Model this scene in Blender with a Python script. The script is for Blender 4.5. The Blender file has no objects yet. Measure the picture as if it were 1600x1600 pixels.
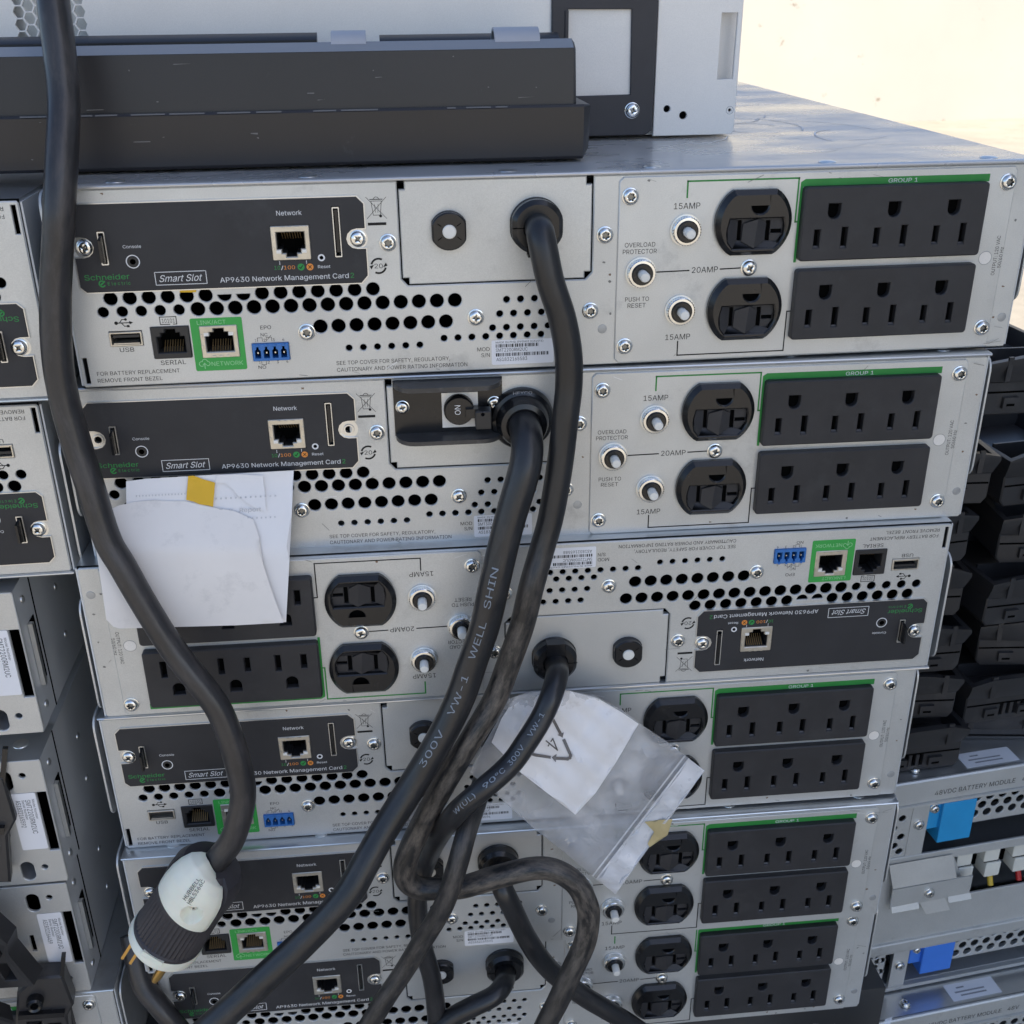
import bpy, bmesh, math, random
from mathutils import Vector, Matrix, Euler
random.seed(7)
R = math.radians
S = 0.001                      # all shapes below are written in millimetres
scn = bpy.context.scene
COL = scn.collection

# ------------------------------------------------------------------ camera, sky, sun, exposure
cam = bpy.data.cameras.new('camera')
cam_o = bpy.data.objects.new('camera', cam); COL.objects.link(cam_o)
cam_o.location = (-0.0782132, -0.48499, 0.1593212)
cam_o.rotation_euler = (1.1259009593, 0.0097833153, -0.1144686263)
cam.sensor_width = 36; cam.lens = 1723.706 / 1600 * 36
cam.clip_start = 0.01; cam.clip_end = 400
cam.dof.use_dof = True; cam.dof.focus_distance = 0.545; cam.dof.aperture_fstop = 30
scn.camera = cam_o

W = bpy.data.worlds.new('World'); scn.world = W; W.use_nodes = True
nt = W.node_tree; nt.nodes.clear()
sky = nt.nodes.new('ShaderNodeTexSky'); sky.sky_type = 'NISHITA'; sky.sun_disc = False
SUN_EL, SUN_AZ = 36.0, 120.0           # azimuth clockwise from +Y: the sun stands to the right, behind the camera
sky.sun_elevation = R(SUN_EL); sky.sun_rotation = R(SUN_AZ)
sky.air_density = 0.75; sky.dust_density = 1.5; sky.ozone_density = 1.0
bg = nt.nodes.new('ShaderNodeBackground'); bg.inputs['Strength'].default_value = 0.125
wo = nt.nodes.new('ShaderNodeOutputWorld')
nt.links.new(sky.outputs[0], bg.inputs[0]); nt.links.new(bg.outputs[0], wo.inputs[0])

sun = bpy.data.lights.new('sun', 'SUN'); sun.energy = 3.4; sun.angle = R(0.5); sun.color = (1.0, 0.95, 0.87)
sun_o = bpy.data.objects.new('sun', sun); COL.objects.link(sun_o)
to_sun = Vector((math.sin(R(SUN_AZ)) * math.cos(R(SUN_EL)), math.cos(R(SUN_AZ)) * math.cos(R(SUN_EL)), math.sin(R(SUN_EL))))
sun_o.rotation_euler = (-to_sun).to_track_quat('-Z', 'Y').to_euler(); sun_o.location = (0, -2, 6)

scn.view_settings.view_transform = 'Standard'; scn.view_settings.look = 'None'
scn.view_settings.exposure = 1.34; scn.view_settings.gamma = 1.0
scn.cycles.max_bounces = 8; scn.cycles.transparent_max_bounces = 12
scn.cycles.use_denoising = True

# ------------------------------------------------------------------ materials
MAT = {}
def mat(name, col,  metal=0.0, rough=0.5, var=0.0, vscale=40, dirt=None, dirt_amt=0.0, dscale=60, dlo=0.55, dhi=0.7, bump=0.0, bscale=400,
        rvar=0.0, grain=0.0, spec=None, stretch=None, coat=0.0, zmask=None, sub=0.0, cable=False):
    m = bpy.data.materials.new(name); m.use_nodes = True; MAT[name] = m
    n = m.node_tree; b = n.nodes['Principled BSDF']; L = n.links.new
    b.inputs['Metallic'].default_value = metal; b.inputs['Roughness'].default_value = rough
    if spec is not None: b.inputs['Specular IOR Level'].default_value = spec
    if coat: b.inputs['Coat Weight'].default_value = coat; b.inputs['Coat Roughness'].default_value = 0.12
    if sub: b.inputs['Subsurface Weight'].default_value = sub; b.inputs['Subsurface Scale'].default_value = 0.004
    b.inputs['Base Color'].default_value = (*col, 1)
    tc = n.nodes.new('ShaderNodeTexCoord'); vec = tc.outputs['Object']
    if cable:
        at_ = n.nodes.new('ShaderNodeAttribute'); at_.attribute_name = 'along'; vec = at_.outputs['Vector']
    oi = n.nodes.new('ShaderNodeObjectInfo'); ad = n.nodes.new('ShaderNodeVectorMath'); ad.operation = 'MULTIPLY_ADD'
    L(oi.outputs['Random'], ad.inputs[0]); ad.inputs[1].default_value = (7.3, 3.1, 5.7); L(vec, ad.inputs[2]); vec = ad.outputs[0]
    if stretch:
        mp = n.nodes.new('ShaderNodeMapping'); mp.inputs['Scale'].default_value = stretch; L(vec, mp.inputs[0]); vec = mp.outputs[0]
    def noise(scale, det=4, rgh=0.6):
        t = n.nodes.new('ShaderNodeTexNoise'); t.inputs['Scale'].default_value = scale; t.inputs['Detail'].default_value = det
        t.inputs['Roughness'].default_value = rgh; L(vec, t.inputs['Vector']); return t.outputs['Fac']
    def rng(f, a, b2, c, d):
        t = n.nodes.new('ShaderNodeMapRange'); L(f, t.inputs[0])
        for i, v in enumerate((a, b2, c, d)): t.inputs[i + 1].default_value = v
        return t.outputs[0]
    def mix(fac, a, b2, mode='MIX'):
        t = n.nodes.new('ShaderNodeMix'); t.data_type = 'RGBA'; t.blend_type = mode
        for s, v in ((0, fac), (6, a), (7, b2)):
            if hasattr(v, 'is_output'): L(v, t.inputs[s])
            elif s == 0: t.inputs[0].default_value = v
            else: t.inputs[s].default_value = (*v, 1)
        return t.outputs[2]
    cur = col
    if var:
        f = rng(noise(vscale), 0.3, 0.7, 0, 1)
        cur = mix(f, tuple(c * (1 - var) for c in col), tuple(min(1, c * (1 + var)) for c in col))
    if grain:
        f = rng(noise(2200, 2), 0.3, 0.7, 0, 1)
        g = mix(f, (1 - grain,) * 3, (1 + grain,) * 3); cur = mix(1.0, cur, g, 'MULTIPLY')
    if dirt:
        f = rng(noise(dscale, 8, 0.72), dlo, dhi, 0, dirt_amt)
        if zmask:
            sp = n.nodes.new('ShaderNodeSeparateXYZ'); L(tc.outputs['Object'], sp.inputs[0])
            up = rng(sp.outputs['Z'], zmask[0], zmask[1], 0, 1); dn = rng(sp.outputs['Z'], zmask[3], zmask[2], 0, 1)
            t = n.nodes.new('ShaderNodeMath'); t.operation = 'MULTIPLY'; L(up, t.inputs[0]); L(dn, t.inputs[1])
            t2 = n.nodes.new('ShaderNodeMath'); t2.operation = 'MULTIPLY'; L(t.outputs[0], t2.inputs[0]); L(f, t2.inputs[1]); f = t2.outputs[0]
        cur = mix(f, cur, dirt)
        rr = rng(f, 0, 1, rough, min(1, rough + 0.35)); L(rr, b.inputs['Roughness'])
    elif rvar:
        L(rng(noise(vscale * 1.7), 0.3, 0.7, max(0.02, rough - rvar), rough + rvar), b.inputs['Roughness'])
    if hasattr(cur, 'is_output'): L(cur, b.inputs['Base Color'])
    if bump:
        bp = n.nodes.new('ShaderNodeBump'); bp.inputs['Strength'].default_value = bump; bp.inputs['Distance'].default_value = 0.0005
        L(noise(bscale, 5), bp.inputs['Height']); L(bp.outputs[0], b.inputs['Normal'])
    return m

BROWN = (0.13, 0.105, 0.08)
mat('zinc_panel', (0.585, 0.588, 0.568), 0.5, 0.42, var=0.08, vscale=18, grain=0.07, dirt=(0.25, 0.225, 0.19), dirt_amt=0.5, dscale=30, dlo=0.58, dhi=0.80, bump=0.05, bscale=900)
mat('zinc_cover', (0.62, 0.63, 0.63), 0.85, 0.30, var=0.06, vscale=14, dirt=(0.36, 0.33, 0.29), dirt_amt=0.5, dscale=30, dlo=0.56, dhi=0.75, bump=0.06, bscale=60)
mat('zinc_cover_film', (0.58, 0.58, 0.575), 0.45, 0.30, var=0.10, vscale=7, rvar=0.16, bump=0.08, bscale=18, stretch=(1.0, 2.0, 1.0))
mat('zinc_old', (0.42, 0.43, 0.435), 0.6, 0.45, var=0.10, vscale=25, grain=0.05, dirt=(0.16, 0.15, 0.14), dirt_amt=0.5, dscale=40, dlo=0.55, dhi=0.75)
mat('screw_metal', (0.78, 0.78, 0.76), 1.0, 0.22, var=0.08, vscale=300)
mat('screw_recess', (0.22, 0.22, 0.21), 1.0, 0.35)
mat('bare_edge', (0.72, 0.72, 0.70), 0.9, 0.3)
mat('outlet_plastic', (0.030, 0.029, 0.031), 0, 0.5, var=0.15, vscale=60, dirt=(0.10, 0.098, 0.095), dirt_amt=0.35, dscale=35, dlo=0.55, dhi=0.85, bump=0.05, bscale=1500, spec=0.4)
mat('slot_lip', (0.045, 0.044, 0.046), 0, 0.35)
mat('gloss_black', (0.011, 0.011, 0.012), 0, 0.25, dirt=(0.10, 0.09, 0.08), dirt_amt=0.25, dscale=80, dlo=0.6, dhi=0.85)
mat('card_black', (0.030, 0.030, 0.033), 0, 0.5, var=0.12, vscale=40, dirt=(0.11, 0.11, 0.11), dirt_amt=0.35, dscale=28, dlo=0.58, dhi=0.85, bump=0.04, bscale=1800, spec=0.35)
mat('bezel_black', (0.018, 0.0165, 0.018), 0, 0.36, var=0.15, vscale=12, dirt=(0.12, 0.12, 0.12), dirt_amt=0.4, dscale=70, dlo=0.64, dhi=0.8, bump=0.08, bscale=1600)
mat('loose_bezel_black', (0.030, 0.029, 0.030), 0, 0.38, var=0.15, vscale=20, dirt=(0.13, 0.125, 0.12), dirt_amt=0.35, dscale=30, dlo=0.55, dhi=0.8)
mat('shelf_black', (0.05, 0.047, 0.045), 0, 0.4, var=0.2, vscale=80, dirt=(0.22, 0.21, 0.2), dirt_amt=0.6, dscale=60, dlo=0.5, dhi=0.75)
mat('zinc_side', (0.60, 0.62, 0.63), 0.2, 0.42, var=0.08, vscale=16)
mat('edge_wear', (0.16, 0.155, 0.15), 0, 0.6)
mat('rust', (0.20, 0.13, 0.08), 0, 0.8)
mat('scratch_dark', (0.20, 0.20, 0.19), 0.3, 0.5)
mat('scuff', (0.80, 0.80, 0.79), 0.1, 0.6)
mat('bezel_sky_sheen', (0.24, 0.245, 0.255), 0, 0.26)  # lighter bezel black: sky reflection painted into the fascia's top strip
mat('print_faint', (0.55, 0.55, 0.57), 0, 0.7)
mat('void', (0.004, 0.004, 0.004), 0, 0.9, spec=0.0)
mat('inside_steel', (0.05, 0.05, 0.05), 0.2, 0.7)
mat('print_black', (0.015, 0.015, 0.015), 0, 0.5, spec=0.2)
mat('print_grey', (0.30, 0.30, 0.31), 0, 0.6, spec=0.2)
mat('print_brown', (0.09, 0.075, 0.065), 0, 0.6)
mat('print_white', (0.72, 0.72, 0.72), 0, 0.6, spec=0.2)
mat('print_green', (0.035, 0.24, 0.05), 0, 0.45, var=0.08, vscale=80, spec=0.3)
mat('print_logo_green', (0.04, 0.27, 0.07), 0, 0.5, spec=0.2)
mat('label_green', (0.035, 0.35, 0.06), 0, 0.4, var=0.06, vscale=60)
mat('print_pale_green', (0.30, 0.62, 0.30), 0, 0.5)
mat('print_orange', (0.72, 0.25, 0.04), 0, 0.5)
mat('pin_white', (0.78, 0.76, 0.70), 0, 0.35, var=0.05, vscale=200)
mat('port_tin', (0.60, 0.56, 0.48), 0.8, 0.35, var=0.12, vscale=150)
mat('port_black', (0.02, 0.02, 0.021), 0, 0.4)
mat('gold', (0.80, 0.50, 0.16), 1.0, 0.28)
mat('contact', (0.30, 0.20, 0.09), 0.7, 0.5)
mat('terminal_blue', (0.03, 0.16, 0.46), 0, 0.4)
mat('connector_blue', (0.02, 0.30, 0.62), 0, 0.4, var=0.06, vscale=40)
mat('connector_royal', (0.05, 0.20, 0.70), 0, 0.4, var=0.06, vscale=40)
mat('connector_white', (0.68, 0.67, 0.60), 0, 0.4, var=0.05, vscale=60)
mat('wire_red', (0.45, 0.02, 0.02), 0, 0.4)
mat('wire_yellow', (0.55, 0.38, 0.04), 0, 0.4)
mat('sticker', (0.78, 0.78, 0.80), 0, 0.45, var=0.03, vscale=60)
mat('paper', (0.80, 0.76, 0.72), 0, 0.7, var=0.04, vscale=25, dirt=(0.36, 0.34, 0.33), dirt_amt=0.7, dscale=26, dlo=0.54, dhi=0.82)
mat('paper_inner', (0.81, 0.79, 0.78), 0, 0.7, var=0.02, vscale=40)
mat('tape_yellow', (0.72, 0.42, 0.01), 0, 0.5, var=0.06, vscale=60)
mat('tape_tan', (0.50, 0.40, 0.20), 0, 0.5, var=0.15, vscale=80)
mat('leaflet_paper', (0.84, 0.82, 0.81), 0, 0.6, dirt=(0.30, 0.22, 0.16), dirt_amt=0.7, dscale=48, dlo=0.56, dhi=0.78, zmask=(-0.150, -0.165, -0.186, -0.205))
mat('cable_rubber', (0.019, 0.019, 0.0205), 0, 0.31, var=0.3, vscale=120, dirt=(0.07, 0.063, 0.06), dirt_amt=0.6, dscale=170, dlo=0.52, dhi=0.78, bump=0.3, bscale=260, cable=True)
mat('cable_dusty', (0.028, 0.0265, 0.0275), 0, 0.32, var=0.3, vscale=120, dirt=(0.085, 0.074, 0.07), dirt_amt=0.75, dscale=150, dlo=0.48, dhi=0.76, bump=0.35, bscale=240, cable=True)
mat('cable_muddy', (0.016, 0.016, 0.017), 0, 0.36, var=0.3, vscale=120, dirt=(0.17, 0.142, 0.115), dirt_amt=0.92, dscale=210, dlo=0.42, dhi=0.66, bump=0.45, bscale=300, zmask=(-0.06, -0.14, -0.30, -0.37), cable=True)
mat('cable_scuffed', (0.017, 0.017, 0.018), 0, 0.38, var=0.3, vscale=120, dirt=(0.115, 0.098, 0.083), dirt_amt=0.8, dscale=210, dlo=0.46, dhi=0.70, bump=0.45, bscale=300, cable=True)
mat('cable_print', (0.22, 0.25, 0.29), 0, 0.6)
mat('plug_black', (0.040, 0.036, 0.040), 0, 0.55, var=0.15, vscale=60)
mat('plug_white', (0.80, 0.79, 0.66), 0, 0.35, var=0.05, vscale=60, sub=0.15)
mat('concrete_wall', (0.46, 0.435, 0.38), 0, 0.9, var=0.06, vscale=0.9, dirt=(0.22, 0.17, 0.12), dirt_amt=0.9, dscale=5.0, dlo=0.64, dhi=0.67)
mat('concrete_ground', (0.40, 0.35, 0.275), 0, 0.9, var=0.15, vscale=1.5, dirt=(0.2, 0.17, 0.13), dirt_amt=0.6, dscale=5, dlo=0.5, dhi=0.8)
mat('cabin_paint', (0.50, 0.50, 0.48), 0, 0.7, var=0.05, vscale=1.2)
mat('dark_glass', (0.02, 0.025, 0.03), 0, 0.1)
mat('wood', (0.30, 0.20, 0.12), 0, 0.8, var=0.25, vscale=12, stretch=(1, 8, 8))
mat('tab_grey', (0.36, 0.37, 0.40), 0, 0.45, var=0.05, vscale=60)
mat('frame_black', (0.032, 0.030, 0.034), 0, 0.5, var=0.12, vscale=50, bump=0.06, bscale=1500)
mat('machine_grey', (0.82, 0.78, 0.72), 0.15, 0.5, var=0.04, vscale=15, grain=0.04)
mat('window_grey', (0.80, 0.76, 0.70), 0.1, 0.5, var=0.04, vscale=40, grain=0.05)

def film(name, fac, col=(0.9, 0.9, 0.92)):
    m = bpy.data.materials.new(name); m.use_nodes = True; MAT[name] = m
    n = m.node_tree; L = n.links.new; b = n.nodes['Principled BSDF']; o = n.nodes['Material Output']
    b.inputs['Base Color'].default_value = (*col, 1); b.inputs['Roughness'].default_value = 0.16; b.inputs['Specular IOR Level'].default_value = 0.8
    tr = n.nodes.new('ShaderNodeBsdfTransparent'); mx = n.nodes.new('ShaderNodeMixShader')
    tc = n.nodes.new('ShaderNodeTexCoord'); t = n.nodes.new('ShaderNodeTexNoise'); t.inputs['Scale'].default_value = 22; t.inputs['Detail'].default_value = 3
    L(tc.outputs['Object'], t.inputs['Vector'])
    r = n.nodes.new('ShaderNodeMapRange'); L(t.outputs['Fac'], r.inputs[0])
    for i, v in enumerate((0.35, 0.7, fac * 0.6, fac * 1.5)): r.inputs[i + 1].default_value = v
    bp = n.nodes.new('ShaderNodeBump'); bp.inputs['Strength'].default_value = 0.8; bp.inputs['Distance'].default_value = 0.003
    t2 = n.nodes.new('ShaderNodeTexNoise'); t2.inputs['Scale'].default_value = 40; t2.inputs['Detail'].default_value = 3; t2.inputs['Distortion'].default_value = 1.5
    L(tc.outputs['Object'], t2.inputs['Vector']); L(t2.outputs['Fac'], bp.inputs['Height']); L(bp.outputs[0], b.inputs['Normal'])
    L(r.outputs[0], mx.inputs[0]); L(tr.outputs[0], mx.inputs[1]); L(b.outputs[0], mx.inputs[2]); L(mx.outputs[0], o.inputs['Surface'])
film('bag_film', 0.10); film('bag_back', 0.48, (0.62, 0.62, 0.63)); film('bag_seal', 0.55)

# ------------------------------------------------------------------ shape helpers
class MB:
    """collects shapes in millimetres; panel shapes are given as (u, v, w): right, up, out of the panel towards the viewer"""
    def __init__(s, ox=0.0): s.v = []; s.f = []; s.m = []; s.mats = []; s.ox = ox; s.along = None
    def mi(s, name):
        if name not in s.mats: s.mats.append(name)
        return s.mats.index(name)
    def add(s, pts, faces, mt):
        o = len(s.v); i = s.mi(mt); s.v += [tuple(p) for p in pts]
        for f in faces: s.f.append(tuple(a + o for a in f)); s.m.append(i)
    def P(s, u, v, w): return (u - s.ox, -w, v)
    def box(s, x0, x1, y0, y1, z0, z1, mt, skip=''):
        p = [(x, y, z) for z in (z0, z1) for y in (y0, y1) for x in (x0, x1)]
        F = dict(b=(0, 2, 3, 1), t=(4, 5, 7, 6), f=(0, 1, 5, 4), k=(2, 6, 7, 3), l=(0, 4, 6, 2), r=(1, 3, 7, 5))
        s.add(p, [F[k] for k in F if k not in skip], mt)
    def pbox(s, u0, u1, v0, v1, w0, w1, mt):
        a, c = s.P(u0, v0, w1), s.P(u1, v1, w0); s.box(a[0], c[0], a[1], c[1], a[2], c[2], mt)
    def plate(s, outer, holes=(), w1=1.0, w0=0.0, mt='zinc_panel', ch=0.0, hch=0.0, back=False, wall=None):
        """a plate with real holes; front face at w1, back at w0; ch / hch bevel the outline and the hole rims"""
        outer = ccw(outer); holes = [ccw(h) for h in holes]
        loops = [(offset(outer, -ch) if ch else outer, outer, ch)] + [((offset(h, hch) if hch else h), h, hch) for h in holes]
        bm = bmesh.new(); es = []
        for fl, _, _ in loops:
            vs = [bm.verts.new((p[0], p[1], 0)) for p in fl]
            es += [bm.edges.new((vs[i], vs[(i + 1) % len(vs)])) for i in range(len(vs))]
        bmesh.ops.triangle_fill(bm, use_beauty=True, use_dissolve=False, edges=es, normal=(0, 0, 1))
        bm.verts.index_update()
        vs = [(v.co.x, v.co.y) for v in bm.verts]
        fs = []
        for f in bm.faces:
            ids = [v.index for v in f.verts]
            a = sum(vs[ids[i]][0] * vs[ids[(i + 1) % 3]][1] - vs[ids[(i + 1) % 3]][0] * vs[ids[i]][1] for i in range(3))
            fs.append(ids if a > 0 else ids[::-1])
        bm.free()
        s.add([s.P(u, v, w1) for u, v in vs], fs, mt)
        if back: s.add([s.P(u, v, w0) for u, v in vs], [f[::-1] for f in fs], mt)
        for k, (fl, ol, c) in enumerate(loops):
            n = len(fl); rings = [[s.P(u, v, w1) for u, v in fl]]
            if c: rings.append([s.P(u, v, w1 - c) for u, v in ol])
            rings.append([s.P(u, v, w0) for u, v in ol])
            pts = [p for r in rings for p in r]; q = []
            for j in range(len(rings) - 1):
                for i in range(n):
                    a, b2 = j * n + i, j * n + (i + 1) % n
                    q.append((a, a + n, b2 + n, b2) if k == 0 else (a, b2, b2 + n, a + n))
            s.add(pts, q, (wall if wall and k else mt))
    def flat(s, pts, w, mt):
        pts = ccw(pts); s.add([s.P(u, v, w) for u, v in pts], [tuple(range(len(pts)))], mt)
    def rect(s, u0, u1, v0, v1, w, mt): s.flat([(u0, v0), (u1, v0), (u1, v1), (u0, v1)], w, mt)
    def line(s, pts, wd, w, mt):
        for (a, b2) in zip(pts, pts[1:]):
            d = Vector((b2[0] - a[0], b2[1] - a[1])); d.normalize(); n = Vector((-d.y, d.x)) * wd / 2; e = d * wd / 2
            s.flat([(a[0] - e.x + n.x, a[1] - e.y + n.y), (a[0] - e.x - n.x, a[1] - e.y - n.y), (b2[0] + e.x - n.x, b2[1] + e.y - n.y), (b2[0] + e.x + n.x, b2[1] + e.y + n.y)], w, mt)
    def arc(s, c, r, a0, a1, wd, w, mt, n=20):
        for i in range(n):
            t0, t1 = R(a0 + (a1 - a0) * i / n), R(a0 + (a1 - a0) * (i + 1) / n)
            q = [(c[0] + rr * math.cos(t), c[1] + rr * math.sin(t)) for rr, t in ((r - wd / 2, t0), (r + wd / 2, t0), (r + wd / 2, t1), (r - wd / 2, t1))]
            s.flat(q, w, mt)
    def lathe(s, prof, mt, n=24, c=(0, 0), axis='w', a0=0, a1=360):
        """prof: (radius, height); axis w turns about the outward axis at (u, v) = c, axis z about the vertical"""
        full = abs(a1 - a0) >= 360; k = n if full else n + 1; pts = []
        for r, h in prof:
            for i in range(k):
                t = R(a0 + (a1 - a0) * i / n); rr = r(i) if callable(r) else r
                if axis == 'w': pts.append(s.P(c[0] + rr * math.cos(t), c[1] + rr * math.sin(t), h))
                else: pts.append((c[0] + rr * math.cos(t), c[1] + rr * math.sin(t), h))
        fs = []
        for j in range(len(prof) - 1):
            for i in range(n):
                a, b2 = j * k + i, j * k + (i + 1) % k
                fs.append((a, b2, b2 + k, a + k) if axis == 'z' or axis == 'w' else None)
        s.add(pts, fs, mt)
    def disc(s, c, r, w, mt, n=20): s.flat([(c[0] + r * math.cos(2 * math.pi * i / n), c[1] + r * math.sin(2 * math.pi * i / n)) for i in range(n)], w, mt)
    def text(s, t, u0, u1, v0, cap, w, mt, rot=0, shear=0.0, bold=0.0, fn=None, space=1.0):
        """lettering: u0..u1 along the line, baseline v0, capital height cap; rot 90 runs upwards from (u0, v0) with length u1"""
        pts, fs, wd = glyphs(t, shear, bold, space)
        ln = (u1 - u0) if rot == 0 else u1
        kx, ky = ln / wd, cap / CAPH
        out = []
        for x, y in pts:
            a, b2 = x * kx, y * ky
            if fn: out.append(fn(a, b2))
            elif rot == 0: out.append(s.P(u0 + a, v0 + b2, w))
            elif rot == 90: out.append(s.P(u0 - b2, v0 + a, w))
            else: out.append(s.P(u0 + b2, v0 - a, w))
        s.add(out, fs, mt)
    def mesh(s, name, smooth=35):
        me = bpy.data.meshes.new(name)
        me.from_pydata([(a * S, b2 * S, c * S) for a, b2, c in s.v], [], s.f)
        for m in s.mats: me.materials.append(MAT[m])
        me.polygons.foreach_set('material_index', s.m)
        me.polygons.foreach_set('use_smooth', [True] * len(s.f))
        if not s.along:
            bm = bmesh.new(); bm.from_mesh(me); bmesh.ops.remove_doubles(bm, verts=bm.verts, dist=1e-7)
            bm.to_mesh(me); bm.free()
        if s.along:
            a_ = me.attributes.new('along', 'FLOAT_VECTOR', 'POINT'); a_.data.foreach_set('vector', [c * S for p in s.along for c in p])
        me.set_sharp_from_angle(angle=R(smooth)); me.update()
        return me

def ccw(p):
    a = sum(p[i][0] * p[(i + 1) % len(p)][1] - p[(i + 1) % len(p)][0] * p[i][1] for i in range(len(p)))
    return list(p) if a > 0 else list(p)[::-1]
def offset(p, d):
    """move a counter-clockwise outline outwards by d"""
    n = len(p); o = []
    for i in range(n):
        a, b2, c = Vector(p[i - 1]), Vector(p[i]), Vector(p[(i + 1) % n])
        e0, e1 = (b2 - a).normalized(), (c - b2).normalized()
        n0, n1 = Vector((e0.y, -e0.x)), Vector((e1.y, -e1.x)); m = n0 + n1
        m = m / max(0.3, m.dot(n0)) if m.length > 1e-6 else n0
        q = b2 + m * d; o.append((q.x, q.y))
    return o
def circle(c, r, n=16, clip_u=None, clip_v=None):
    o = []
    for i in range(n):
        t = 2 * math.pi * (i + 0.5) / n; x, y = r * math.cos(t), r * math.sin(t)
        if clip_u: x = max(-clip_u, min(clip_u, x))
        if clip_v: y = max(-clip_v, min(clip_v, y))
        o.append((c[0] + x, c[1] + y))
    return [p for i, p in enumerate(o) if (Vector(p) - Vector(o[i - 1])).length > 1e-4]
def rr(u0, u1, v0, v1, r=1.0, n=4):
    o = []
    for cx, cy, a in ((u1 - r, v1 - r, 0), (u0 + r, v1 - r, 90), (u0 + r, v0 + r, 180), (u1 - r, v0 + r, 270)):
        for i in range(n + 1):
            t = R(a + 90 * i / n); o.append((cx + r * math.cos(t), cy + r * math.sin(t)))
    return o
def box2(u0, u1, v0, v1): return [(u0, v0), (u1, v0), (u1, v1), (u0, v1)]
def dee(c, w, top, bot, n=8):
    r = w / 2; o = [(c - r, top), (c + r, top)]; cy = bot + r
    for i in range(n + 1):
        t = R(-180 * i / n); o.append((c + r * math.cos(t), cy + r * math.sin(t)))
    return o

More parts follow.
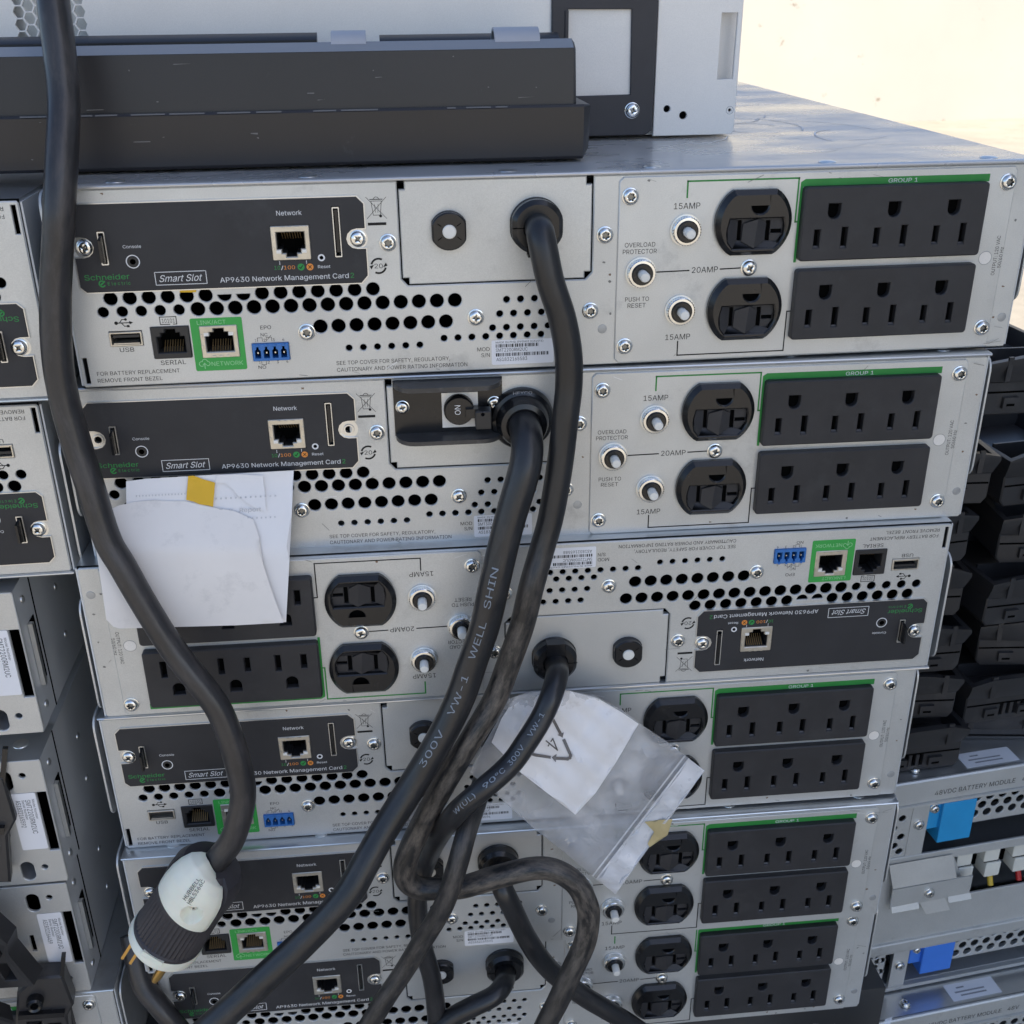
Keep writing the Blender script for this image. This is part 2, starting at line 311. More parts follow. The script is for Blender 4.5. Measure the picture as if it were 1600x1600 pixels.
# letter shapes of a plain sans serif (outlines as triangles: letter ~ advance ~ points ~ faces)
LETTERS = {}
for ln in """A~479~16,0 201,509 276,509 463,0 395,0 287,302 264,372 232,478 245,478 213,371 191,302 85,0 110,142 110,199 370,199 370,142 239,456 155,199 324,199 344,142 135,142~0,11,12 12,13,0 1,10,9 9,7,1 10,1,13 0,13,1 5,2,6 8,6,2 4,3,15 14,15,3 2,5,14 14,3,2 20,17,12 7,9,16 7,16,8 1,7,8 8,2,1 18,19,15 6,8,16 17,20,18 10,13,17 13,12,17 14,5,18 15,14,18 4,15,19 19,18,20 12,11,20
B~456~60,0 60,509 241,509 274,507 304,501 329,491 350,477 367,461 381,442 390,421 396,398 398,374 397,353 393,336 387,320 378,307 368,295 356,286 343,278 329,272 315,267 315,262 331,260 347,254 363,245 378,234 391,220 402,203 411,184 416,161 418,136 416,111 410,88 400,67 386,48 368,31 344,18 317,8 284,2 247,0 125,57 245,57 281,60 309,67 330,80 344,96 353,115 355,137 354,153 350,169 342,184 333,197 320,209 306,218 289,225 269,229 248,231 125,231 125,285 238,285 256,287 273,290 288,296 302,304 314,314 323,326 330,340 335,355 336,372 333,393 326,412 313,429 294,442 270,449 240,452 125,452~40,57,0 1,0,57 74,2,75 59,58,57 1,57,58 58,75,1 75,2,1 60,56,55 41,39,38 38,42,41 60,55,61 40,0,39 39,41,40 59,57,56 56,60,59 73,3,74 2,74,3 54,53,21 63,62,20 20,19,63 64,63,19 72,71,5 4,72,5 42,38,37 37,43,42 54,21,55 61,55,21 21,20,61 20,62,61 72,4,73 3,73,4 34,33,45 33,32,45 46,45,32 32,31,46 47,46,31 31,30,47 30,29,47 48,47,29 29,28,48 49,48,28 28,27,49 50,49,27 27,26,50 26,25,50 51,50,25 24,51,25 14,13,67 13,12,67 68,67,12 12,11,68 11,10,68 69,68,10 10,9,69 43,37,36 44,43,36 36,35,44 35,34,44 34,45,44 51,24,52 24,23,52 23,22,52 53,52,22 21,53,22 64,19,18 18,17,64 65,64,17 17,16,65 16,15,65 66,65,15 15,14,66 14,67,66 69,9,70 9,8,70 8,7,70 71,70,7 7,6,71 5,71,6
C~510~267,-7 225,-3 186,7 150,25 119,49 92,79 70,115 53,157 44,203 40,254 44,305 53,352 70,393 92,429 119,459 150,484 186,501 225,512 267,516 293,514 317,511 340,504 362,496 383,485 402,471 419,456 435,438 448,418 459,397 467,373 473,348 408,348 404,365 397,380 389,395 380,407 369,418 357,428 344,437 330,444 315,449 300,453 284,455 267,456 237,453 209,445 184,432 161,414 141,391 125,364 113,332 106,295 103,254 106,213 113,177 125,145 141,117 161,94 184,76 210,63 237,56 267,53 284,54 300,56 315,60 330,65 344,72 357,81 369,90 380,102 389,114 397,128 404,144 408,160 473,160 467,135 459,112 448,91 435,71 420,53 402,38 383,24 363,13 341,5 317,-2 293,-6~6,5,56 56,55,6 7,6,55 55,54,7 8,7,54 54,53,8 9,8,53 52,9,53 9,52,51 10,9,51 51,50,10 11,10,50 50,49,11 12,11,49 49,48,12 13,12,48 1,59,2 16,45,17 2,59,58 45,16,46 15,46,16 0,61,60 85,63,62 18,42,19 85,62,0 61,0,62 42,18,43 44,43,18 0,60,1 59,1,60 17,45,44 44,18,17 2,58,3 58,57,3 4,3,57 5,4,57 56,5,57 13,48,47 14,13,47 47,46,14 46,15,14 40,20,41 64,84,83 83,65,64 39,21,40 20,40,21 38,37,23 22,38,23 65,83,82 66,65,82 82,81,66 81,67,66 38,22,39 21,39,22 78,77,70 71,70,77 77,76,71 72,71,76 76,75,72 73,72,75 75,74,73 30,29,31 32,31,29 29,28,32 33,32,28 28,27,33 34,33,27 27,26,34 67,81,80 68,67,80 80,79,68 69,68,79 79,78,69 78,70,69 34,26,35 26,25,35 36,35,25 25,24,36 37,36,24 23,37,24 63,85,84 84,64,63 19,42,41 41,20,19
D~502~219,0 96,0 96,57 215,57 254,60 288,68 318,81 343,99 363,122 379,149 390,181 397,216 399,255 397,294 390,329 379,361 364,388 344,410 320,428 291,441 258,449 221,452 93,452 93,509 225,509 273,505 315,495 353,478 385,455 412,426 433,391 449,351 458,306 462,255 458,205 449,159 433,119 411,83 384,54 351,31 312,14 268,3 125,509 125,0 60,0 60,509 125,452 125,57~45,44,22 22,23,45 0,3,43 2,43,47 43,2,1 44,1,2 22,44,2 22,2,46 22,46,42 23,22,42 41,5,4 24,20,25 26,19,18 5,41,40 40,6,5 25,20,19 19,26,25 41,4,0 3,0,4 20,24,21 42,21,24 27,17,28 34,33,11 12,11,33 13,12,33 33,32,13 37,36,8 9,8,36 36,35,9 10,9,35 35,34,10 34,11,10 13,32,14 32,31,14 15,14,31 31,30,15 16,15,30 30,29,16 17,16,29 28,17,29 6,40,39 7,6,39 39,38,7 38,37,7 37,8,7 17,27,18 26,18,27 21,42,46 2,47,46 43,3,47
E~418~60,0 60,509 372,509 372,452 125,452 125,286 355,286 355,229 125,229 125,57 375,57 375,0~0,9,8 1,0,8 8,5,1 5,4,1 9,0,11 11,10,9 5,8,7 7,6,5 3,2,4 1,4,2
F~410~60,0 60,509 369,509 369,452 125,452 125,278 346,278 346,221 125,221 125,0~9,8,0 8,5,0 1,0,5 3,2,4 5,8,7 7,6,5 1,5,4 4,2,1
G~520~269,-7 225,-3 185,7 149,25 118,49 91,79 69,116 53,157 43,203 40,254 43,305 53,352 69,393 91,429 117,459 149,484 184,501 223,512 265,516 291,514 316,510 340,504 363,494 384,483 403,469 421,453 436,436 449,416 460,395 468,373 474,349 408,349 402,365 395,379 387,393 378,406 368,417 356,427 344,436 330,443 315,448 300,453 283,455 265,456 236,453 209,445 183,432 160,414 141,392 125,364 113,332 106,295 103,254 106,213 113,177 125,145 141,117 161,95 184,76 210,63 238,56 269,53 296,55 322,61 345,71 365,85 382,102 396,123 407,147 413,173 415,202 434,199 283,199 283,256 478,256 478,200 475,160 466,124 451,91 431,62 406,38 377,19 344,5 308,-4 415,199~4,56,5 6,5,56 56,55,6 7,6,55 55,54,7 8,7,54 54,53,8 9,8,53 52,9,53 9,52,51 10,9,51 51,50,10 11,10,50 50,49,11 12,11,49 49,48,12 13,12,48 15,47,46 45,17,16 2,59,58 45,16,46 15,46,16 43,18,44 60,1,0 0,61,60 18,43,42 42,19,18 59,2,1 1,60,59 17,45,44 44,18,17 2,58,3 58,57,3 4,3,57 56,4,57 13,48,47 14,13,47 47,15,14 40,20,41 82,63,83 62,83,63 39,21,40 20,40,21 65,64,81 81,64,82 63,82,64 37,23,38 23,22,38 39,38,22 21,39,22 76,75,71 75,74,71 78,77,67 68,67,77 77,76,68 69,68,76 76,71,69 70,84,71 71,74,70 30,29,31 32,31,29 29,28,32 65,81,80 66,65,80 80,79,66 79,78,66 78,67,66 32,28,33 28,27,33 34,33,27 27,26,34 35,34,26 26,25,35 36,35,25 25,24,36 37,36,24 23,37,24 83,62,0 61,0,62 84,70,72 73,72,70 70,74,73 19,42,41 41,20,19 69,71,84
H~517~60,0 60,509 125,509 125,289 392,289 392,509 457,509 457,0 392,0 392,232 125,232 125,0~0,11,10 1,0,10 10,3,1 3,2,1 9,8,7 7,6,9 4,9,6 6,5,4 3,10,9 9,4,3
I~300~31,0 31,57 118,57 118,452 31,452 31,509 269,509 269,452 183,452 183,57 269,57 269,0~1,0,2 3,5,4 9,11,10 7,6,8 2,0,11 11,9,2 3,2,9 9,8,3 8,6,3 5,3,6
J~396~185,-7 143,-2 106,11 75,33 52,63 38,100 33,145 33,173 98,173 98,145 100,117 108,93 122,74 139,61 160,53 185,50 209,53 230,61 248,74 261,93 269,117 272,145 272,509 336,509 336,145 332,100 318,63 294,33 263,11 227,-2~7,6,9 9,8,7 0,14,1 13,1,14 1,13,2 12,2,13 2,12,3 12,11,3 4,3,11 5,4,11 11,10,5 6,5,10 9,6,10 18,17,28 28,17,29 16,29,17 25,24,20 21,20,24 22,21,24 24,23,22 18,28,27 19,18,27 27,26,19 26,25,19 25,20,19 29,16,0 16,15,0 14,0,15
K~466~104,145 104,216 139,261 174,303 212,344 364,509 448,509 231,276 228,276 60,0 60,509 125,509 125,334 124,225 125,193 125,0 372,0 188,259 228,309 449,0 124,242 125,167 198,245 243,289~0,1,9 10,9,1 0,9,15 1,0,14 13,1,14 1,13,20 1,20,12 10,1,12 12,11,10 8,18,17 18,4,3 16,19,7 7,19,23 18,8,7 7,23,18 6,5,18 4,18,5 13,14,17 2,13,17 17,3,2 0,15,21 14,0,21 13,2,20 8,17,22 7,8,22 16,7,22 14,21,22 17,14,22 3,17,18 6,18,23
L~393~60,0 60,509 125,509 125,57 361,57 361,0~1,0,3 3,0,5 5,4,3 1,3,2
M~628~60,0 60,509 152,509 277,187 287,159 299,123 311,84 322,49 307,49 318,83 330,121 342,158 352,187 476,509 568,509 568,0 504,0 504,291 504,327 505,369 506,413 507,457 513,457 498,409 482,363 467,322 456,291 342,0 286,0 170,291 159,321 145,361 129,408 112,457 119,457 120,416 121,372 122,328 122,291 122,0 315,73 507,436 120,435~35,33,1 39,38,0 1,0,38 38,37,1 37,36,1 35,1,36 34,33,42 5,8,6 8,5,28 31,2,32 34,32,2 33,34,2 1,33,2 9,7,10 14,22,20 21,41,22 17,16,15 15,14,17 18,17,14 19,18,14 14,20,19 41,21,23 26,12,11 13,24,23 23,21,13 21,22,13 22,14,13 8,28,27 27,7,8 8,7,40 12,26,25 2,31,30 30,29,3 3,2,30 7,9,40 6,8,40 24,13,25 13,12,25 20,22,41 7,27,10 27,26,11 11,10,27 3,29,4 29,28,4 5,4,28 33,35,42 32,34,42
N~523~60,0 60,509 136,509 343,183 363,151 388,107 414,55 405,54 401,108 399,157 399,195 399,509 463,509 463,0 387,0 202,290 177,331 148,381 108,452 119,454 122,384 124,328 125,291 125,0 403,76 120,431~21,20,1 18,1,20 23,22,0 1,0,22 21,1,22 19,18,25 17,2,19 18,19,2 1,18,2 6,13,8 13,6,14 6,7,14 5,14,7 7,6,24 8,13,9 10,9,13 13,12,10 12,11,10 14,5,4 17,16,2 16,15,3 3,2,16 6,8,24 5,7,24 3,15,14 4,3,14 18,20,25 17,19,25
O~533~267,-7 225,-3 186,7 150,25 119,49 92,79 70,115 53,157 44,203 40,254 44,305 53,352 70,393 92,429 119,459 150,484 186,501 225,512 267,516 309,512 348,501 384,484 415,459 442,429 464,393 480,352 490,305 493,254 490,203 480,157 464,115 442,79 415,49 384,25 348,7 309,-3 267,53 296,55 324,63 349,76 372,94 392,116 408,144 420,176 428,213 430,254 428,295 420,332 408,365 392,392 372,415 349,433 324,446 296,453 267,456 237,453 210,445 184,433 161,415 142,392 125,364 113,332 106,295 103,254 106,213 113,176 125,144 142,117 161,94 184,76 210,63 237,55~7,6,66 66,65,7 8,7,65 65,64,8 9,8,64 64,63,9 63,62,9 10,9,62 62,61,10 11,10,61 61,60,11 12,11,60 2,69,3 69,68,3 58,57,15 0,36,71 0,71,1 70,1,71 55,17,56 16,56,17 1,70,2 69,2,70 56,16,57 15,57,16 3,68,4 5,4,68 68,67,5 6,5,67 66,6,67 12,60,59 13,12,59 59,58,13 14,13,58 58,15,14 18,54,53 34,38,35 35,38,37 52,19,53 18,53,19 40,39,33 50,21,51 20,51,21 33,39,34 38,34,39 51,20,52 19,52,20 30,29,42 43,42,29 29,28,43 44,43,28 28,27,44 45,44,27 46,45,27 27,26,46 47,46,26 26,25,47 48,47,25 25,24,48 40,33,32 41,40,32 32,31,41 31,30,41 30,42,41 48,24,49 24,23,49 23,22,49 50,49,22 21,50,22 35,37,0 36,0,37 54,18,55 17,55,18
P~444~60,0 60,509 235,509 272,506 305,499 332,487 356,471 375,452 390,430 400,404 407,377 409,348 407,318 400,291 390,265 375,243 356,223 332,207 305,195 272,188 235,186 109,186 109,242 233,242 257,244 279,248 297,256 312,266 324,279 333,294 339,310 343,328 344,348 343,367 339,385 333,402 324,416 312,428 297,439 279,446 257,451 232,452 125,452 125,0 125,242 125,186~43,21,0 21,22,0 1,0,22 20,24,23 42,41,2 21,43,45 22,21,44 22,44,42 1,22,42 42,2,1 39,3,40 25,19,18 18,26,25 38,4,39 3,39,4 24,20,19 19,25,24 2,41,40 40,3,2 16,15,28 29,28,15 15,14,29 14,13,29 30,29,13 31,30,13 13,12,31 12,11,31 32,31,11 33,32,11 11,10,33 10,9,33 34,33,9 35,34,9 9,8,35 8,7,35 36,35,7 7,6,36 26,18,17 27,26,17 17,16,27 16,28,27 36,6,37 6,5,37 38,37,5 4,38,5 20,23,45 23,44,45 21,45,44
R~449~60,0 60,509 236,509 273,506 305,500 333,489 356,473 376,455 390,433 401,408 407,381 409,352 407,323 401,296 390,271 376,250 356,232 333,217 305,206 273,200 236,198 96,198 96,255 234,255 258,256 280,260 298,267 313,276 325,287 334,300 340,316 344,333 345,352 344,371 340,389 334,405 325,419 313,430 298,440 279,446 258,451 233,452 125,452 125,0 353,0 230,229 303,229 428,0 125,255 125,198 246,199 314,209~21,0,43 0,21,22 1,0,22 22,42,1 23,45,24 21,43,49 22,21,48 42,22,48 41,2,42 1,42,2 3,40,39 18,46,19 26,25,46 46,27,26 38,4,39 3,39,4 50,19,45 19,46,45 46,25,24 2,41,40 40,3,2 16,15,28 29,28,15 15,14,29 14,13,29 30,29,13 13,12,30 31,30,12 12,11,31 32,31,11 33,32,11 11,10,33 34,33,10 10,9,34 9,8,34 35,34,8 8,7,35 36,35,7 7,6,36 19,50,44 18,19,44 18,44,51 46,18,51 27,46,17 17,16,27 16,28,27 36,6,37 6,5,37 38,37,5 4,38,5 20,45,49 45,23,48 48,49,45 21,49,48 45,20,50 24,45,46 17,46,51 44,47,51
S~446~224,-9 188,-7 156,-1 128,9 102,23 81,40 64,60 51,83 42,109 38,137 104,137 108,118 114,102 123,88 136,76 150,66 166,59 185,53 204,50 224,49 246,50 267,54 286,60 303,69 317,79 329,92 338,106 344,122 346,139 344,154 340,168 332,179 322,189 310,197 296,205 245,222 184,239 145,253 112,269 86,289 67,313 56,341 52,372 54,400 62,425 75,448 92,468 113,484 138,498 165,508 195,514 227,516 259,514 289,508 316,498 340,484 360,468 377,449 390,427 398,403 401,378 337,378 332,402 320,421 302,437 280,449 254,456 225,459 204,457 185,454 167,448 152,440 139,430 129,418 121,405 117,391 115,376 117,359 122,345 131,334 142,324 155,315 169,308 212,293 264,279 312,264 328,256 344,248 359,238 372,226 384,213 395,198 402,180 407,161 408,139 406,112 399,87 386,64 370,43 349,25 323,11 294,0 261,-7~6,5,13 13,12,6 7,6,12 12,11,7 8,7,11 11,10,8 9,8,10 40,39,78 41,40,78 78,77,41 42,41,77 77,76,42 43,42,76 76,75,43 44,43,75 75,74,44 45,44,74 18,1,0 0,19,18 1,18,17 82,36,83 68,50,69 1,17,2 17,16,2 3,2,16 15,3,16 36,82,37 81,37,82 48,71,70 49,48,70 70,69,49 69,50,49 3,15,4 15,14,4 5,4,14 13,5,14 37,81,38 81,80,38 39,38,80 80,79,39 78,39,79 45,74,73 46,45,73 73,72,46 47,46,72 72,71,47 71,48,47 66,52,67 51,67,52 21,102,101 101,22,21 102,21,20 65,53,66 52,66,53 34,33,86 85,34,86 22,101,100 100,23,22 34,85,35 84,35,85 64,54,65 53,65,54 97,96,26 27,26,96 96,95,27 28,27,95 95,94,28 94,93,28 29,28,93 93,92,29 30,29,92 92,91,30 91,90,30 60,59,61 62,61,59 59,58,62 58,57,62 23,100,99 24,23,99 99,98,24 25,24,98 98,97,25 97,26,25 30,90,31 90,89,31 32,31,89 89,88,32 88,87,32 33,32,87 86,33,87 62,57,63 57,56,63 64,63,56 56,55,64 54,64,55 102,20,0 19,0,20 83,36,35 35,84,83 50,68,67 67,51,50
T~448~32,452 32,509 417,509 417,452 257,452 257,0 193,0 193,452~1,0,7 3,2,4 7,6,5 5,4,7 4,2,7 1,7,2
U~517~259,-8 220,-6 186,2 154,15 126,33 103,55 85,80 71,108 63,140 60,173 60,509 124,509 124,178 126,155 132,133 141,113 153,95 169,80 187,68 208,59 232,53 259,52 285,53 309,59 331,68 349,80 364,95 377,113 385,133 391,155 393,178 393,509 457,509 457,173 454,140 446,108 433,80 414,55 391,33 363,15 332,2 297,-6~9,8,13 13,12,9 10,9,12 12,11,10 18,2,19 20,1,0 19,2,1 1,20,19 2,18,3 17,3,18 3,17,4 17,16,4 5,4,16 16,15,5 6,5,15 7,6,15 15,14,7 8,7,14 13,8,14 41,23,22 23,41,40 24,23,40 40,39,24 39,25,24 35,34,28 29,28,34 34,33,29 30,29,33 33,32,30 31,30,32 25,39,38 26,25,38 38,37,26 27,26,37 37,36,27 36,35,27 35,28,27 41,22,0 22,21,0 20,0,21
V~479~204,0 16,509 84,509 192,206 215,137 248,31 235,31 267,138 290,206 395,509 463,509 278,0 241,52~2,1,3 4,0,6 3,1,0 0,4,3 7,5,11 9,8,10 10,8,11 7,11,8 6,0,11 11,5,6 6,5,12 5,7,12 4,6,12
W~686~155,0 16,509 82,509 163,196 175,145 187,94 197,40 189,40 200,94 211,145 224,196 306,509 380,509 462,196 474,145 486,94 497,40 488,40 499,94 510,145 523,196 603,509 670,509 530,0 455,0 368,323 351,391 336,475 350,475 335,395 318,323 230,0 193,61 492,62 343,437~0,3,1 2,1,3 7,6,32 7,5,0 5,4,0 3,0,4 29,27,11 7,0,31 6,7,31 31,8,6 32,6,8 30,29,11 28,26,12 15,14,24 20,23,22 22,21,20 16,17,23 18,16,23 19,18,23 23,20,19 23,17,24 15,24,17 17,16,33 26,25,12 14,13,25 28,27,34 11,27,28 28,12,11 5,7,32 10,30,11 25,13,12 16,18,33 15,17,33 9,8,31 24,14,25 27,29,34 26,28,34 30,10,31 10,9,31
X~474~18,0 217,284 217,236 29,509 104,509 178,400 204,361 223,329 243,292 232,292 252,329 272,361 298,400 374,509 446,509 259,239 259,287 456,0 382,0 292,129 268,165 250,195 230,231 244,231 225,196 206,166 182,129 91,0 200,260 238,302 276,263 237,218~0,27,26 5,4,3 2,25,24 24,22,2 1,2,22 9,7,1 25,2,26 2,1,28 5,3,1 6,5,1 1,7,6 20,15,21 23,21,15 15,16,8 16,10,8 18,17,19 14,13,12 15,20,19 15,19,30 16,15,30 12,11,16 10,16,11 23,22,31 1,22,23 23,15,1 15,8,1 9,1,8 9,8,29 8,10,29 1,3,28 0,26,28 26,2,28 7,9,29 14,12,30 12,16,30 19,17,30 22,24,31 21,23,31
Y~472~203,0 203,208 16,509 91,509 192,344 222,292 250,230 224,230 251,293 280,344 381,509 455,509 268,208 268,0 237,260~3,2,4 7,5,1 4,2,1 1,5,4 9,12,11 11,10,9 8,6,12 12,9,8 1,0,13 13,12,1 7,1,12 12,6,7 7,6,14 6,8,14 5,7,14
Z~438~42,0 42,46 273,385 306,431 341,476 348,454 285,452 223,452 40,452 40,509 397,509 397,462 169,129 134,81 97,33 90,54 152,57 214,57 399,57 399,0 323,453 114,55~17,16,14 21,14,16 17,14,0 1,0,14 15,1,14 14,21,15 1,15,13 13,12,1 1,12,2 20,4,6 6,4,7 11,2,12 11,5,2 3,2,5 4,20,5 5,11,4 11,10,4 7,4,10 17,0,19 19,18,17 9,8,7 7,10,9 3,5,20 13,15,21
a~389~160,-9 137,-7 115,-3 94,5 76,15 60,29 48,45 38,63 32,84 30,108 32,128 36,146 43,161 53,174 64,184 78,193 92,200 108,206 125,211 178,220 234,227 265,235 276,255 276,257 275,272 272,285 267,297 260,307 251,315 240,322 227,327 212,330 196,331 178,330 163,327 149,322 118,301 100,274 41,291 51,313 64,331 79,346 95,358 114,368 133,375 153,380 173,383 194,384 239,379 255,375 271,369 286,360 300,350 312,336 322,320 330,301 335,278 337,251 337,0 277,0 277,52 272,52 252,25 242,16 229,8 215,1 199,-4 181,-7 170,45 192,47 211,51 228,59 242,68 254,80 263,93 270,108 274,122 276,138 276,190 259,182 231,176 200,171 175,168 134,159 122,153 112,147 103,139 97,130 93,118 92,105 93,93 96,82 102,72 109,64 119,57 130,52 142,48 156,46~7,6,91 91,90,7 8,7,90 90,89,8 9,8,89 89,88,9 10,9,88 11,10,88 88,87,11 12,11,87 13,12,87 97,0,68 0,97,1 96,1,97 44,35,34 34,45,44 1,96,2 96,95,2 17,84,83 18,17,83 83,82,18 35,44,43 2,95,3 95,94,3 4,3,94 94,93,4 5,4,93 93,92,5 6,5,92 91,6,92 13,87,86 14,13,86 15,14,86 86,85,15 16,15,85 85,84,16 84,17,16 39,38,37 40,39,37 37,36,40 41,40,36 42,41,36 36,35,42 35,43,42 32,47,33 69,67,66 66,65,69 65,70,69 47,32,31 63,62,71 62,72,71 70,65,64 64,63,70 63,71,70 80,20,81 19,81,20 29,49,30 49,48,30 31,30,48 47,31,48 60,59,58 23,22,57 57,56,23 75,74,60 76,75,60 60,58,76 77,76,58 58,57,77 57,78,77 21,79,78 78,57,21 57,22,21 23,56,24 56,55,24 25,24,55 55,54,25 26,25,54 54,53,26 27,26,53 53,52,27 52,51,27 72,62,61 73,72,61 61,60,73 60,74,73 20,80,79 79,21,20 27,51,28 51,50,28 29,28,50 49,29,50 68,0,67 67,69,68 81,19,82 18,82,19 45,34,33 46,45,33 33,47,46
b~424~229,-8 208,-7 189,-3 172,4 159,12 147,21 138,31 118,59 112,59 112,0 53,0 53,509 114,509 114,319 118,319 137,346 147,355 158,364 171,373 188,379 207,383 229,384 259,382 287,374 313,361 335,342 354,320 370,293 381,261 388,227 390,189 388,151 381,116 370,84 355,57 336,34 313,16 288,3 260,-6 220,47 242,49 262,55 279,66 294,80 306,97 316,117 323,139 327,163 328,189 327,215 323,239 316,261 307,281 295,298 280,311 262,322 243,328 220,330 198,328 178,322 161,312 147,299 134,282 125,263 118,241 114,216 113,189 114,162 118,138 125,115 135,95 147,78 162,65 179,55 198,49~9,8,10 67,66,10 66,65,10 11,10,65 65,13,11 7,70,8 70,69,8 69,68,8 10,8,68 67,10,68 13,65,64 64,63,13 63,62,13 62,14,13 6,5,72 74,2,1 2,74,3 73,3,74 18,59,58 19,18,58 58,20,19 3,73,4 5,4,73 72,5,73 16,60,59 17,16,59 59,18,17 6,72,7 72,71,7 70,7,71 14,62,61 61,60,14 15,14,60 60,16,15 11,13,12 38,41,40 38,40,0 39,0,40 21,57,56 56,22,21 54,23,55 42,37,36 41,38,37 37,42,41 22,56,55 55,23,22 33,32,45 46,45,32 32,31,46 47,46,31 31,30,47 48,47,30 49,48,30 30,29,49 50,49,29 29,28,50 51,50,28 28,27,51 42,36,35 43,42,35 35,34,43 44,43,34 34,33,44 33,45,44 51,27,52 27,26,52 53,52,26 26,25,53 54,53,25 25,24,54 23,54,24 0,39,1 74,1,39 20,58,57 57,21,20
c~395~207,-8 174,-5 144,3 117,16 93,35 72,58 56,85 44,116 37,150 34,187 37,225 44,260 56,291 72,318 93,341 117,360 144,374 174,382 207,384 226,384 243,381 260,377 276,371 291,364 305,356 318,346 330,335 340,322 349,308 356,293 362,277 303,262 290,289 270,311 242,325 207,330 184,328 163,321 145,310 130,296 118,278 108,258 102,236 98,212 96,187 98,163 102,139 108,117 118,97 130,80 145,66 163,55 184,49 207,46 243,52 271,66 292,89 304,117 363,102 357,86 350,70 341,56 331,43 319,32 306,21 292,12 277,5 261,-1 244,-5 226,-7~7,6,47 47,46,7 8,7,46 46,45,8 9,8,45 45,44,9 44,43,9 10,9,43 43,42,10 11,10,42 1,52,2 52,51,2 3,2,51 51,50,3 38,37,15 16,15,37 37,36,16 36,17,16 3,50,4 50,49,4 5,4,49 49,48,5 6,5,48 47,6,48 11,42,41 12,11,41 41,40,12 13,12,40 40,39,13 14,13,39 39,38,14 38,15,14 19,34,20 53,69,54 34,19,35 18,35,19 23,22,33 54,69,68 68,67,54 67,66,54 66,55,54 33,22,34 22,21,34 20,34,21 56,63,62 62,61,56 61,60,56 60,59,56 57,56,59 59,58,57 30,29,31 29,28,31 55,66,65 65,64,55 64,63,55 63,56,55 31,28,32 28,27,32 27,26,32 26,25,32 33,32,25 25,24,33 23,33,24 69,53,0 1,0,53 52,1,53 35,18,36 17,36,18
d~424~195,-8 165,-6 137,3 111,16 89,34 70,57 55,84 43,116 36,151 34,189 36,227 43,261 55,293 70,320 89,342 112,361 137,374 165,382 196,384 218,383 237,379 253,373 267,364 278,355 287,346 306,319 311,319 311,509 372,509 372,0 313,0 313,59 307,59 287,31 277,21 266,12 252,4 236,-3 217,-7 205,47 226,49 246,55 263,65 278,78 290,95 299,115 306,138 310,162 312,189 310,216 306,241 300,263 290,282 278,299 263,312 246,322 227,328 205,330 182,328 162,322 145,311 130,298 118,281 108,261 102,239 98,215 96,189 98,163 102,139 109,117 118,97 130,80 145,66 162,55 182,49~7,6,69 69,68,7 8,7,68 68,67,8 9,8,67 67,66,9 66,65,9 10,9,65 65,64,10 11,10,64 64,63,11 12,11,63 2,72,3 0,39,74 0,74,1 73,1,74 17,59,58 58,18,17 1,73,2 72,2,73 60,59,15 16,15,59 59,17,16 3,72,4 72,71,4 5,4,71 71,70,5 6,5,70 69,6,70 12,63,62 13,12,62 62,61,13 14,13,61 61,60,14 60,15,14 40,38,37 19,57,56 56,20,19 40,37,36 41,40,36 36,35,41 35,34,41 34,42,41 54,23,55 23,22,55 22,21,55 56,55,21 20,56,21 29,31,30 29,48,47 48,29,49 29,28,49 26,49,28 32,31,44 45,44,31 46,45,31 31,29,46 29,47,46 49,26,50 51,50,26 52,51,26 25,52,26 26,28,27 42,34,33 33,32,42 43,42,32 32,44,43 52,25,53 54,53,25 25,24,54 23,54,24 39,0,38 38,40,39 18,58,57 57,19,18
e~404~212,-8 177,-5 145,3 117,16 92,35 72,58 56,85 44,116 37,150 34,187 36,224 44,258 55,290 71,317 91,340 115,359 142,373 172,382 205,384 226,383 246,380 266,374 285,366 303,355 319,341 334,324 347,305 357,282 365,256 370,227 371,194 371,169 75,169 75,221 338,221 310,202 308,226 304,248 298,269 288,286 277,301 263,314 246,323 227,328 205,330 183,328 164,323 146,313 131,301 119,286 109,270 102,251 97,231 96,211 96,178 98,151 102,127 110,106 121,88 135,73 151,61 169,53 190,48 212,46 227,47 241,49 254,53 265,58 276,65 285,73 294,82 300,93 306,105 365,91 358,72 348,55 335,39 320,26 302,14 283,4 261,-3 237,-7 308,221 96,221 97,169~8,7,32 9,8,32 35,34,82 52,51,33 7,6,56 56,55,7 32,7,55 54,53,32 53,33,32 9,32,33 10,9,33 11,10,33 33,51,11 12,11,51 51,50,12 13,12,50 48,47,15 47,16,15 0,63,62 45,44,18 0,62,1 61,1,62 17,46,45 45,18,17 1,61,2 61,60,2 3,2,60 59,3,60 16,47,46 46,17,16 3,59,4 59,58,4 5,4,58 58,57,5 6,5,57 56,6,57 13,50,49 14,13,49 49,48,14 48,15,14 81,65,64 65,81,80 80,66,65 42,20,43 19,43,20 66,80,79 79,67,66 42,41,22 22,21,42 20,42,21 30,29,34 29,28,34 75,74,71 72,71,74 74,73,72 31,35,54 31,30,35 30,34,35 37,36,34 34,28,37 28,27,37 67,79,78 68,67,78 78,77,68 69,68,77 77,76,69 70,69,76 76,75,70 75,71,70 37,27,38 27,26,38 39,38,26 26,25,39 40,39,25 25,24,40 24,23,40 41,40,23 22,41,23 81,64,0 63,0,64 53,54,35 43,19,44 18,44,19 32,55,84 54,32,84 34,36,82 52,33,83 33,53,83 53,35,82 53,82,83 31,54,84
